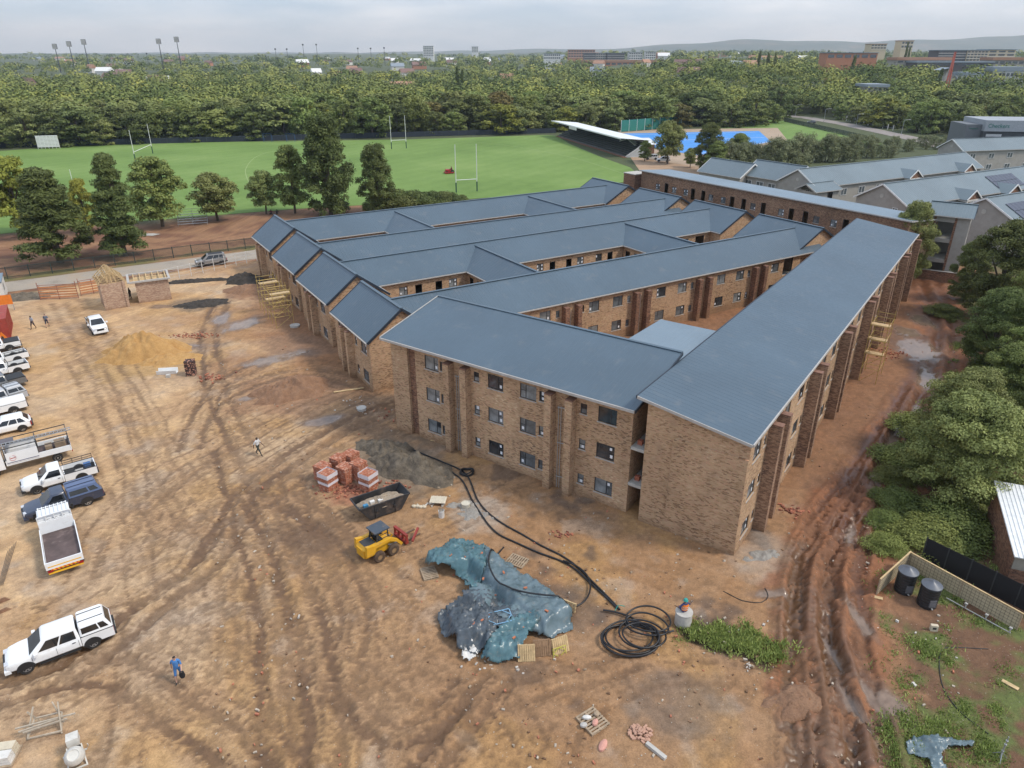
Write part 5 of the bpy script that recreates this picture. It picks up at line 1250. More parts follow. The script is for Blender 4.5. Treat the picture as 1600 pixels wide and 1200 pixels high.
# willowy trees behind the grey residences, trees by the court
L_WIL = leaf_mat('grey_green_leaves', (.09, .105, .05), (.31, .33, .17), .12)
WIL = Proto('willow', 9, 4.2, 6000, .24, L_WIL, 311, 'column', .03, 50, .24, .16, aspect=.25, shell=.25, limbs=16, droop=-.5)
rr = random.Random(41)
for i in range(26):
    x = 1128 + i * 10.6 + rr.uniform(-5, 5); yb = 262 + (8 if x < 1250 else -4 if x < 1330 else -8) - (x - 1128) * .03; b = at(x, yb); tp_ = aty(x, 222 + rr.uniform(-10, 10) - (8 if 1230 < x < 1330 else 0), b.y)
    plant(WIL, b, max(4, tp_.z), 'wispy grey-green tree in the thicket behind the grey residences', name='willow_tree', group='thicket behind the grey residences', wide=rr.uniform(.9, 1.3))
for i in range(20):
    x = 1300 + i * 9.5 + rr.uniform(-5, 5); b = at(x, rr.uniform(232, 244) - (x - 1300) * .05); tp_ = aty(x, b.y * 0 + rr.uniform(208, 220), b.y)
    if (x > 1478 and b.y < 250): continue
    plant(WIL, b, max(4, min(9, tp_.z)), 'wispy grey-green tree in the thicket by the palisade fence of the far street', name='willow_tree', group='thicket by the far street', wide=rr.uniform(.9, 1.3))
for (x, yb, xt, yt, pr, w_, lab) in [(1043, 256, 1044, 186, PLANE, .95, 'round-crowned tree beside the parked white cars'), (1007, 252, 1005, 218, PLANE2, 1.0, 'small dark tree left of the parked white cars'), (1078, 262, 1076, 230, PLANE, .9, 'small tree in the car park by the blue court'), (1104, 268, 1130, 188, RT[2], .75, 'tall dark tree in front of the blue court'), (1150, 266, 1150, 206, RT[1], .8, 'mid-green tree at the left end of the grey-green thicket'), (1118, 272, 1112, 218, PLANE2, 1.1, 'leafy tree right of the car park'), (1262, 292, 1262, 292 - 22, BUSH_M, 1.3, 'bright bush in front of the grey gable')]:
    plant_px(pr, (x, yb), (xt, yt), lab, wide=w_)
rr = random.Random(47)
for i in range(26):
    x = rr.uniform(1380, 1600) if i < 17 else rr.uniform(1180, 1300); yb = (rr.uniform(196, 208) + (x - 1380) * .05) if i < 17 else rr.uniform(176, 181); b = at(x, yb)
    if road_d(b.x, b.y) < 8 or (x > 1490 and b.y < 262): continue
    k = rr.choice((0, 1, 2, 3, 4)); plant(FP[k], b, rr.uniform(9, 15), KIND[k] + ' beside the far street', name='street_tree', group='trees beside the far street, ' + KIND[k], wide=rr.uniform(.8, 1.1))
# --- hills on the horizon
t = NT('hill_cover'); co = t.coords(); a = t.noise(co, .004, 6, .65); c = t.ramp(a, [(.35, (.035, .055, .03)), (.55, (.07, .08, .05)), (.68, (.17, .13, .09)), (.75, (.3, .28, .25))]); t.l(c, t.b.inputs['Base Color']); t.b.inputs['Roughness'].default_value = .95
def hill(name, prof, dist, depth=1500):
    xs_ = np.linspace(prof[0][0], prof[-1][0], 60); zs = [aty(x, np.interp(x, [p[0] for p in prof], [p[1] for p in prof]), dist).z + 6 * math.sin(x * .31) for x in xs_]
    rows = []
    for k, f in enumerate((-1.0, -.6, -.25, 0, .5, 1.0)):
        g_ = math.cos(f * math.pi / 2) ** .8 if abs(f) < 1 else 0
        rows.append([((x - 800) / F * dist * 1.1, dist + f * depth, max(-2, z * g_) if g_ else -5) for x, z in zip(xs_, zs)])
    mb = MB(); n = len(xs_); P = [p for r_ in rows for p in r_]; mb.add(P, [(i * n + j, i * n + j + 1, (i + 1) * n + j + 1, (i + 1) * n + j) for i in range(5) for j in range(n - 1)])
    tag(mb.build(name, t.mat, smooth=True, fix=False, angle=180), kind='structure')
hill('hills', [(760, 84), (900, 78), (1000, 70), (1050, 66), (1090, 62), (1150, 63), (1230, 66), (1300, 63), (1380, 60), (1440, 56), (1466, 52), (1480, 48), (1494, 48), (1510, 53), (1600, 54), (1760, 56)], 7500)
hill('hills', [(-200, 86), (100, 84), (400, 82), (600, 82), (800, 78), (840, 75), (880, 77), (1000, 80), (1200, 72), (1700, 70)], 9500)
# ================================================================ VEHICLES
RUB = mat('tyre_rubber', (.022, .021, .02), .9, var=.2, dirt=((.12, .085, .06), .2))
RIM = mat('alloy_rim', (.45, .46, .47), .35, .7, var=.1)
PLAST = mat('black_plastic', (.02, .02, .021), .6, var=.2)
LAMP = mat('headlamp_glass', (.55, .57, .6), .1); TAIL = mat('tail_lamp', (.30, .012, .012), .25)
def paint(name, col): return mat(name, col, .28, var=.03, coat=.6, dirt=((.40, .31, .22), .06))
WHITE_CAR = paint('white_car_paint', (.78, .79, .79)); SILVER = paint('silver_car_paint', (.42, .43, .44)); NAVY = paint('navy_car_paint', (.030, .042, .075)); GREYC = paint('grey_car_paint', (.13, .135, .14)); BROWNG = paint('bronze_grey_paint', (.20, .19, .18))
WHEELS = {}
def wheel(root, x, y, r, w=.24, steel=False):
    key = (r, w, steel)
    if key not in WHEELS:
        n = 28; pr = [(r * .62, -w/2), (r * .9, -w/2), (r * .98, -w*.36), (r, -w*.2), (r, w*.2), (r * .98, w*.36), (r * .9, w/2), (r * .62, w/2)]
        t = MB(); t.loft([[(q * math.cos(2*math.pi*i/n), z, q * math.sin(2*math.pi*i/n)) for i in range(n)] for q, z in pr], caps=False)
        m = MB(); m.cyl((0, -w*.34, 0), (0, w*.34, 0), r * .63, n=n)
        if not steel:
            for k in range(6):
                a = 2*math.pi*k/6
                m.bar((r*.1*math.cos(a), w*.37, r*.1*math.sin(a)), (r*.58*math.cos(a), w*.40, r*.58*math.sin(a)), r*.16, .03, up=(0,1,0)); m.bar((r*.1*math.cos(a), -w*.37, r*.1*math.sin(a)), (r*.58*math.cos(a), -w*.40, r*.58*math.sin(a)), r*.16, .03, up=(0,1,0))
        dk = MB()
        for s in (-1, 1): dk.lathe([(r*.28, 0), (r*.60, .004)], n=24) if False else dk.cyl((0, s*w*.345, 0), (0, s*w*.36, 0), r*.5, n=24)
        h = MB()
        for s in (-1, 1): h.cyl((0, s*w*.36, 0), (0, s*w*.44, 0), r*.16, n=12)
        WHEELS[key] = (t.mesh('wheel', RUB, True), m.mesh('rim', RIM if not steel else mat('steel_rim', (.3, .3, .3), .5, .4), True), dk.mesh('rim_hollow', PLAST), h.mesh('hub_cap', RIM))
    t, m, dk, h = WHEELS[key]
    o = link('wheel', t, root, (x, y, r)); link('rim', m, o); link('rim_hollow', dk, o); link('hub_cap', h, o)
def ring(x, w, z0, z1, tuck=.9):
    half = [(w * tuck, z0), (w, z0 + .10), (w * 1.0, z0 + (z1 - z0) * .55), (w * .985, z1 - .10), (w * .93, z1 - .02), (w * .6, z1 + .012), (0, z1 + .02)]
    return [(x, y, z) for y, z in half] + [(x, -y, z) for y, z in half[-2::-1]]
def body(root, stations, m, name='body'):
    mb = MB(); mb.loft([ring(*s) for s in stations]); return mb.build(name, m, root, smooth=True, angle=35)
class Green:                                 # tapered glasshouse: bottom rectangle -> top rectangle
    def __init__(s, xb0, xb1, xt0, xt1, zb, zt, wb, wt): s.a = (xb0, xb1, xt0, xt1, zb, zt, wb, wt)
    def pt(s, face, u, v):                   # u along the face, v upwards
        xb0, xb1, xt0, xt1, zb, zt, wb, wt = s.a; z = zb + (zt - zb) * v; w = wb + (wt - wb) * v; x0 = xb0 + (xt0 - xb0) * v; x1 = xb1 + (xt1 - xb1) * v
        if face in ('L', 'R'): return Vector((x0 + (x1 - x0) * u, w if face == 'L' else -w, z))
        return Vector((x1 if face == 'F' else x0, -w + 2 * w * u, z))
    def shell(s, root, m, name='cab', bulge=.05):
        xb0, xb1, xt0, xt1, zb, zt, wb, wt = s.a; mb = MB()
        def rg(v, k=1.0):
            z = zb + (zt - zb) * v; w = (wb + (wt - wb) * v) * k; x0 = xb0 + (xt0 - xb0) * v; x1 = xb1 + (xt1 - xb1) * v; c = .07
            sx = (x1 - x0) * (1 - k) / 2; x0 += sx; x1 -= sx
            return [(x1, -w + c, z), (x1, w - c, z), (x1 - c, w, z), (x0 + c, w, z), (x0, w - c, z), (x0, -w + c, z), (x0 + c, -w, z), (x1 - c, -w, z)]
        R_ = [rg(0), rg(1)]; top = rg(1, .94); R_.append([(x, y, z + bulge * .75) for x, y, z in top]); top = rg(1, .6); R_.append([(x, y, z + bulge) for x, y, z in top])
        mb.loft(R_); return mb.build(name, m, root, smooth=True, angle=30)
    def glass(s, parent, face, u0, u1, v0, v1, name='window', skew0=0, skew1=0, m=None):
        out = {'L': Vector((0, 1, .25)), 'R': Vector((0, -1, .25)), 'F': Vector((1, 0, .4)), 'B': Vector((-1, 0, .2))}[face].normalized()
        q = [s.pt(face, u0, v0), s.pt(face, u1, v0), s.pt(face, u1 + skew1, v1), s.pt(face, u0 + skew0, v1)]
        P = [p + out * .014 for p in q] + [p - out * .02 for p in q]
        MB().add(P, [(0,1,2,3),(7,6,5,4),(0,4,5,1),(1,5,6,2),(2,6,7,3),(3,7,4,0)]).build(name, m or GLASS_CAR, parent)
def common(o, L, W, axles, r, m, zb=.45, ztail=.95, steel=False, face=True):
    hl, hw = L / 2, W / 2
    for x in axles:
        for s in (-1, 1):
            wheel(o, x, s * (hw - .12), r, .24, steel)
            ar = MB(); n = 16; pts = []
            for i in range(n + 1):
                a = math.pi * i / n - .12 + .24 * i / n * 0
                pts.append((x + (r + .09) * math.cos(a), r + (r + .09) * math.sin(a)))
            ar.prism(pts, 'y', s * (hw - .30), s * (hw + .012)); ar.build('wheel_arch', PLAST, o)
    if face:
        for s in (-1, 1):
            MB().box(hl - .26, hl - .02, s * (hw - .36) - .16, s * (hw - .36) + .16, zb + .28, zb + .46).build('headlight', LAMP, o)
            MB().box(-hl - .015, -hl + .07, s * (hw - .09) - .07, s * (hw - .09) + .07, ztail - .28, ztail + .06).build('tail_light', TAIL, o)
        MB().box(hl - .08, hl + .02, -.38, .38, zb + .18, zb + .42).build('grille', PLAST, o); MB().box(hl - .25, hl + .05, -hw + .1, hw - .1, zb - .1, zb + .1).build('bumper', m if not steel else PLAST, o); MB().box(-hl - .1, -hl + .1, -hw + .12, hw - .12, zb - .05, zb + .12).build('rear_bumper', PLAST, o)
        MB().box(-hl - .108, -hl - .1, -.26, .26, zb + .0, zb + .1).build('number_plate', mat('plate_yellow_white', (.65, .63, .5), .5), o)
def pickup(label, loc, rz, m, cab='single', bed='open', L=5.2, W=1.8, canopy_m=None, steel=False, rails=False, group='vehicles parked in the yard', name='pickup_truck', load=None):
    o = thing(name, label, 'pickup', loc, rz, group); hl, hw = L / 2, W / 2; cb = -.30 if cab == 'single' else -1.0 if cab == 'double' else -.62
    body(o, [(cb, hw, .42, 1.06), (hl - 1.35, hw, .42, 1.06), (hl - .75, hw * .985, .42, 1.02), (hl - .3, hw * .93, .42, .95), (hl - .08, hw * .82, .45, .85), (hl, hw * .66, .5, .76)], m)
    g = Green(cb, hl - 1.18, cb + .10, hl - 1.95, 1.03, 1.66, hw * .955, hw * .74); cabo = g.shell(o, m)
    g.glass(cabo, 'F', .06, .94, .08, .93, 'windscreen'); g.glass(cabo, 'B', .14, .86, .3, .88, 'rear_window')
    for s in 'LR':
        if cab == 'single': g.glass(cabo, s, .10, .80, .12, .86, 'window', skew0=.01, skew1=.0)
        else: g.glass(cabo, s, .07, .42, .12, .86); g.glass(cabo, s, .46, .84, .12, .86)
    for s in (-1, 1):
        for x in ([cb + .12, hl - 1.35] if cab == 'single' else [cb + .1, (cb + hl - 1.2) / 2 - .05, hl - 1.32]): MB().box(x, x + .014, s * (hw + .001) - .006, s * (hw + .001) + .006, .5, 1.0).build('door_seam', PLAST, o)
        MB().box(cb + .25, cb + .42, s * (hw + .012) - .014, s * (hw + .012) + .014, .90, .94).build('door_handle', PLAST, o)
        MB().box(hl - 1.62, hl - 1.45, s * (hw + .11) - .11, s * (hw + .11) + .11, 1.06, 1.22).build('mirror', m, o); MB().box(cb + .1, hl - 1.6, s * (hw - .02) - .07, s * (hw - .02) + .07, .34, .39).build('side_step', PLAST, o)
    # load bed: real walls round an open box
    x0, x1 = -hl, cb - .03; t_ = .07; B = MB()
    for y0, y1 in ((-hw * .985, -hw * .985 + t_), (hw * .985 - t_, hw * .985)): B.box(x0 + t_, x1, y0, y1, .45, 1.05)
    B.box(x0, x0 + t_, -hw * .985, hw * .985, .45, 1.05); B.box(x1 - t_, x1 - .001, -hw * .9, hw * .9, .45, 1.05); B.box(x0 + t_, x1 - t_, -hw * .9, hw * .9, .58, .64)
    bo = B.build('load_bed', m, o)
    MB().box(x0 + t_ + .01, x1 - t_ - .01, -hw * .89, hw * .89, .645, .67).build('bed_liner', PLAST, bo)
    for y in (-hw * .985 + .035, hw * .985 - .035): MB().box(x0, x1, y - .04, y + .04, 1.052, 1.075).build('bed_rail', PLAST, bo)
    if bed == 'canopy':
        cm = canopy_m or m; cg = Green(x0 + .02, x1 + .01, x0 + .30, x1 - .01, 1.08, 1.69, hw * .95, hw * .77); c = cg.shell(o, cm, 'canopy', .06)
        for s in 'LR': cg.glass(c, s, .07, .33, .22, .78, skew0=.05); cg.glass(c, s, .38, .93, .22, .78)
        cg.glass(c, 'B', .1, .9, .15, .88, 'rear_window')
        for yy in (-.35, .35): MB().bar((x0 + .35, yy, 1.77), (x1 - .05, yy, 1.77), .03).build('roof_rail', PLAST, c)
    elif bed == 'tonneau': MB().box(x0 + .05, x1, -hw * .93, hw * .93, 1.08, 1.12).build('tonneau_cover', PLAST, o)
    elif bed == 'lid':
        lb = MB(); lb.loft([[(x, y * k, z) for x, y in ((x0, -hw * .95), (x1, -hw * .95), (x1, hw * .95), (x0, hw * .95))] for z, k in ((1.08, 1), (1.22, .96), (1.26, .8))]); lb.build('hard_lid', canopy_m or m, o)
    if rails or bed == 'open':
        rl = MB()
        for s in (-1, 1):
            y = s * hw * .93
            if rails:
                for x in np.linspace(x0 + .08, x1 - .1, 4): rl.bar((x, y, 1.05), (x, y, 1.45), .035)
                rl.bar((x0 + .05, y, 1.45), (x1, y, 1.45), .04); rl.bar((x0 + .05, y, 1.25), (x1, y, 1.25), .03)
            else: rl.tube([(x1 - .08, y, 1.05), (x1 - .15, y * .9, 1.5), (x1 - .15, y * .6, 1.58)], .03, 6)
        if not rails: rl.bar((x1 - .15, -hw * .57, 1.58), (x1 - .15, hw * .57, 1.58), .05)
        rl.build('roll_bar' if not rails else 'bed_rails', PLAST, o)
    if load:
        for (dx, dy, sx, sy, sz, lm) in load: MB().box(x0 + dx, x0 + dx + sx, dy, dy + sy, .68, .68 + sz).build('load_item', lm, o)
    common(o, L, W, (hl - .95, -hl + 1.15), .37, m, steel=steel); return o
def car(label, loc, rz, m, kind='hatch', group='vehicles parked in the yard', name='car'):
    L, W, zt = {'hatch': (4.0, 1.72, 1.42), 'suv': (4.7, 1.9, 1.78), 'suv2': (4.2, 1.75, 1.75)}[kind]; hl, hw = L / 2, W / 2; zb = .92 if kind == 'hatch' else 1.08
    o = thing(name, label, 'car', loc, rz, group); b0 = .32 if kind == 'hatch' else .42
    body(o, [(-hl, hw * .8, b0 + .12, zb - .1), (-hl + .12, hw * .94, b0, zb), (-hl + .6, hw, b0, zb), (hl - 1.2, hw, b0, zb), (hl - .6, hw * .97, b0, zb - .06), (hl - .15, hw * .85, b0, zb - .18), (hl, hw * .62, b0 + .08, zb - .28)], m)
    g = Green(-hl + .06, hl - .95, -hl + (.55 if kind == 'hatch' else .22), hl - 1.85, zb - .03, zt, hw * .95, hw * .74); c = g.shell(o, m, 'cabin', .05)
    g.glass(c, 'F', .06, .94, .06, .93, 'windscreen'); g.glass(c, 'B', .1, .9, .2, .9, 'rear_window')
    for s in 'LR': g.glass(c, s, .10, .30, .12, .85, skew0=.04); g.glass(c, s, .33, .57, .12, .85); g.glass(c, s, .60, .88, .12, .85)
    for s in (-1, 1): MB().box(hl - 1.45, hl - 1.3, s * (hw + .1) - .1, s * (hw + .1) + .1, zb, zb + .14).build('mirror', m, o)
    if kind != 'hatch':
        for s in (-1, 1): MB().bar((-hl + .5, s * hw * .62, zt + .09), (hl - 2.0, s * hw * .62, zt + .09), .04).build('roof_rail', PLAST, o)
        MB().box(-hl + .5, hl - 2.1, -hw * .55, hw * .55, zt + .055, zt + .075).build('roof_panel', PLAST if kind == 'suv' else m, o)
    common(o, L, W, (hl - .82, -hl + .78), .32 if kind == 'hatch' else .38, m, zb=b0 + .1, ztail=zb - .08); return o
def pose(pf, pr, half, flip=1):              # near-side tyre contacts (front, rear) -> centre, heading
    a, b = gat(*pf), gat(*pr); d = (a - b).normalized(); n = Vector((-d.y, d.x, 0))
    if n.y < 0: n = -n
    c = (a + b) / 2 + n * half; return Vector((c.x, c.y, gz(c.x, c.y) - .03)), math.atan2(d.y, d.x)
def set_at(p, rz): return Vector((p.x, p.y, gz(p.x, p.y) - .03)), rz
c, rz = pose((44, 1050), (155, 1009), .8); pickup('white double-cab pickup with white canopy, nearest the bottom-left corner', c, rz, WHITE_CAR, 'double', 'canopy', L=5.35, W=1.85)
c, rz = pose((64, 813), (144, 787), .78); pickup('dark blue single-cab pickup with ribbed blue canopy behind the tipper truck', c, rz, NAVY, 'single', 'canopy', canopy_m=paint('blue_canopy_paint', (.075, .11, .21)))
junk = [(.3, -.5, .5, .4, .3, mat('blue_bag', (.05, .12, .28), .7)), (.9, .1, .6, .5, .2, mat('grey_sacks', (.35, .33, .3), .9)), (.25, .2, .4, .35, .18, PLAST)]
c, rz = pose((60, 771), (134, 750), .78); pickup('white single-cab pickup with black bed rails and loaded bed', c, rz, WHITE_CAR, 'single', 'rails', steel=True, rails=True, load=junk)
hd = rz
c, rz = pose((-22, 688), (45, 672), .75); car('white hatchback parked beside the sign-board truck', c, rz, WHITE_CAR, 'hatch')
row = [((-48, 664), (36, 643), WHITE_CAR, 'single', 'lid', 'white pickup with flat white load cover, beside the hatchback'), ((-45, 651), (41, 626), SILVER, 'double', 'canopy', 'silver double-cab pickup with matching canopy in the row at the left edge'),
       ((-45, 625), (40, 603), GREYC, 'double', 'tonneau', 'grey double-cab pickup with black soft bed cover'), ((-40, 600), (47, 580), WHITE_CAR, 'extra', 'open', 'white pickup with open black bed, third from the top of the row'),
       ((-38, 584), (47, 562), WHITE_CAR, 'single', 'rails', 'white pickup with low black bed rails, second from the top of the row'), ((-48, 562), (33, 545), WHITE_CAR, 'double', 'tonneau', 'white double-cab pickup with black bed cover at the top of the row')]
for pf, pr, m, cb, bd, lab in row:
    c, rz = pose(pf, pr, .8); pickup(lab, c, rz, m, cb, bd, rails=(bd == 'rails'))
a, b = gat(147, 525), gat(137, 509); d = (a - b).normalized(); n_ = Vector((-d.y, d.x, 0)); n_ = n_ if n_.x > 0 else -n_; cc = (a + b) / 2 + n_ * .8
pickup('white pickup facing the camera on the open yard, by the sand heap', *set_at(cc, math.atan2(d.y, d.x)), WHITE_CAR, 'double', 'open', group='vehicles in the yard')
a, b = at(317.5, 417.5), at(346, 414); d = (a - b).normalized(); cc = (a + b) / 2 + Vector((-d.y, d.x, 0)) * (-.8 if -d.x > 0 and False else .8) * (1 if d.x > 0 else -1)
car('bronze-grey off-roader driving along the lane outside the fence', (cc.x, cc.y, .03), math.atan2(d.y, d.x), BROWNG, 'suv', group='vehicles on the roads')
b = at(1018, 250); car('left white off-roader parked beside the grandstand', (b.x, b.y, .06), R(170), WHITE_CAR, 'suv2', group='cars parked by the court')
b = at(1036, 253.5); car('right white off-roader parked beside the grandstand', (b.x, b.y, .06), R(165), WHITE_CAR, 'suv2', group='cars parked by the court')
b = at(1268, 193); car('small dark car on the far street', (b.x, b.y, .07), R(150), GREYC, 'hatch', group='vehicles on the roads')
# --- light trucks
BED_RUST = mat('rusty_truck_bed', (.10, .07, .065), .8, var=.35, scale=1.2, dirt=((.34, .27, .25), .35))
def truck(label, loc, rz, L, W, bed_z=.95, wall_h=.4, cabL=1.65):
    o = thing('flatbed_truck', label, 'truck', loc, rz, 'vehicles parked in the yard'); hl, hw = L / 2, W / 2; c0 = hl - cabL
    mb = MB(); prof = [(c0, .55), (hl - .02, .55), (hl, 1.05), (hl - .10, 1.35), (hl - .38, 2.12), (hl - .55, 2.2), (c0 + .08, 2.2), (c0, 2.1)]
    mb.loft([[(x, y, z) for x, z in prof] for y in (-hw * .9, -hw * .86, hw * .86, hw * .9)]) if False else mb.prism(prof, 'y', -hw * .9, hw * .9)
    cb = mb.build('cab', WHITE_CAR, o)
    def slope(y0, y1, t0, t1, nm):
        a, b_ = Vector((hl - .10, 0, 1.35)), Vector((hl - .38, 0, 2.12)); n = Vector((.94, 0, .34)) * .012; p, q = a.lerp(b_, t0) + n, a.lerp(b_, t1) + n
        MB().add([(p.x, y0, p.z), (p.x, y1, p.z), (q.x, y1, q.z), (q.x, y0, q.z), (p.x - .03, y0, p.z), (p.x - .03, y1, p.z), (q.x - .03, y1, q.z), (q.x - .03, y0, q.z)], [(0,1,2,3),(7,6,5,4),(0,4,5,1),(1,5,6,2),(2,6,7,3),(3,7,4,0)]).build(nm, GLASS_CAR, cb)
    slope(-hw * .8, hw * .8, .05, .95, 'windscreen')
    for s in (-1, 1):
        MB().prism([(c0 + .45, 1.38), (hl - .22, 1.38), (hl - .42, 2.02), (c0 + .45, 2.02)], 'y', s * hw * .9 - .008, s * hw * .9 + .012).build('window', GLASS_CAR, cb)
        MB().box(hl - .35, hl - .25, s * (hw + .08) - .07, s * (hw + .08) + .07, 1.5, 1.85).build('mirror', PLAST, cb); MB().box(c0 + .42, c0 + .434, s * hw * .902 - .006, s * hw * .902 + .006, .65, 2.05).build('door_seam', PLAST, cb)
        MB().box(hl - .03, hl + .03, s * (hw * .62) - .2, s * (hw * .62) + .2, .75, .95).build('headlight', LAMP, cb); MB().box(-hl - .03, -hl + .03, s * (hw - .2) - .14, s * (hw - .2) + .14, .62, .76).build('tail_light', TAIL, o)
    for y in (-.45, 0, .45): MB().box(c0 - .012, c0 + .01, y - .17, y + .17, 1.5, 1.92).build('rear_window', GLASS_CAR, cb)
    for s in (-.35, .35): MB().box(-hl + .15, hl - .3, s - .05, s + .05, .6, .8).build('chassis_rail', PLAST, o)
    x0, x1 = -hl, c0 - .12
    MB().box(x0, x1, -hw, hw, bed_z - .12, bed_z).build('deck', WHITE_CAR, o); MB().box(x0 + .09, x1 - .09, -hw + .09, hw - .09, bed_z + .004, bed_z + .03).build('deck_floor', BED_RUST, o)
    for y in (-hw, hw - .06): MB().box(x0 + .08, x1, y, y + .06, bed_z + .001, bed_z + wall_h).build('drop_side', WHITE_CAR, o)
    MB().box(x0, x0 + .07, -hw, hw, bed_z + .001, bed_z + wall_h).build('tailgate', WHITE_CAR, o); MB().box(x1 - .06, x1, -hw + .062, hw - .062, bed_z + .001, bed_z + wall_h + .5).build('headboard', WHITE_CAR, o)
    r = .38
    for x in (hl - .85, -hl + 1.15):
        for s in (-1, 1): wheel(o, x, s * (hw - .16), r, .25, True)
    return o, x0, x1, hw, hl
a, b = gat(107, 897), at(80, 786, 2.2); d = (Vector((b.x, b.y, 0)) - Vector((a.x, a.y, 0))); hdg = math.atan2(d.y, d.x); Lt = 6.2; dn = d.normalized(); cc = Vector((a.x, a.y, 0)) + dn * (Lt / 2)
tk, x0, x1, hw, hl = truck('white drop-side truck with empty rusty bed and striped tailboard', *set_at(cc, hdg), Lt, 2.15)
CHEV = mat('red_reflector', (.55, .05, .02), .4); YREF = mat('yellow_reflector', (.75, .42, .03), .4)
MB().box(x0 - .012, x0 - .002, -.95, .95, 1.0, 1.07).build('yellow_strip', YREF, tk)
MB().box(x0 - .012, x0 - .002, -.82, .82, .70, .84).build('chevron_board', YREF, tk)
for k in range(7): y = -.78 + k * .235; MB().add([(x0 - .02, y, .705), (x0 - .02, y + .11, .705), (x0 - .02, y + .2, .835), (x0 - .02, y + .09, .835), (x0 - .014, y, .705), (x0 - .014, y + .11, .705), (x0 - .014, y + .2, .835), (x0 - .014, y + .09, .835)], [(0,1,2,3),(7,6,5,4),(0,4,5,1),(1,5,6,2),(2,6,7,3),(3,7,4,0)]).build('chevron', CHEV, tk)
MB().box(x0 - .05, x0 + .05, -1.0, 1.0, .5, .58).build('rear_bumper', YREF, tk)
hb = MB()
for y in (-1.0, -.5, 0, .5, 1.0): hb.bar((x1 + .02, y, 1.0), (x1 + .02, y, 2.3), .06)
for z in (1.45, 1.9, 2.3): hb.bar((x1 + .02, -1.0, z), (x1 + .02, 1.0, z), .06)
hb.build('ladder_rack', WHITE_CAR, tk)
rk = MB()
for y in np.linspace(-.85, .85, 8): rk.bar((x1 + .1, y, 2.30), (hl - .45, y, 2.30), .05)
for x in (x1 + .12, hl - .5): rk.bar((x, -.9, 2.26), (x, .9, 2.26), .05)
rk.build('roof_rack', WHITE_CAR, tk)
c, rz = pose((8, 743), (86, 722), .85); tk, x0, x1, hw, hl = truck('white truck with company sign boards, pipe rack and a ladder on top', c, rz, 6.4, 2.1, wall_h=.35)
PIPEB = mat('black_rack_paint', (.03, .03, .03), .5)
rk = MB()
for s in (-1, 1):
    for x in (x0 + .05, (x0 + x1) / 2, x1 - .05): rk.bar((x, s * hw * .95, .95), (x, s * hw * .95, 2.35), .06)
    rk.bar((x0, s * hw * .95, 2.35), (hl - .3, s * hw * .95, 2.35), .06); rk.bar((x0, s * hw * .95, 1.85), (x1, s * hw * .95, 1.85), .05)
for x in (x0 + .05, (x0 + x1) / 2, x1, hl - .3): rk.bar((x, -hw * .95, 2.35), (x, hw * .95, 2.35), .05)
rk.build('pipe_rack', PIPEB, tk)
ld = MB()
for y in (.1, .55): ld.bar((x0 - .3, y, 2.45), (x1 + 1.0, y, 2.45), .06)
for x in np.arange(x0 - .2, x1 + 1.0, .28): ld.bar((x, .1, 2.45), (x, .55, 2.45), .035)
ld.build('ladder', STEEL, tk)
MB().box(x1 - .9, hl - .35, -hw * .8, -.05, 2.4, 2.44).build('rack_deck', mat('grey_mesh_deck', (.12, .11, .12), .8), tk)
for s in (-1, 1):
    sb = MB().box(x1 - 2.3, x1 - .1, s * (hw + .03) - .02, s * (hw + .03) + .02, 1.0, 1.95).build('sign_board', WHITE_CAR, tk)
    lg = MB(); n = 20                        # red ring emblem
    for k in range(n):
        if 3 <= k <= 4: continue
        a0, a1 = 2*math.pi*k/n, 2*math.pi*(k+1)/n; xx = (x1 - 1.85 if s * math.cos(rz) < 0 else x1 - .5) if False else x1 - .55
        lg.bar((xx + .22*math.cos(a0), s*(hw+.055), 1.45 + .22*math.sin(a0)), (xx + .22*math.cos(a1), s*(hw+.055), 1.45 + .22*math.sin(a1)), .05, .01)
    lg.box(xx - .17, xx + .17, s*(hw+.055)-.005, s*(hw+.055)+.005, 1.42, 1.48); lg.build('emblem', RED_P, sb)
    MB().box(x1 - 2.3, x1 - .1, s*(hw+.054)-.004, s*(hw+.054)+.004, 1.06, 1.11).build('blue_stripe', mat('blue_stripe', (.03, .04, .12), .5), sb)
for i, (dx, sx, sz) in enumerate([(.3, .8, .5), (1.3, .5, .35)]): MB().box(x0 + dx, x0 + dx + sx, -.4, .4, .98, .98 + sz).build('load_item', mat('brown_board', (.28, .2, .13), .9), tk)
# --- red ride-on mower on the field
b = at(703, 271); o = thing('ride_on_mower', 'small red ride-on mower with driver on the sports field', 'mower', (b.x, b.y, .06), R(200)); RM = mat('mower_red', (.35, .02, .025), .4)
MB().box(.1, 1.3, -.5, .5, .5, 1.15).build('bonnet', RM, o); MB().box(-.9, .1, -.6, .6, .5, .8).build('rear_body', RM, o); MB().box(-.8, -.35, -.3, .3, .8, 1.0).build('seat', PLAST, o); MB().box(-1.0, 1.6, -1.1, 1.1, .15, .4).build('cutting_deck', RM, o); MB().bar((.05, 0, 1.1), (-.2, 0, 1.45), .05).build('steering_column', PLAST, o)
for x, r_ in ((-.6, .5), (1.0, .36)):
    for s in (-1, 1): wheel(o, x, s * .75, r_, .3, True)
b = thing('person', 'person in dark red clothing riding the mower', 'person', (b.x, b.y, .06), R(200)); mb = MB(); mb.tube([(-.5, 0, .98), (-.55, 0, 1.25), (-.5, 0, 1.5), (-.48, 0, 1.62), (-.46, 0, 1.78), (-.46, 0, 1.9)], [.16, .2, .2, .07, .11, .06], 10)
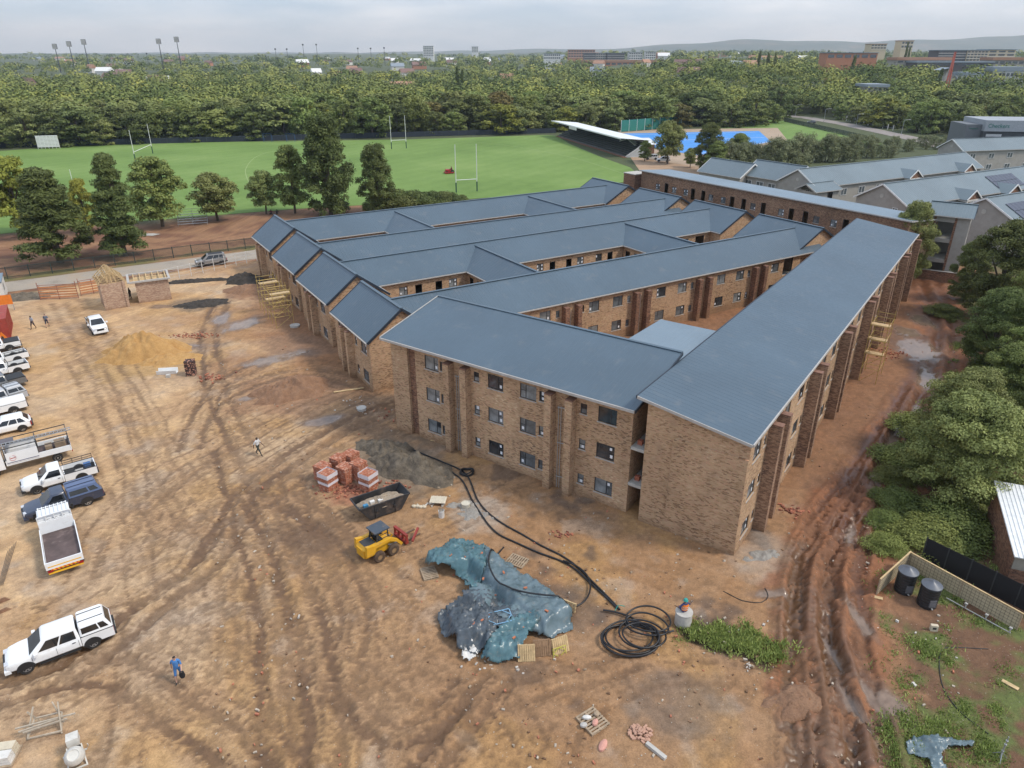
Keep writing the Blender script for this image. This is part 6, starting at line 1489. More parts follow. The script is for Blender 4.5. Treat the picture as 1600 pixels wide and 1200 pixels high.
for s in (-1, 1): mb.tube([(-.5, s * .2, 1.5), (-.35, s * .26, 1.25), (-.12, s * .14, 1.35)], [.07, .05, .04], 8); mb.tube([(-.5, s * .1, 1.02), (-.1, s * .16, 1.05), (0, s * .17, .7)], [.1, .08, .06], 8)
mb.build('body', mat('dark_red_cloth', (.16, .02, .03), .9), b, smooth=True)
# ================================================================ THINGS ON THE SITE
TIMBER = mat('raw_pine_timber', (.50, .36, .19), .85, var=.25, scale=4); OLDWOOD = mat('weathered_wood', (.33, .25, .17), .9, var=.3, scale=5)
YTUBE = mat('yellow_scaffold_tube', (.46, .33, .10), .5, .3, var=.25); CLAY = mat('red_clay_brick', (.40, .15, .085), .9, var=.3, scale=6)
ORNET = mat('orange_barrier_net', (.50, .22, .10), .8, var=.15); PIPEK = mat('black_poly_pipe', (.014, .014, .016), .42, var=.3)
WSACK = mat('white_sacking', (.62, .60, .56), .9, var=.15); CEM = mat('cement_grey', (.45, .43, .39), .95, var=.15, bump=.4)
def heap(name, label, cat, c, rx, ry, h, m, seed, rz=0.0, rough=.35, peaks=1, kind=None, seg=(34, 72)):
    nr_, na = seg; V = []; Fq = []; r = np.random.RandomState(seed)
    cz = gz(c[0], c[1])
    A, Rr = np.meshgrid(np.arange(na) * 2 * math.pi / na, np.linspace(0, 1, nr_)); lx, ly = Rr * np.cos(A) * rx, Rr * np.sin(A) * ry
    edge = 1 + .8 * (fbm(np.cos(A) * 2 + seed, np.sin(A) * 2, 1.0, 3, seed) - .5)
    X = lx * edge; Y = ly * edge; prof = (1 - Rr ** 1.3) ** 1.05
    Z = h * prof * (1 + rough * 1.3 * (fbm(X + seed * 3, Y, .55, 4, seed) - .5)) + rough * .42 * (fbm(X, Y + seed, 2.8, 3, seed + 2) - .5) * np.minimum(1, (1 - Rr) * 6) - .12 * Rr ** 8
    V = np.stack([X, Y, Z], -1).reshape(-1, 3); idx_ = np.arange(nr_ * na).reshape(nr_, na)
    Fq = np.stack([idx_[:-1], np.roll(idx_[:-1], -1, 1), np.roll(idx_[1:], -1, 1), idx_[1:]], -1).reshape(-1, 4)
    me_ = bpy.data.meshes.new(name); np_mesh(me_, V, Fq); me_.polygons.foreach_set('use_smooth', [True] * len(me_.polygons)); me_.materials.append(m)
    o = link(name, me_, None, (c[0], c[1], cz), rz); return tag(o, label, cat, kind=kind)
def soil_mat(name, c1, c2, sc=1.5):
    t = NT(name); co = t.coords(); a = t.noise(co, sc, 6, .7); b = t.noise(co, sc * 7, 5, .7)
    t.l(t.ramp(t.math('ADD', t.math('MULTIPLY', a, .6), t.math('MULTIPLY', b, .4)), [(.35, c1), (.65, c2)]), t.b.inputs['Base Color']); t.b.inputs['Roughness'].default_value = .95; t.bump(t.math('ADD', a, b), .9, .12); MATS[name] = t.mat; return t.mat
SAND = soil_mat('ochre_sand', (.38, .20, .065), (.56, .34, .13)); DARKSOIL = soil_mat('dark_clay_soil', (.06, .048, .036), (.22, .18, .13)); BLACKSOIL = soil_mat('black_soil', (.02, .018, .016), (.075, .062, .05)); REDSOIL = soil_mat('red_soil', (.18, .095, .055), (.33, .19, .11))
b = at(222, 556); heap('sand_heap', 'large ochre sand heap in the open yard', 'sand heap', (b.x, b.y + .5), 5.2, 3.2, 2.5, SAND, 3, R(10), .9)
b = at(255, 562); heap('sand_heap', 'low spread-out tail of ochre sand beside the large heap', 'sand heap', (b.x + .6, b.y), 3.4, 2.2, .8, SAND, 5, R(20), .8)
b = at(640, 738); heap('soil_mound', 'grey-brown mound of dug clay beside the brick stacks', 'soil mound', (b.x + .4, b.y + .4), 3.9, 2.3, 1.45, DARKSOIL, 7, R(-25), 1.5)
b = at(605, 705); heap('soil_mound', 'smaller clay mound behind the brick stacks', 'soil mound', (b.x, b.y), 3.0, 1.8, 1.0, DARKSOIL, 9, R(-30), 1.5)
b = at(316, 476); heap('soil_heap', 'low black soil heap near the gatehouses', 'soil heap', (b.x, b.y), 3.6, 1.7, .7, BLACKSOIL, 11, R(25), .8)
b = at(385, 440); heap('soil_heap', 'black soil heap at the left end of the farthest wing', 'soil heap', (b.x, b.y), 3.6, 2.2, 1.3, BLACKSOIL, 13, 0, .8)
b = at(398, 455); heap('soil_heap', 'red-brown soil heap in front of the black one', 'soil heap', (b.x, b.y), 4.5, 2.4, 1.0, REDSOIL, 15, R(10), .7)
b = at(285, 440); heap('soil_heap', 'thin strip of black soil along the wire fence', 'soil heap', (b.x + 2, b.y), 5.5, .9, .5, BLACKSOIL, 17, R(12), .8)
b = at(455, 610); heap('soil_heap', 'wide low red-brown spoil heap beside the wings', 'soil heap', (b.x, b.y), 4.2, 2.8, 1.4, REDSOIL, 19, R(30), 1.3)
b = at(1240, 1095); heap('soil_heap', 'small red earth heap beside the wheel ruts', 'soil heap', (b.x, b.y), 2.0, 1.1, .35, REDSOIL, 21, R(20), .7)
b = at(40, 465); heap('soil_heap', 'dark soil heap beside the red container', 'soil heap', (b.x, b.y), 4, 2, .8, DARKSOIL, 23, R(20), .8)
b = at(1195, 868); heap('gravel_heap', 'thin spread of pale broken concrete at the block corner', 'gravel heap', (b.x, b.y), 1.7, .7, .14, soil_mat('broken_concrete', (.26, .23, .20), (.46, .43, .38), 4), 25, R(10), 1.0)
b = at(770, 600 + 200); heap('gravel_heap', 'patch of spilled cement beside the white drums', 'gravel heap', (b.x - 1.5, b.y), 2.0, 1.2, .10, MATS['broken_concrete'], 27, R(-20), 1.0)
# scattered rubble, stones and brick bits: nobody could count them
def scatter(name, pts, smin, smax, mats_, seed, label):
    r = random.Random(seed); mb = MB()
    for x, y in pts:
        s = r.uniform(smin, smax); z = gz(x, y); a = r.uniform(0, 3.14); ca_, sa_ = math.cos(a), math.sin(a); l, w, h = s * r.uniform(.8, 1.6), s * r.uniform(.5, .9), s * r.uniform(.4, .8); P = []
        for zz in (-.02, h):
            for i, j in ((-1,-1),(1,-1),(1,1),(-1,1)):
                k = r.uniform(.65, 1.0) * .5; u, v = i * l * k, j * w * k; P.append((x + u * ca_ - v * sa_, y + u * sa_ + v * ca_, z + zz * r.uniform(.7, 1)))
        mb.add(P, [(3,2,1,0),(4,5,6,7),(0,1,5,4),(1,2,6,5),(2,3,7,6),(3,0,4,7)], r.randrange(len(mats_)))
    return tag(mb.build(name, mats_, fix=False), label, kind='stuff')
r = random.Random(8); pts = []
for k in range(2600):
    px_, py_ = r.uniform(330, 1500), r.uniform(600, 1200) if r.random() < .8 else r.uniform(450, 650); p = at(px_, py_)
    u, v = (p - BO).dot(BU), (p - BO).dot(BV); pp, qq = (p - WG).dot(WP), (p - WG).dot(WQ)
    if (-32.5 < u < .9 and 0 < v < 70) or (pp > -1 and -2 < qq < 56): continue
    if float(fbm(np.array([p.x]), np.array([p.y]), .35, 3, 57)[0]) + r.uniform(-.12, .12) > .5: pts.append((p.x, p.y))
STONE = mat('pale_stone', (.40, .34, .27), .95, var=.3); scatter('rubble', pts, .05, .17, [STONE, OLDWOOD, CLAY, STONE, mat('brown_clod', (.16, .09, .05), .95), mat('brown_clod2', (.22, .13, .075), .95)], 9, 'stones, clods and brick bits strewn over the site')
def cluster(c, n, sx, sy, seed):
    r = random.Random(seed); return [(c.x + r.gauss(0, sx), c.y + r.gauss(0, sy)) for _ in range(n)]
scatter('brick_rubble', cluster(at(300, 524), 90, 1.6, .5, 1) + cluster(at(1240, 798), 50, .45, .35, 2) + cluster(at(545, 765), 130, 1.3, .5, 3) + cluster(at(613, 760), 110, .55, .4, 4) + cluster(at(1385, 553), 90, .9, .7, 5) + cluster(at(330, 590), 60, .7, .5, 6) + cluster(at(880, 835), 20, .6, .3, 7) + cluster(at(640, 650), 30, 2, 1, 8), .10, .24, [CLAY, mat('dark_clay_bit', (.22, .08, .05), .9)], 10, 'broken red bricks lying in loose patches')
scatter('litter', cluster(at(665, 790), 14, .5, .3, 11) + cluster(at(470, 960 - 500 + 500), 3, .3, .3, 12) + cluster(at(1170, 1045), 6, .2, .15, 13) + cluster(at(1450, 1010), 8, 1.6, 1.4, 14) + cluster(at(760, 1040), 14, 1.6, .4, 15) + cluster(at(560, 630), 16, 1.3, .8, 16) + cluster(at(1150, 975), 7, 2.0, .8, 17) + cluster(at(650, 640), 12, 2, 1.0, 18), .06, .2, [mat('dirty_paper', (.45, .41, .36), .9), mat('pale_paper', (.55, .52, .47), .9)], 11, 'scraps of paper and sacking on the ground')

# ---------------------------------------------------------------- brick stacks on pallets
def brick_stack(label, c, rz, h=1.5, wrap=False, w=1.05, m=None):
    o = thing('brick_stack', label, 'brick stack', (c.x, c.y, gz(c.x, c.y) - .02), rz, 'stacks of bricks')
    m = m or CLAY; r = random.Random(int(c.x * 100)); pl = MB()
    for y in (-.4, 0, .4): pl.box(-w/2, w/2, y - .06, y + .06, 0, .1)
    pl.build('pallet', OLDWOOD, o)
    n = int(h / .095); mb = MB(); z = .1
    for k in range(n):                       # courses laid crosswise, ragged at the edges
        a, b = (5, 10) if k % 2 else (10, 5); dx, dy = w / a, w / b
        for i in range(a):
            for j in range(b):
                if 0 < i < a - 1 and 0 < j < b - 1 and k < n - 1: continue
                e = .012; jx, jy = r.uniform(-.022, .022), r.uniform(-.022, .022)
                mb.box(-w/2 + i * dx + e + jx, -w/2 + (i + 1) * dx - e + jx, -w/2 + j * dy + e + jy, -w/2 + (j + 1) * dy - e + jy, z, z + .085, 0 if r.random() < .72 else 1)
        z += .095
    tag(mb.build('bricks', [m, mat('pale_pink_brick', (.50, .26, .18), .9, var=.2)], o, fix=False), kind='stuff')
    if wrap:
        f = MB(); q = w / 2 + .03
        for z0, z1 in ((h - .28, h + .1), (h * .42, h * .58)):
            f.loft([[(s * q, t * q, zz) for s, t in ((-1,-1),(1,-1),(1,1),(-1,1))] for zz in (z0, z1)], caps=False)
        f.build('plastic_wrap', mat('milky_plastic_wrap', (.66, .62, .64), .35), o, fix=False)
za = R(-32)
for px_, py_, h, wr, lab in [(514, 762, 1.5, True, 'front brick stack of the left pair, wrapped in plastic'), (506, 748, 1.4, False, 'rear brick stack of the left pair'), (541, 751, 1.5, False, 'front brick stack of the middle pair'), (531, 738, 1.6, False, 'rear brick stack of the middle pair'), (577, 763, 1.5, True, 'front brick stack of the right pair with plastic bands'), (562, 747, 1.55, False, 'brick stack behind the plastic-banded one'), (550, 732, 1.55, False, 'rearmost brick stack of the right row')]:
    c0 = at(px_, py_); brick_stack(lab, c0, za, h, wr)
c0 = at(300, 586); brick_stack('narrow stack of dark bricks beside the sand heap', c0, R(10), 1.7, False, .95, mat('dark_plum_brick', (.075, .045, .04), .9, var=.3))
# ---------------------------------------------------------------- skip
a, b = at(568, 815), at(622, 796); ang = math.atan2(b.y - a.y, b.x - a.x)
sk = thing('skip_bin', 'black steel skip with sloping ends, half full of rubble', 'skip', ((a.x + b.x) / 2 - .1, (a.y + b.y) / 2 + .75, gz(a.x, a.y)), ang)
SKB = mat('black_skip_paint', (.03, .03, .032), .55, var=.3, dirt=((.16, .11, .08), .3)); mb = MB()
prof = [(-1.25, .12), (1.25, .12), (2.0, 1.25), (-2.0, 1.25)]
for s in (-1, 1): mb.prism(prof, 'y', s * .86 - .03, s * .86 + .03)
mb.add([(-1.25,-.84,.12),(1.25,-.84,.12),(1.25,.84,.12),(-1.25,.84,.12)], [(0,1,2,3)]); mb.add([(1.25,-.84,.12),(2.0,-.84,1.25),(2.0,.84,1.25),(1.25,.84,.12)], [(0,1,2,3)]); mb.add([(-1.25,-.84,.12),(-2.0,-.84,1.25),(-2.0,.84,1.25),(-1.25,.84,.12)], [(3,2,1,0)])
mb.build('bin_body', SKB, sk, fix=False); rm = MB()
for p, q in (((-2,-.88,1.25),(2,-.88,1.25)),((-2,.88,1.25),(2,.88,1.25)),((-2,-.88,1.25),(-2,.88,1.25)),((2,-.88,1.25),(2,.88,1.25))): rm.bar(p, q, .09)
rm.build('rim', SKB, sk)
for x in (-.8, .8): MB().box(x - .05, x + .05, -.95, -.89, .15, 1.2).build('side_rib', SKB, sk)
for x in (-.7, .7): MB().cyl((x, -1.02, .75), (x, -.89, .75), .07, n=10).build('lifting_lug', SKB, sk)
h_ = heap('rubble_fill', None, None, (0, 0), 1.75, .8, .25, soil_mat('skip_rubble', (.22, .16, .11), (.46, .38, .29), 2.5), 31, 0, .8); h_.parent = sk; h_.location = (0, 0, .95)
for i, (x, y, m_) in enumerate([(-1.5, -.5, mat('blue_plastic', (.05, .2, .35), .5)), (-.9, -.3, WSACK), (-.3, -.45, WSACK), (.2, -.1, OLDWOOD)]): MB().box(x, x + .35, y, y + .25, 1.0, 1.2).build('rubbish', m_, sk)
# ---------------------------------------------------------------- skid-steer loader
YEL_M = mat('loader_yellow', (.62, .33, .02), .45, var=.08, dirt=((.25, .17, .10), .25)); DRK = mat('loader_dark', (.035, .035, .036), .6); MUDT = mat('muddy_tyre', (.085, .055, .036), .95, var=.3, bump=.5)
a, b = gat(590, 876), gat(617, 862); ang = math.atan2(b.y - a.y, b.x - a.x); nrm = Vector((-math.sin(ang), math.cos(ang), 0)); cc = (a + b) / 2 + nrm * .7
sl_ = thing('skid_steer_loader', 'yellow skid-steer loader with dark roof and muddy wheels', 'loader', (cc.x, cc.y, gz(cc.x, cc.y) - .04), ang)
MB().prism([(-1.45, .45), (.75, .35), (.95, .6), (.7, .95), (-.45, 1.1), (-.55, 1.32), (-1.35, 1.32), (-1.5, 1.1)], 'y', -.52, .52).build('chassis', YEL_M, sl_)
for s in (-1, 1):
    MB().prism([(-1.5, .75), (-.9, .72), (-.75, 1.12), (.35, 1.16), (.95, .82), (1.02, .96), (.42, 1.38), (-.85, 1.36), (-1.45, 1.5)], 'y', s * .66 - .13, s * .66 + .13).build('side_frame', YEL_M, sl_)
    MB().bar((.95, s * .66, .9), (1.35, s * .6, .35), .14, .2).build('lift_arm', YEL_M, sl_); MB().bar((.3, s * .6, .8), (1.25, s * .55, .55), .08).build('tilt_ram', STEEL, sl_)
    for x in (-.62, .5):
        t_ = MB(); n = 26; t_.loft([[(q * math.cos(2*math.pi*i/n) , z, q * math.sin(2*math.pi*i/n)) for i in range(n)] for q, z in ((.2, -.14), (.36, -.15), (.42, -.1), (.43, 0), (.42, .1), (.36, .15), (.2, .14))], caps=False)
        w_ = t_.build('wheel', MUDT, sl_, smooth=True, loc=(x, s * .86, .43)); MB().cyl((0, -.1, 0), (0, .1, 0), .22, n=18).build('rim', mat('muddy_rim', (.25, .16, .08), .9), w_); 
MB().box(-1.36, -.56, -.42, .42, 1.325, 1.345).build('engine_grille', DRK, sl_); MB().box(-1.56, -1.48, -.45, .45, .5, 1.1).build('rear_door', YEL_M, sl_)
cg = MB()
for x, y in ((-.5, -.45), (-.5, .45), (.45, -.45), (.45, .45)): cg.bar((x, y, 1.05), (x + (.1 if x < 0 else -.05), y, 2.0), .07)
for z in (1.4, 1.7): cg.bar((-.42, -.45, z), (.42, -.45, z), .035); cg.bar((-.42, .45, z), (.42, .45, z), .035)
cg.build('cab_frame', DRK, sl_); MB().box(-.62, .55, -.55, .55, 2.0, 2.09).build('roof', mat('dark_blue_roof', (.05, .065, .085), .5, dirt=((.25, .18, .12), .3)), sl_); MB().box(-.35, .1, -.28, .28, 1.1, 1.25).build('seat', DRK, sl_); MB().box(-.4, -.25, -.28, .28, 1.25, 1.75).build('seat_back', DRK, sl_); MB().box(-.42, -.3, -.4, .4, 1.3, 1.95).build('rear_screen', GLASS_CAR, sl_)
fk = thing('fork_attachment', 'red pallet-fork attachment on the front of the loader', 'loader fork', (cc.x + 1.75 * math.cos(ang), cc.y + 1.75 * math.sin(ang), gz(cc.x, cc.y)), ang); RDK = mat('dull_red_steel', (.26, .035, .025), .6, var=.25)
MB().box(-.15, .1, -.75, .75, .15, .32).build('lower_beam', RDK, fk); MB().box(-.12, .08, -.75, .75, .75, .9).build('upper_beam', RDK, fk)
for y in (-.7, -.25, .25, .7): MB().box(-.1, .06, y - .06, y + .06, .32, .75).build('upright', RDK, fk)
for y in (-.35, .35): MB().box(.1, 1.35, y - .06, y + .06, .1, .16).build('tine', mat('worn_steel', (.2, .13, .09), .6, .5), fk)
MB().bar((.3, -.9, .3), (1.3, -.2, .55), .14).build('jaw', RDK, fk)
# ---------------------------------------------------------------- pallets
def pallet(label, loc, rz=0.0, tilt=0.0, m=None, group='wooden pallets', w=1.2, d=1.0):
    o = thing('pallet', label, 'pallet', loc, rz, group); o.rotation_euler = (tilt, 0, rz); m = m or OLDWOOD
    for i in range(8): MB().box(-w/2 + i * w/7.6, -w/2 + i * w/7.6 + .1, -d/2, d/2, .12, .142).build('slat', m, o)
    for y in (-d/2 + .05, 0, d/2 - .05): MB().box(-w/2, w/2 + .005, y - .045, y + .045, .022, .12).build('bearer', m, o)
    for x in (-w/2 + .05, 0, w/2 - .05): MB().box(x - .05, x + .05, -d/2, d/2, 0, .022).build('base_board', m, o)
    return o
b = gat(808, 878); pallet('flat weathered pallet behind the blue tarpaulin', b, R(-30), w=1.3, d=1.1)
b = gat(671, 897); pallet('pallet poking out under the teal tarpaulin near the loader forks', b, R(-70))
for i, (px_, py_, rz_, lab, m_) in enumerate([(822, 1030, -12, 'leaning pallet left of the three at the tarpaulin edge', TIMBER), (846, 1022, -8, 'brown boarded pallet, middle of the three at the tarpaulin edge', mat('brown_board_wood', (.26, .16, .09), .9, var=.2)), (874, 1018, 10, 'leaning pallet with a yellow frame, right of the three', TIMBER)]):
    b = gat(px_, py_); pallet(lab, (b.x, b.y + .1, b.z + .42), R(rz_ + 15), R(68), m_, w=.95, d=.95)
yf = thing('steel_window', 'small yellow steel window frame leaning on the right pallet', 'frame', (gat(874, 1020).x + .02, gat(874, 1020).y - .22, .02), R(24)); YFR = mat('yellow_frame_paint', (.5, .48, .08), .5)
for p, q in (((-.4,0,0),(.4,0,0)),((-.4,.12,.6),(.4,.12,.6)),((-.4,0,0),(-.4,.12,.6)),((.4,0,0),(.4,.12,.6)),((-.4,.06,.3),(0,.12,.6)),((0,.12,.6),(.4,.06,.3)),((.4,.06,.3),(0,0,0)),((0,0,0),(-.4,.06,.3))): MB().bar(p, q, .03).build('bar', YFR, yf)
b = gat(885, 950); o = pallet('pallet standing on edge at the far side of the tarpaulin', (b.x, b.y, b.z + .3), R(-30), R(75), TIMBER, w=1.3, d=.6)
b = gat(926, 1128); pallet('broken pallet with rubbish lying at the bottom of the picture', b, R(-55), w=1.3, d=1.2)
for i, (dx, dy, sx, sy, m_) in enumerate([(-.3, .1, .5, .25, WSACK), (.1, -.2, .45, .3, mat('pink_sack', (.55, .28, .22), .9)), (.2, .3, .35, .25, OLDWOOD), (-.5, -.35, .4, .3, mat('grey_sack', (.42, .40, .37), .9))]):
    mb = MB(); mb.lathe([(.02, 0), (.5, .03), (.45, .12), (.2, .17), (.02, .18)], 9); o = mb.build('cement_bag', m_, None, smooth=True, loc=(b.x + dx, b.y + dy, b.z + .15), rz=i * 1.1); o.scale = (sx, sy, 1); tag(o, ['white empty cement bag on the broken pallet', 'pink empty cement bag on the broken pallet', 'brown crumpled bag at the far side of the broken pallet', 'grey crumpled bag at the near side of the broken pallet'][i], 'bag')
b = gat(942, 1166); mb = MB(); mb.lathe([(.02, 0), (.5, .02), (.48, .12), (.25, .2), (.02, .22)], 10); o = mb.build('cement_bag', mat('pink_sack', (.55, .28, .22), .9), None, smooth=True, loc=b, rz=R(60)); o.scale = (.75, .38, 1); tag(o, 'torn pink cement bag on the mud below the broken pallet', 'bag')
bp = thing('brick_pile', 'small loose pile of pinkish bricks at the bottom of the picture', 'brick pile', gat(1000, 1146), 0); rr = random.Random(6); PKB = mat('pinkish_brick', (.46, .27, .19), .9, var=.25)
bm_ = MB().box(-.11, .11, -.053, .053, 0, .073).mesh('brick', PKB)
for k in range(58):
    q = rr.random() ** .6 * .62; a_ = rr.uniform(0, 6.28); o = link('brick', bm_, bp, (q * math.cos(a_), q * .8 * math.sin(a_), max(0, .24 * (1 - q / .62)) * rr.random()), rr.uniform(0, 3)); o.rotation_euler = (rr.uniform(-.25, .25), rr.uniform(-.25, .25), rr.uniform(0, 3.1))
a, b = gat(1010, 1163), gat(1040, 1187); o = thing('concrete_beam', 'short pale concrete beam beside the small brick pile', 'beam', (a + b) / 2, math.atan2(b.y - a.y, b.x - a.x)); L_ = (b - a).length; MB().box(-L_/2, L_/2, -.1, .1, -.02, .17).build('beam_body', CEM, o)
for s in (-1, 1): MB().box(s * L_/2 - .003, s * L_/2 + .003, -.06, .06, .03, .12).build('beam_end', CONC, o)
# ---------------------------------------------------------------- tarpaulin-covered stacks
def tarp_mat(name, c1, c2):
    t = NT(name); co = t.coords(); a = t.noise(co, 1.2, 5, .6); b = t.noise(co, 6, 4, .6)
    c = t.ramp(a, [(.3, c1), (.7, c2)]); d_ = t.ramp(t.noise(co, 2.3, 6, .75), [(.56, (0, 0, 0)), (.72, (1, 1, 1))]); c = t.mix(t.math('MULTIPLY', d_, .45), c, (.30, .25, .19))
    t.l(c, t.b.inputs['Base Color']); t.b.inputs['Roughness'].default_value = .30; t.bump(t.math('ADD', t.math('MULTIPLY', a, 1.2), t.math('MULTIPLY', b, .4)), .35, .05); MATS[name] = t.mat; return t.mat
T_BLUE = tarp_mat('grey_blue_tarp', (.075, .115, .13), (.15, .205, .23)); T_TEAL = tarp_mat('teal_tarp', (.05, .11, .128), (.10, .195, .22)); T_NAVY = tarp_mat('dark_navy_tarp', (.04, .052, .062), (.095, .115, .135))
STK = []                                     # covered stacks: centre, half sizes, bearing, height
for (px_, py_), hx, hy, a_, h in [((775, 905), 2.3, .8, -52, 1.15), ((835, 950), 2.0, 1.0, -50, 1.1), ((700, 885), 1.1, .9, 20, 1.0), ((795, 978), 1.5, .9, 10, .75), ((735, 985), 1.0, 1.1, 10, 1.0), ((795, 1015), 1.2, .5, 12, .85), ((740, 935), 1.0, .7, -20, .7)]:
    c0 = at(px_, py_); STK.append((c0.x, c0.y, hx, hy, R(a_), h * .82))
def stack_h(X, Y):
    Z = np.zeros_like(X)
    for cx, cy, hx, hy, a_, h in STK:
        dx, dy = (X - cx) * math.cos(a_) + (Y - cy) * math.sin(a_), -(X - cx) * math.sin(a_) + (Y - cy) * math.cos(a_)
        e = np.maximum(np.abs(dx) - hx, np.abs(dy) - hy); Z = np.maximum(Z, h * sstep(.55, -.1, e))
    return Z
def inside(P, X, Y):
    m = np.zeros(X.shape, bool); n = len(P)
    for i in range(n):
        (x0, y0), (x1, y1) = P[i], P[(i + 1) % n]; c_ = ((y0 > Y) != (y1 > Y)); m ^= c_ & (X < (x1 - x0) * (Y - y0) / (y1 - y0 + 1e-12) + x0)
    return m
def tarp(name, label, outline, m, lift, seed, wr=.10, step=.10):
    """cloth draped over the covered stacks, outline in photo pixels at ground level"""
    P = [tuple(at(*p)[:2]) for p in outline]; x0, x1 = min(p[0] for p in P), max(p[0] for p in P); y0, y1 = min(p[1] for p in P), max(p[1] for p in P)
    X, Y = np.meshgrid(np.arange(x0 - .1, x1 + .1, step), np.arange(y0 - .1, y1 + .1, step))
    Xw = X + (fbm(X, Y, 1.5, 3, seed) - .5) * .5; Yw = Y + (fbm(X, Y, 1.5, 3, seed + 5) - .5) * .5; M = inside(P, Xw, Yw)
    a_ = fbm(X, Y, .6, 2, seed + 9) * 9; rid = 1 - np.abs(2 * vnoise((X * np.cos(a_ * .12) + Y * np.sin(a_ * .12)) * 2.2, (Y - X) * .7, seed + 3) - 1); rid2 = 1 - np.abs(2 * fbm(X + Y * .4, Y - X * .3, 3.1, 3, seed + 4) - 1)
    sag = 1 + (fbm(X, Y, .9, 3, seed + 1) - .5) * .35
    Z = base_height(X, Y) + stack_h(X, Y) * sag + lift + wr * 1.1 * rid ** 2 + wr * 1.0 * rid2 ** 4 + wr * .5 * (_hash(np.round(X * 9), np.round(Y * 9), seed) - .5)
    ids = -np.ones(X.shape, int); ids[M] = np.arange(M.sum()); V = np.stack([X[M] + (rid2[M] - .5) * .06, Y[M], Z[M]], 1)
    q = np.stack([ids[:-1, :-1], ids[:-1, 1:], ids[1:, 1:], ids[1:, :-1]], -1).reshape(-1, 4); q = q[(q >= 0).all(1)]
    me_ = bpy.data.meshes.new(name); np_mesh(me_, V, q); me_.materials.append(m)
    o = link(name, me_); tag(o, label, 'tarpaulin', 'tarpaulins over the stacked materials'); so = o.modifiers.new('thick', 'SOLIDIFY'); so.thickness = .012; return o
tarp('tarpaulin', 'long grey-blue tarpaulin over the main stack, held down with bricks', [(735, 850), (770, 862), (800, 885), (840, 912), (868, 935), (892, 962), (895, 985), (862, 1002), (830, 995), (800, 985), (760, 975), (735, 950), (722, 905), (715, 870)], T_BLUE, .05, 1)
tarp('tarpaulin', 'crumpled teal tarpaulin at the end nearest the loader', [(662, 885), (685, 860), (705, 845), (740, 848), (760, 868), (762, 900), (748, 935), (728, 930), (722, 905), (700, 902), (668, 895)], T_TEAL, .09, 2, .16)
tarp('tarpaulin', 'dark navy tarpaulin heaped at the left side of the stack', [(682, 965), (700, 948), (735, 942), (765, 965), (780, 990), (770, 1018), (735, 1032), (715, 1022), (700, 1005), (682, 990)], T_NAVY, .08, 3, .2)
tarp('tarpaulin', 'teal tarpaulin at the end nearest the camera, beside the leaning pallets', [(768, 1000), (790, 985), (830, 975), (845, 990), (825, 1005), (815, 1035), (795, 1042), (765, 1040), (745, 1035)], T_TEAL, .12, 4, .16)
tarp('tarpaulin', 'grey-blue tarpaulin with a blue steel frame lying on it', [(722, 935), (770, 935), (812, 965), (805, 985), (780, 998), (750, 992), (735, 970)], T_NAVY, .10, 5, .08)
tarp('tarpaulin', 'white plastic sheet hanging out of the dark tarpaulin', [(722, 1020), (745, 1008), (748, 1025), (735, 1040), (722, 1038)], mat('white_plastic_sheet', (.6, .58, .55), .5), .16, 6, .14)
def on_tarp(px_, py_, k=0.0):
    P = at(px_, py_)
    for _ in range(4):
        z = float(stack_h(np.array([P.x]), np.array([P.y]))[0]) + gz(P.x, P.y) + k; P = at(px_, py_, z)
    return P
rr = random.Random(3)
hbm = MB().box(-.11, .11, -.053, .053, 0, .073).mesh('brick', mat('orange_brick', (.46, .16, .08), .9, var=.15))
for i, (x, y) in enumerate([(704, 868), (740, 858), (753, 865), (727, 870), (787, 895), (821, 919), (829, 958), (816, 980), (803, 997), (753, 970), (773, 930), (755, 905), (854, 955), (740, 975), (765, 960)]):
    p = on_tarp(x, y, .22); o = link('loose_brick', hbm, None, p, rr.uniform(0, 3)); tag(o, 'orange brick weighing down the tarpaulins', 'brick', 'bricks holding down the tarpaulins')
p = on_tarp(780, 965, .26); fr = thing('steel_window', 'light blue steel window frame lying on the tarpaulin', 'frame', p, R(18)); BFR = mat('light_blue_frame', (.22, .42, .60), .5)
for a_, b_ in (((-.75,-.5),(.75,-.5)),((-.75,.5),(.75,.5)),((-.75,-.5),(-.75,.5)),((.75,-.5),(.75,.5)),((-.75,0),(-.3,.5)),((.75,0),(.3,.5)),((-.75,0),(-.3,-.5)),((.75,0),(.3,-.5))): MB().bar((*a_, .04), (*b_, .04), .035).build('bar', BFR, fr)
# ---------------------------------------------------------------- black pipe: run, loop and coils
def pipe(label, pix, r, lift=0.0, name='pipe', extra=None):
    P = []
    for x, y in smooth_path([at(*p)[:2] for p in pix], .35): P.append((x, y, max(gz(x, y), gz(x, y) + float(stack_h(np.array([x]), np.array([y]))[0]) * 1.12) + r + lift))
    mb = MB(); mb.tube(P, r, 8); return tag(mb.build(name, PIPEK, None, smooth=True, angle=80), label, 'pipe', 'black pipes and hoses')
pipe('upper of the two black pipes running from the building to the coil', [(640, 700), (690, 722), (728, 742), (748, 785), (775, 812), (835, 846), (890, 876), (935, 920), (968, 955)], .065)
pipe('lower of the two black pipes running from the building to the coil', [(648, 708), (695, 733), (722, 752), (742, 790), (775, 832), (830, 858), (888, 882), (928, 918), (964, 953)], .065, .01)
pipe('loop of black pipe lying across the tarpaulin', [(787, 858), (768, 882), (764, 905), (775, 928), (800, 944), (840, 953), (880, 955), (908, 948), (921, 930), (920, 908), (905, 890), (880, 878)], .055, .16)
pipe('short tail of black pipe left of the tied coil', [(942, 957), (960, 960), (985, 968), (1010, 985), (1040, 992), (1052, 990)], .06, .1)
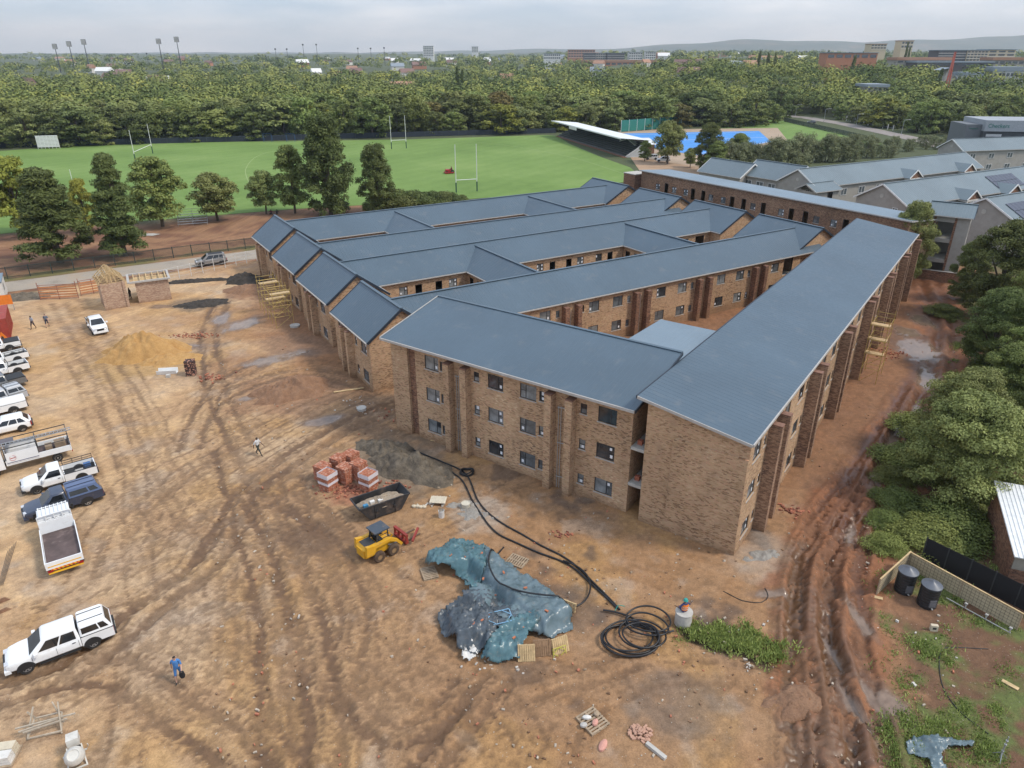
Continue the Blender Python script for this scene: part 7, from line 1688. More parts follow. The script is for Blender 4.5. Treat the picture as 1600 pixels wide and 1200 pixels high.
pipe('thin grey hose curving on the grass right of the ruts', [(1545, 1145), (1500, 1110), (1475, 1075), (1468, 1040), (1472, 1015), (1490, 1010), (1545, 1012)], .025)
pipe('pale hose lying on the track near the block corner', [(1130, 925), (1160, 940), (1190, 942), (1200, 932), (1195, 920)], .025)
tk = at(968, 955)
def coil(label, ringsd, r, group=True):
    o = thing('pipe_coil', label, 'pipe coil', at(*ringsd[0][0])); c0 = Vector(o.location)
    for k, ((px_, py_), rx, ry, a_, dz) in enumerate(ringsd):
        c1 = at(px_, py_); P = []
        for i in range(40):
            t_ = 2 * math.pi * i / 40; u, v = rx * math.cos(t_), ry * math.sin(t_); x, y = c1.x + u * math.cos(a_) - v * math.sin(a_), c1.y + u * math.sin(a_) + v * math.cos(a_)
            P.append((x - c0.x, y - c0.y, gz(x, y) + r + dz + .06 * math.sin(t_ * 2 + k)))
        mb = MB(); mb.tube(P, r, 8, closed=True); mb.build('pipe_turn', PIPEK, o, smooth=True, angle=80)
    return o
pc = coil('large loose coil of black pipe tied with green rope beside the manhole', [((985, 1003), 1.62, 1.30, .1, 0), ((987, 1001), 1.55, 1.24, .2, .12), ((984, 1006), 1.68, 1.25, 0, .2), ((1003, 998), 1.35, 1.15, -.2, .26), ((1010, 985), 1.25, .9, -.3, .34), ((1012, 978), 1.3, 1.05, -.1, .42), ((980, 1002), 1.5, 1.2, .3, .3), ((1000, 1004), 1.05, 1.0, 0, .48)], .055)
MB().tube([(at(968, 958).x - pc.location.x + dx, at(968, 958).y - pc.location.y + dy, .3 + dz) for dx, dy, dz in ((-.3, -.1, 0), (-.1, .1, .25), (.1, 0, .3), (.3, .15, .1))], .025, 6).build('green_rope', mat('green_rope', (.03, .28, .22), .7), pc)
coil('small tight coil of dark blue hose on the bank by the wall', [((729, 740), .55, .5, 0, 0), ((729, 739), .52, .47, .3, .07), ((730, 740), .57, .5, .6, .14), ((729, 740), .45, .42, .2, .2)], .05)
# ---------------------------------------------------------------- concrete rings, drums, covers
def manhole(label, px_, r, h, m=None, lid=False):
    b = gat(*px_); o = thing('concrete_ring', label, 'concrete ring', b); mb = MB(); mb.lathe([(r, -.1), (r, h), (r - .09, h), (r - .09, .05)], 28, caps=False); mb.build('ring_wall', m or CEM, o, smooth=True)
    if lid: MB().cyl((0, 0, h + .001), (0, 0, h + .06), r + .02, n=28).build('cover_slab', CEM, o); 
    else: MB().cyl((0, 0, .0), (0, 0, .12), r - .08, n=24).build('soil_inside', DARKSOIL, o)
    return b
mh = manhole('tall concrete manhole ring with a worker sitting on it', (1067, 972), .50, .78, lid=True)
manhole('open concrete ring beside the clay mound', (619, 704), .42, .35); manhole('pale ring half buried near the wings', (565, 640), .45, .18, lid=True); manhole('flat round concrete cover beside the scaffold', (461, 510), .6, .15, lid=True)
def drum(label, px_, r, h, m, junk=False):
    b = gat(*px_); o = thing('drum', label, 'drum', b); mb = MB(); mb.lathe([(r * .92, 0), (r, .05), (r, h - .03), (r * 1.04, h), (r * .95, h), (r * .93, h - .1)], 22); mb.build('barrel', m, o, smooth=True)
    if junk:
        for k in range(5): MB().bar((.05 * k - .1, .03 * k - .05, h - .2), (.09 * k - .2, .1 - .05 * k, h + .25), .04).build('offcut', OLDWOOD, o)
    else: MB().cyl((0, 0, h - .06), (0, 0, h - .03), r * .93, n=20).build('lid', m, o)
drum('white plastic drum filled with timber offcuts', (690, 808), .22, .6, mat('white_drum', (.68, .68, .66), .5), True)
drum('cream round tub with lid beside the black pipes', (728, 793), .33, .42, mat('cream_tub', (.58, .54, .44), .6))
b = gat(685, 786); o = thing('corrugated_sheet', 'pale corrugated sheet lying on blocks by the drums', 'sheet', b, R(-5)); mb = MB()
for i in range(9): mb.box(-.6 + i * .135, -.6 + i * .135 + .09, -.45, .45, .3 + (.02 if i % 2 else 0), .33 + (.02 if i % 2 else 0))
mb.box(-.6, .6, -.45, .45, .28, .3); mb.build('sheet_body', mat('cream_sheet', (.62, .56, .44), .7), o)
for x in (-.4, .4): MB().box(x - .12, x + .12, -.2, .2, -.03, .28).build('support_block', CEM, o)
b = gat(655, 793); o = thing('cement_bags', 'row of small pale sacks beside the skip', 'bags', b, R(-10))
for i in range(4): mb = MB(); mb.lathe([(.02, 0), (.2, .03), (.2, .14), (.02, .2)], 10); q = mb.build('sack', mat('cream_sack', (.55, .48, .36), .9), o, smooth=True, loc=(i * .26 - .4, .05 * (i % 2), 0)); q.scale = (.9, .75, 1)
b = gat(262, 583); o = thing('white_trough', 'white plastic trough lying beside the dark brick stack', 'trough', b, R(8)); MB().prism([(-.35, 0), (.35, 0), (.45, .45), (.38, .45), (.3, .06), (-.3, .06), (-.38, .45), (-.45, .45)], 'x', -1.0, 1.0).build('trough_body', WHITE, o); MB().box(.2, .6, -1.3, -.9, 0, .3).build('loose_block', CEM, o)
b = gat(1458, 985); o = thing('warning_block', 'pale block with dark marks standing on the grass', 'block', b, R(-10)); MB().box(-.2, .2, -.1, .1, 0, .42).build('block_body', mat('cream_block', (.55, .47, .35), .9), o); MB().box(-.1, .1, -.108, -.102, .15, .3).build('dark_mark', DRK, o)
for px_, a_, L_, lab in [((1578, 1071), -50, .8, 'pale plank on the grass near the right edge'), ((1372, 935), -20, .5, 'small pale board at the end of the shade-cloth fence'), ((545, 610), 20, 3.0, 'long scaffold plank lying beside the nearest wing'), ((690, 690), -10, 2.0, 'thin plank on the bank below the windows')]:
    b = gat(*px_); o = thing('plank', lab, 'plank', (b.x, b.y, b.z + .03), R(a_), 'loose planks'); MB().box(-L_/2, L_/2, -.12, .12, 0, .05).build('board', TIMBER, o); MB().box(-L_/2 - .004, -L_/2, -.1, .1, .01, .04).build('sawn_end', OLDWOOD, o)
# ---------------------------------------------------------------- water tanks and fences at the right
for px_, lab in [((1411, 922), 'left black plastic water tank with conical lid'), ((1447, 944), 'right black plastic water tank with open front hatch')]:
    b = gat(*px_); o = thing('water_tank', lab, 'water tank', b, 0, 'black water tanks'); BT = mat('black_tank_plastic', (.018, .019, .022), .35, var=.2); r_ = .56; mb = MB(); pr = [(r_ * .98, 0)]
    for k in range(7): pr += [(r_, .05 + k * .2), (r_, .19 + k * .2), (r_ * .975, .22 + k * .2)]
    mb.lathe(pr + [(r_, 1.5)], 30); mb.build('tank_body', BT, o, smooth=True, angle=25); mb = MB(); mb.lathe([(r_ * 1.06, 1.5), (r_ * 1.06, 1.56), (r_ * .5, 1.70), (.1, 1.80), (.04, 1.86)], 30); mb.build('conical_lid', mat('grey_tank_lid', (.10, .11, .13), .4), o, smooth=True, angle=25)
    MB().box(-.2, .2, -r_ - .03, -r_ + .05, .25, .75).build('hatch', mat('tank_hatch', (.12, .12, .13), .5), o); MB().cyl((0, -r_ - .1, .15), (0, -r_ + .05, .15), .05, n=10).build('outlet', PIPE, o)
SHADE = mat('beige_shade_cloth', (.46, .38, .25), .9, var=.1); GRID = mat('dark_wire', (.10, .085, .06), .8)
def screen(label, pa, pb, h, npan, cloth, top=True, grid=True, pm=None):
    a, b = gat(*pa), gat(*pb); L_ = (b - a).length; o = thing('screen_fence', label, 'fence', (a.x, a.y, min(a.z, b.z)), math.atan2(b.y - a.y, b.x - a.x))
    for i in range(npan + 1): MB().box(i * L_ / npan - .035, i * L_ / npan + .035, -.035, .035, -.3, h + .02).build('post', pm or OLDWOOD, o)
    for i in range(npan): 
        c = MB(); x0, x1 = i * L_ / npan + .04, (i + 1) * L_ / npan - .04; c.box(x0, x1, -.012, .012, .03, h - .04); q = c.build('cloth_panel', cloth, o)
        if grid:
            g = MB()
            for x in np.arange(x0 + .1, x1, .22): g.box(x - .008, x + .008, -.02, -.013, .05, h - .06)
            for z in np.arange(.2, h - .05, .22): g.box(x0, x1, -.022, -.014, z - .008, z + .008)
            g.build('wire_grid', GRID, q, fix=False)
    if top: MB().box(-.04, L_ + .04, -.045, .045, h + .021, h + .08).build('top_rail', TIMBER, o)
    return o
screen('short beige shade-cloth screen left of the water tanks', (1369, 930), (1416, 886), 1.25, 1, SHADE); screen('long beige shade-cloth screen behind the water tanks', (1416, 886), (1588, 985), 1.25, 2, SHADE)
screen('black shade-cloth fence in front of the big olive tree', (1440, 872), (1625, 968), 1.75, 5, mat('black_shade_cloth', (.012, .012, .014), .9), False, False, DSTEEL)
a, b = gat(1480, 935), gat(1580, 990); o = thing('standpipe_row', 'white water pipe with three stand taps along the screen', 'pipe', (a.x, a.y, a.z), math.atan2(b.y - a.y, b.x - a.x)); L_ = (b - a).length; MB().cyl((0, -.15, .12), (L_, -.15, .12), .035, n=8).build('main_pipe', PIPE, o)
for f in (.3, .62, .98): MB().cyl((L_ * f, -.15, .12), (L_ * f, -.15, .42), .04, n=8).build('riser', PIPE, o); MB().box(L_ * f - .08, L_ * f + .08, -.22, -.08, .42, .5).build('tap', PIPE, o)
b = at(1588, 866, 2.6); o = thing('shed', 'shed with white corrugated roof at the right edge', 'building', (b.x, b.y, 0), R(-22)); rp = MB(); roof_plane(rp, (-.15, -.3, 2.6), (7, -.3, 2.6), (7, 7.6, 3.5), (-.15, 7.6, 3.5), .25, rh=.05); rp.build('roof', mat('white_corrugated', (.70, .71, .70), .5), o, fix=False)
wall_run(o, (0, 0), (6.8, 0), -.3, 1.5, brick=BRICK_RED); mb = MB(); mb.box(0, 6.8, -.02, .1, 1.5, 2.55); mb.build('cladding', mat('dull_cladding', (.30, .27, .22), .9), o); wall_run(o, (0, 7.3), (0, 0), -.3, 3.3, z1b=2.5, brick=BRICK_RED)
# steel prop and tarpaulin at the bottom right
b = gat(1562, 1185); o = thing('steel_prop', 'galvanised adjustable prop standing on the grass at the bottom right', 'prop', b); MB().cyl((0, 0, .05), (0, 0, .95), .035, n=10).build('outer_tube', STEEL, o); MB().cyl((0, 0, .95), (0, 0, 1.5), .025, n=10).build('inner_tube', STEEL, o)
for k in range(3): a_ = k * 2.09; MB().bar((0, 0, .45), (.35 * math.cos(a_), .35 * math.sin(a_), 0), .03).build('foot', STEEL, o)
for z in (.5, .95, 1.2): MB().cyl((0, 0, z), (0, 0, z + .05), .06, n=10).build('collar', STEEL, o)
STK_KEEP = list(STK); STK.clear(); c0 = at(1462, 1175); STK.append((c0.x, c0.y, .7, .15, R(60), .18)); STK.append((c0.x + .7, c0.y + .35, .8, .12, R(-10), .15))
tarp('tarpaulin', 'twisted blue-grey tarpaulin lying at the bottom right', [(1415, 1160), (1440, 1148), (1462, 1150), (1520, 1158), (1522, 1168), (1480, 1168), (1470, 1180), (1482, 1215), (1455, 1215), (1445, 1185), (1420, 1178)], T_BLUE, .04, 8, .10, .06)
STK.clear(); STK += STK_KEEP
# ---------------------------------------------------------------- trestle, mixer, steel at the bottom left
b = gat(75, 1140); o = thing('timber_trestle', 'rough timber work trestle on the yard at the bottom left', 'trestle', b, R(14)); GW = mat('grey_timber', (.42, .36, .28), .9, var=.25)
for p, q in (((-1.3,-.1,.55),(1.35,.15,.6)),((-1.1,-.3,.5),(.8,.1,.55)),((-.9,-.35,.45),(1.0,.0,.5)),((-.8,-.4,0),(-.55,.55,1.15)),((-.4,.5,0),(-.75,.3,1.1)),((.75,-.4,0),(.6,.5,1.25)),((.35,.5,1.3),(.75,.1,.2)),((-.75,-.45,.1),(.75,-.4,.15)),((-.55,.45,.45),(.6,.5,.5)),((-.75,-.4,.1),(-.6,.45,.5)),((.75,-.4,.1),(.62,.5,.5))): MB().bar(p, q, .06, .08).build('timber', GW, o)
b = gat(122, 1192); o = thing('concrete_mixer', 'pale drum concrete mixer at the bottom-left corner', 'concrete mixer', b, R(30)); MXM = mat('cement_crusted_paint', (.56, .54, .49), .8, var=.15)
mb = MB(); mb.lathe([(.12, 0), (.35, .05), (.45, .28), (.43, .42), (.30, .62), (.26, .66), (.22, .62)], 24); d_ = mb.build('drum', MXM, o, smooth=True, loc=(0, 0, .42)); d_.rotation_euler = (R(35), 0, 0)
MB().box(-.26, .26, .35, .85, .75, 1.2).build('engine_box', MXM, o); 
for s in (-1, 1): wheel(o, s * .0 + .0, s * .48 + .35, .18, .09, True); MB().bar((s * .4, -.35, 0), (s * .3, .4, .75), .06).build('leg', MXM, o)
MB().bar((-.4, -.35, .05), (.4, -.35, .05), .06).build('base_bar', MXM, o); MB().bar((-.5, .1, .55), (.5, .1, .55), .06).build('yoke', MXM, o); MB().tube([(.5, .1, .55), (.62, .0, .85), (.62, -.1, 1.05)], .025, 6).build('tip_lever', MXM, o)
b = gat(10, 1185); o = thing('cement_stack', 'stack of paper cement bags on a pallet at the bottom-left corner', 'bags', b, R(10)); MB().box(-.5, .5, -.6, .6, 0, .12).build('pallet', OLDWOOD, o)
for k in range(3): MB().box(-.45 + .02 * k, .45 - .02 * k, -.5, -.02, .13 + k * .16, .27 + k * .16).build('bag', WSACK, o); MB().box(-.44, .44 - .03 * k, .02, .5, .13 + k * .16, .27 + k * .16).build('bag', mat('cream_sack', (.55, .48, .36), .9), o)
RUST = mat('rusty_rebar', (.20, .085, .045), .8, .2, var=.3)
for px_, pq_, n, lab in [((2, 915), (22, 848), 5, 'bundle of thin dark steel rods lying along the left edge'), ((-8, 945), (16, 935), 6, 'short rusty reinforcing bars at the left edge'), ((-10, 962), (18, 950), 5, 'bent rusty stirrups below the short bars')]:
    a, b = gat(*px_), gat(*pq_); o = thing('steel_rods', lab, 'rods', a, math.atan2(b.y - a.y, b.x - a.x), 'loose steel on the yard'); L_ = (b - a).length
    for k in range(n): MB().cyl((0, k * .06 - .1, .03 + .01 * k), (L_ * (1 - .05 * k), k * .09 - .15, .04), .014, n=6).build('rod', RUST if 'rust' in lab else DSTEEL, o)
# ---------------------------------------------------------------- scaffolds
def scaffold(label, base, rz, nx, ny, lifts, bx=2.0, by=1.2, lh=1.5, planks=()):
    o = thing('scaffold', label, 'scaffold', base, rz)
    for i in range(nx + 1):
        for j in range(ny + 1): MB().cyl((i * bx, j * by, -.2), (i * bx, j * by, lifts * lh + .9), .03, n=8).build('standard', YTUBE, o)
    for k in range(1, lifts + 1):
        z = k * lh
        for j in range(ny + 1):
            for zz in (z, z + .5): MB().cyl((-.1, j * by, zz), (nx * bx + .1, j * by, zz), .024, n=6).build('ledger', YTUBE, o)
        for i in range(nx + 1): MB().cyl((i * bx, -.1, z), (i * bx, ny * by + .1, z), .024, n=6).build('transom', YTUBE, o)
    for k in range(lifts):
        for i in range(nx): MB().cyl((i * bx, 0, k * lh), ((i + 1) * bx, 0, (k + 1) * lh), .022, n=6).build('brace', YTUBE, o)
    for k, x0, x1, j in planks:
        for w_ in range(3): MB().box(x0, x1, j + w_ * .26, j + w_ * .26 + .23, k * lh + .03, k * lh + .08).build('plank', TIMBER, o)
b = wxy(-3.1, 24.2); scaffold('yellow tube scaffold with planks against the left ends of the wings', (b.x, b.y, gz(b.x, b.y)), WA, 1, 4, 3, 2.2, 1.9, 1.4, [(3, -.1, 2.3, .2), (3, -.1, 2.3, 5.6), (2, -.1, 2.3, 3.0)])
b = buv(.95, 35.4); scaffold('yellow tube scaffold between the buttresses above the muddy track', (b.x, b.y, gz(b.x, b.y)), BA, 1, 1, 4, 1.6, 3.2, 1.55, [(4, -.1, 1.7, .1), (3, -.1, 1.7, .1), (2, -.1, 1.7, .1)])
# ---------------------------------------------------------------- gatehouses, gates, container
b0, b1 = at(167, 486), at(202, 480); ang = math.atan2(b1.y - b0.y, b1.x - b0.x); W_ = (b1 - b0).length
GB = brick_mat('pale_new_brick', [(0.1, (0.30, 0.17, 0.12)), (0.5, (0.46, 0.30, 0.21)), (0.9, (0.56, 0.42, 0.30))], (.5, .44, .36), .15)
gh = thing('gatehouse', 'tall brick gatehouse with bare timber roof trusses', 'gatehouse', (b0.x, b0.y, 0), ang); D_ = 4.6; hz = 3.6
wall_run(gh, (0, 0), (W_, 0), -.3, hz, brick=GB); wall_run(gh, (W_, 0), (W_, D_), -.3, hz, brick=GB, doors=[(2.3, 0, 1.0, 2.2)]); wall_run(gh, (W_, D_), (0, D_), -.3, hz, brick=GB); wall_run(gh, (0, D_), (0, 0), -.3, hz, brick=GB)
for x in (-.12, W_ - .2): MB().box(x, x + .34, -.12, .02, -.3, hz + .05).build('corner_pier', GB, gh)
for k in range(5):
    y = .05 + k * D_ / 4.2; mb = MB(); p0, p1, p2 = (-.35, y, hz), (W_ + .35, y, hz), (W_ / 2, y, hz + 1.55)
    for p, q in ((p0, p1), (p0, p2), (p2, p1), ((W_ * .3, y, hz), (W_ * .36, y, hz + .98)), ((W_ * .7, y, hz), (W_ * .64, y, hz + .98)), ((W_ / 2, y, hz), (W_ / 2, y, hz + 1.5))): mb.bar(p, q, .06, .13)
    mb.build('truss', TIMBER, gh)
for f in (.2, .5, .8):
    for s in (0, 1): MB().bar((W_ / 2 + (s * 2 - 1) * (W_ / 2 + .3) * f, -.2, hz + 1.62 * (1 - f) + .05), (W_ / 2 + (s * 2 - 1) * (W_ / 2 + .3) * f, D_ + .2, hz + 1.62 * (1 - f) + .05), .05).build('batten', TIMBER, gh)
b0, b1 = at(218, 475), at(269, 468); ang = math.atan2(b1.y - b0.y, b1.x - b0.x); W_ = (b1 - b0).length; D_ = 4.0; hz = 3.0
g2 = thing('gatehouse', 'low square gatehouse with unfinished flat timber roof', 'gatehouse', (b0.x, b0.y, 0), ang)
wall_run(g2, (0, 0), (W_, 0), -.3, hz, brick=GB); wall_run(g2, (W_, 0), (W_, D_), -.3, hz, brick=GB); wall_run(g2, (W_, D_), (0, D_), -.3, hz, brick=GB); wall_run(g2, (0, D_), (0, 0), -.3, hz, brick=GB, doors=[(2.0, 0, 1.2, 2.2)])
for x0, x1, y0, y1 in ((-.9, W_ + .3, -.3, -.05), (-.9, W_ + .3, D_ + .05, D_ + .3), (W_ + .05, W_ + .3, -.05, D_ + .05), (-.9, -.6, -.05, D_ + .05)): MB().box(x0, x1, y0, y1, hz, hz + .22).build('roof_beam', FASCIA, g2)
for k in range(6): MB().box(-.1 + k * W_ / 5.2, .02 + k * W_ / 5.2, 0, D_, hz + .02, hz + .17).build('joist', TIMBER, g2)
MB().box(0, W_, .3, D_ - .3, hz - .25, hz - .2).build('ceiling_board', TIMBER, g2)
for a_, c_ in (((.8, .8), (1.8, 1.6)), ((2.2, 1.5), (3.6, .9)), ((1.0, 2.6), (3.0, 3.0))): MB().bar((*a_, hz + .2), (*c_, hz + .2), .08, .05).build('loose_timber', TIMBER, g2)
RSTL = mat('red_oxide_steel', (.30, .12, .08), .7, var=.2)
for (pa, pb, lab) in [((64, 469), (123, 466), 'left leaf of the site gate with orange netting'), ((127, 462), (166, 455), 'right leaf of the site gate with orange netting')]:
    a, b = at(*pa), at(*pb); o = thing('site_gate', lab, 'gate', a, math.atan2(b.y - a.y, b.x - a.x), 'site gate leaves'); L_ = (b - a).length; h = 2.1
    for x in (0, L_ / 2, L_): MB().bar((x, 0, -.1), (x, 0, h if x == L_ / 2 else h + .4), .07).build('stile', RSTL, o)
    for z in (.15, h): MB().bar((0, 0, z), (L_, 0, z), .06).build('frame_rail', RSTL, o)
    for k in range(5): MB().box(.06, L_ - .06, -.015, .015, .25 + k * .36, .25 + k * .36 + .2).build('net_strip', ORNET, o)
    for s in (0, 1): MB().bar((s * L_, .02, h), (s * L_ + (.5 if s == 0 else -.5), .02, h - .45), .05).build('corner_brace', RSTL, o)
a, b = at(262, 440), at(402, 408); o = thing('wire_fence', 'thin wire fence with pale posts along the lane', 'fence', a, math.atan2(b.y - a.y, b.x - a.x)); L_ = (b - a).length
for k in range(9): MB().cyl((k * L_ / 8, 0, 0), (k * L_ / 8, 0, 2.0), .05, n=6).build('post', PLW, o)
for z in (.4, .9, 1.4, 1.9): MB().cyl((0, 0, z), (L_, 0, z), .012, n=4).build('wire', STEEL, o)
REDC = mat('red_container_paint', (.30, .045, .03), .6, var=.2, dirt=((.25, .15, .1), .2)); b = at(18, 528); o = thing('shipping_container', 'red shipping container at the left edge', 'container', (b.x, b.y, 0), R(121)); mb = MB(); mb.box(0, 6.0, .06, 2.4, 0, 2.5)
mb.build('box', REDC, o)
for k in range(26): MB().box(.1 + k * .23, .2 + k * .23, 0, .06, .15, 2.35).build('corrugation', REDC, o)
for z in (0, 2.4): MB().box(-.02, 6.02, -.02, .055, z, z + .12).build('side_rail', REDC, o)
b_ = at(5, 531); ws_ = thing('warning_sign', 'orange triangular warning sign propped against the red container', 'sign', (b_.x + .4, b_.y - .5, 0), R(20)); ORS = mat('orange_sign', (.75, .20, .02), .5); MB().prism([(-.65, .1), (.65, .1), (0, 1.2)], 'y', -.02, .02).build('sign_face', ORS, ws_); MB().prism([(-.16, .3), (.16, .3), (.1, .6), (-.05, .72)], 'y', -.03, -.022).build('symbol', DRK, ws_)
for x in (-.4, .4): MB().bar((x, .02, .15), (x, .35, 0), .04).build('stay', DRK, ws_)
b_ = at(2, 487); o = thing('sign_board', 'plain orange board on posts beside the container', 'sign', (b_.x, b_.y, 0), R(20)); MB().box(-.8, 1.6, -.02, .02, .9, 2.2).build('panel', ORS, o)
for x in (-.6, 1.55): MB().bar((x, .05, -.1), (x, .05, 2.3), .07).build('post', STEEL, o)
b_ = at(10, 470); o = thing('site_office', 'pale site office cabin beyond the container', 'cabin', (b_.x, b_.y, 0), R(121)); MB().box(0, 5, 0, 2.4, 0, 2.6).build('box', PLW, o); MB().box(-.1, 5.1, -.1, 2.5, 2.6, 2.75).build('roof', ROOF_L, o); MB().box(1.5, 2.6, -.03, 0, 1.1, 2.0).build('window', GLASS, o)
# ================================================================ PEOPLE
SKIN_D = mat('dark_skin', (.12, .065, .04), .55, var=.08); SKIN_L = mat('light_skin', (.50, .30, .21), .5, var=.08); HAIR = mat('black_hair', (.012, .010, .009), .7); SHOE = mat('dark_shoes', (.03, .025, .022), .7)
def cloth(name, c): return mat(name, c, .9, var=.15, scale=8)
def person(label, loc, rz, shirt, legs, skin=SKIN_D, pose_='walk', shorts=False, hat=None, vest=None, hold=None, h=1.74, group=None):
    """one continuous skinned body; +y is the way the person faces"""
    o = thing('person', label, 'person', loc, rz, group); k = h / 1.74
    J = {'pel': (0, 0, .95, .145), 'waist': (0, 0, 1.06, .14), 'chest': (0, .01, 1.28, .165), 'neckb': (0, 0, 1.44, .09), 'neck': (0, .01, 1.50, .058), 'jaw': (0, .035, 1.57, .075), 'head': (0, .015, 1.65, .098), 'crown': (0, .0, 1.725, .06)}
    E = [('pel', 'waist'), ('waist', 'chest'), ('chest', 'neckb'), ('neckb', 'neck'), ('neck', 'jaw'), ('jaw', 'head'), ('head', 'crown')]
    sw = {'walk': .26, 'stand': .04, 'sit': 0, 'stride': .34}[pose_]
    for s, n in ((-1, 'l'), (1, 'r')):
        f = s * sw
        J['hip' + n] = (s * .09, 0, .90, .105)
        if pose_ == 'sit': J['knee' + n] = (s * .13, .42, .93, .07); J['ank' + n] = (s * .13, .46, .52, .045); J['toe' + n] = (s * .14, .62, .48, .038)
        else: J['knee' + n] = (s * .10, f * .55 + .04, .50, .066); J['ank' + n] = (s * .10, f - (.05 if f < 0 else 0), .09 + (.05 if f < 0 else 0), .043); J['toe' + n] = (s * .11, f + .15, .04, .036)
        J['sh' + n] = (s * .19, 0, 1.41, .068); a = -f * .8
        if pose_ == 'sit': el, wr_ = (s * .36, .05, 1.22), (s * .52, .1, 1.30)
        else: el, wr_ = (s * .27, a * .45 - .03, 1.14), (s * .28, a + .08, .92)
        J['el' + n] = (*el, .048); J['wr' + n] = (*wr_, .036); d = Vector(wr_) - Vector(el); d.normalize(); J['palm' + n] = (*(Vector(wr_) + d * .08), .034)
        E += [('pel', 'hip' + n), ('hip' + n, 'knee' + n), ('knee' + n, 'ank' + n), ('ank' + n, 'toe' + n), ('neckb', 'sh' + n), ('sh' + n, 'el' + n), ('el' + n, 'wr' + n), ('wr' + n, 'palm' + n)]
        side = d.cross(Vector((s, 0, 0))).normalized()
        for q in range(4): J['f%d%s' % (q, n)] = (*(Vector(J['palm' + n][:3]) + d * (.085 + (.012 if q in (1, 2) else 0)) + side * (.018 * (q - 1.5)) + Vector((-s * .02, 0, 0))), .0095); E.append(('palm' + n, 'f%d%s' % (q, n)))
        J['th' + n] = (*(Vector(J['palm' + n][:3]) + side * .06 + d * .03), .011); E.append(('palm' + n, 'th' + n))
    names = list(J); ix = {n: i for i, n in enumerate(names)}
    me_ = bpy.data.meshes.new('body'); me_.from_pydata([(J[n][0] * k, J[n][1] * k, J[n][2] * k) for n in names], [(ix[a], ix[b]) for a, b in E], [])
    tmp = bpy.data.objects.new('body', me_); COL.objects.link(tmp); sm = tmp.modifiers.new('skin', 'SKIN'); sm.use_smooth_shade = True
    for i, n in enumerate(names): sv = me_.skin_vertices[0].data[i]; sv.radius = (J[n][3] * k * (1.25 if n in ('chest', 'waist', 'pel') else 1), J[n][3] * k * (.85 if n in ('chest', 'waist') else 1)); sv.use_root = (n == 'pel')
    ss = tmp.modifiers.new('sub', 'SUBSURF'); ss.levels = 1; ss.render_levels = 1
    dg = bpy.context.evaluated_depsgraph_get(); fin_ = bpy.data.meshes.new_from_object(tmp.evaluated_get(dg)); bpy.data.objects.remove(tmp)
    fin_.materials.clear()
    for m in (shirt, legs, skin, HAIR, SHOE): fin_.materials.append(m)
    P = {n: Vector(J[n][:3]) * k for n in names}; seg = [(a, b, (0 if a in ('waist', 'chest') or b in ('chest', 'neckb') or a in ('neckb',) and b.startswith('sh') or a.startswith('sh') else 1 if a in ('pel',) or a.startswith('hip') or (a.startswith('knee') and not shorts) else 2)) for a, b in E]
    for f in fin_.polygons:
        c = Vector((0, 0, 0))
        for v in f.vertices: c += fin_.vertices[v].co
        c /= len(f.vertices); best, mi = 1e9, 0
        for a, b, m in seg:
            ab = P[b] - P[a]; t_ = max(0, min(1, (c - P[a]).dot(ab) / max(1e-9, ab.length_squared))); d = (c - P[a] - ab * t_).length
            if d < best: best, mi, sg = d, m, (a, b)
        if sg[0].startswith('ank'): mi = 4
        if sg in (('jaw', 'head'), ('head', 'crown'), ('neck', 'jaw')): mi = 3 if (c.z > 1.66 * k or (c.y < -.02 * k and c.z > 1.55 * k)) else 2
        if sg[0].startswith('sh') and t_ > .75 and False: mi = 2
        f.material_index = mi
    fin_.polygons.foreach_set('use_smooth', [True] * len(fin_.polygons)); bo = link('body', fin_, o)
    # face and ears
    nz_ = MB(); nz_.loft([[(x * k, y * k, z * k) for x, y, z in ((-.018, .105, 1.595), (.018, .105, 1.595), (0, .135, 1.60))], [(x * k, y * k, z * k) for x, y, z in ((-.008, .10, 1.65), (.008, .10, 1.65), (0, .112, 1.65))]]); nz_.build('nose', skin, bo)
    for s in (-1, 1): MB().cyl((s * .035 * k, .095 * k, 1.655 * k), (s * .035 * k, .112 * k, 1.655 * k), .012 * k, n=8).build('eye', HAIR, bo); MB().box((s * .098 - .012) * k, (s * .098 + .012) * k, -.02 * k, .03 * k, 1.61 * k, 1.68 * k).build('ear', skin, bo)
    MB().box(-.03 * k, .03 * k, .095 * k, .108 * k, 1.565 * k, 1.575 * k).build('mouth', cloth('lips', (.25, .09, .07)), bo)
    if hat: mb = MB(); mb.lathe([(.15 * k, 1.665 * k), (.135 * k, 1.67 * k), (.125 * k, 1.74 * k), (.08 * k, 1.80 * k), (.02 * k, 1.81 * k)], 18); mb.build('helmet', hat, o, smooth=True)
    if vest:
        mb = MB(); mb.loft([[(x * k * r_, y * k * r_ * .82, z * k) for x, y in [(math.cos(t) * 1.0, math.sin(t)) for t in np.linspace(0, 2 * math.pi, 17)[:-1]]] for z, r_ in ((1.0, .2), (1.15, .205), (1.3, .225), (1.42, .17))], caps=False); mb.build('vest', vest, o, smooth=True, fix=False)
        for z in (1.1, 1.24): mb = MB(); mb.loft([[(.226 * math.cos(t) * k, .187 * math.sin(t) * k, zz * k) for t in np.linspace(0, 2 * math.pi, 17)[:-1]] for zz in (z, z + .04)], caps=False); mb.build('reflective_band', cloth('silver_band', (.6, .6, .55)), o, fix=False)
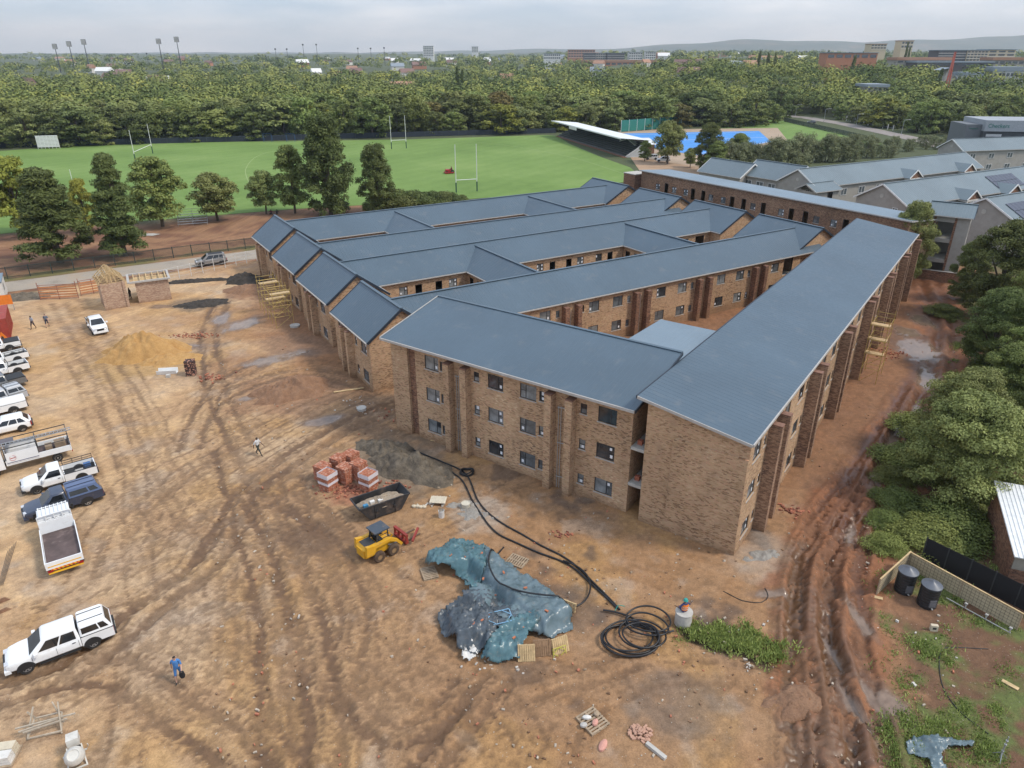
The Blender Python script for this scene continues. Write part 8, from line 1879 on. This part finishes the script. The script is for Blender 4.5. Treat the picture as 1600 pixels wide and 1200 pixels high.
    if hold: 
        p = P['palml' if hold[1] < 0 else 'palmr']; mb = MB(); mb.lathe([(.03, .05), (.12, .0), (.16, -.25), (.10, -.42), (.02, -.44)], 10); q = tag(mb.build('jacket', hold[0], None, smooth=True, loc=o.location + Matrix.Rotation(rz, 3, 'Z') @ p, rz=rz), 'black jacket carried by the man in blue', 'jacket'); q.scale = (1, .7, 1)
    return o
def stand_at(px_, py_): b = gat(px_, py_); return b
person('man in blue shirt and shorts walking across the yard carrying a black jacket', stand_at(281, 1062), R(195), cloth('blue_shirt', (.06, .19, .45)), cloth('blue_shorts', (.05, .15, .36)), SKIN_L, 'walk', True, hold=(cloth('black_cloth', (.012, .012, .014)), -1))
person('man in white top and dark trousers walking by the brick stacks', stand_at(405, 711), R(250), cloth('white_shirt', (.6, .6, .6)), cloth('dark_trousers', (.04, .045, .04)), SKIN_D, 'stride')
person('person in grey shirt walking near the parked row, left of the pair', stand_at(53, 514), R(170), cloth('grey_shirt', (.30, .32, .36)), cloth('dark_shorts', (.04, .04, .06)), SKIN_D, 'walk', True)
person('person in dark jacket and shorts walking near the parked row, right of the pair', stand_at(75, 511), R(200), cloth('slate_shirt', (.12, .14, .18)), cloth('navy_shorts', (.03, .035, .06)), SKIN_L, 'walk', True)
person('worker in orange vest and teal helmet sitting on the concrete ring', Vector((mh.x, mh.y - .02, mh.z + .02)), R(20), cloth('navy_overalls', (.04, .05, .14)), cloth('navy_overalls', (.04, .05, .14)), SKIN_D, 'sit', hat=mat('teal_helmet', (.03, .30, .26), .4), vest=cloth('orange_vest', (.75, .20, .03)))
person('worker in black clothes standing between the two gatehouses', stand_at(205, 468), R(150), cloth('black_shirt', (.015, .015, .017)), cloth('black_trousers', (.018, .018, .02)), SKIN_D, 'stand')
for i, (x, lab) in enumerate([(424, 'left person in dark red sitting under the thin round tree'), (433, 'right person in dark clothes sitting under the thin round tree')]):
    b = at(x, 334); person(lab, Vector((b.x, b.y, -.78)), R(170 + 20 * i), cloth(['maroon_shirt', 'black_shirt'][i], [(.12, .02, .03), (.015, .015, .017)][i]), cloth('black_trousers', (.018, .018, .02)), SKIN_D, 'sit')
# ================================================================ AIR
t = bpy.data.materials.new('hazy_air'); t.use_nodes = True; nt = t.node_tree; nt.nodes.clear()
ou = nt.nodes.new('ShaderNodeOutputMaterial'); pv = nt.nodes.new('ShaderNodeVolumePrincipled'); pv.inputs['Color'].default_value = (.74, .87, 1.0, 1); pv.inputs['Density'].default_value = .00010; pv.inputs['Absorption Color'].default_value = (1, 1, 1, 1); pv.inputs['Anisotropy'].default_value = .2
nt.links.new(pv.outputs[0], ou.inputs['Volume'])
tag(MB().box(-14200, 14200, -310, 14200, -6, 420).build('haze', t), 'thin pale haze over the town', kind='stuff')
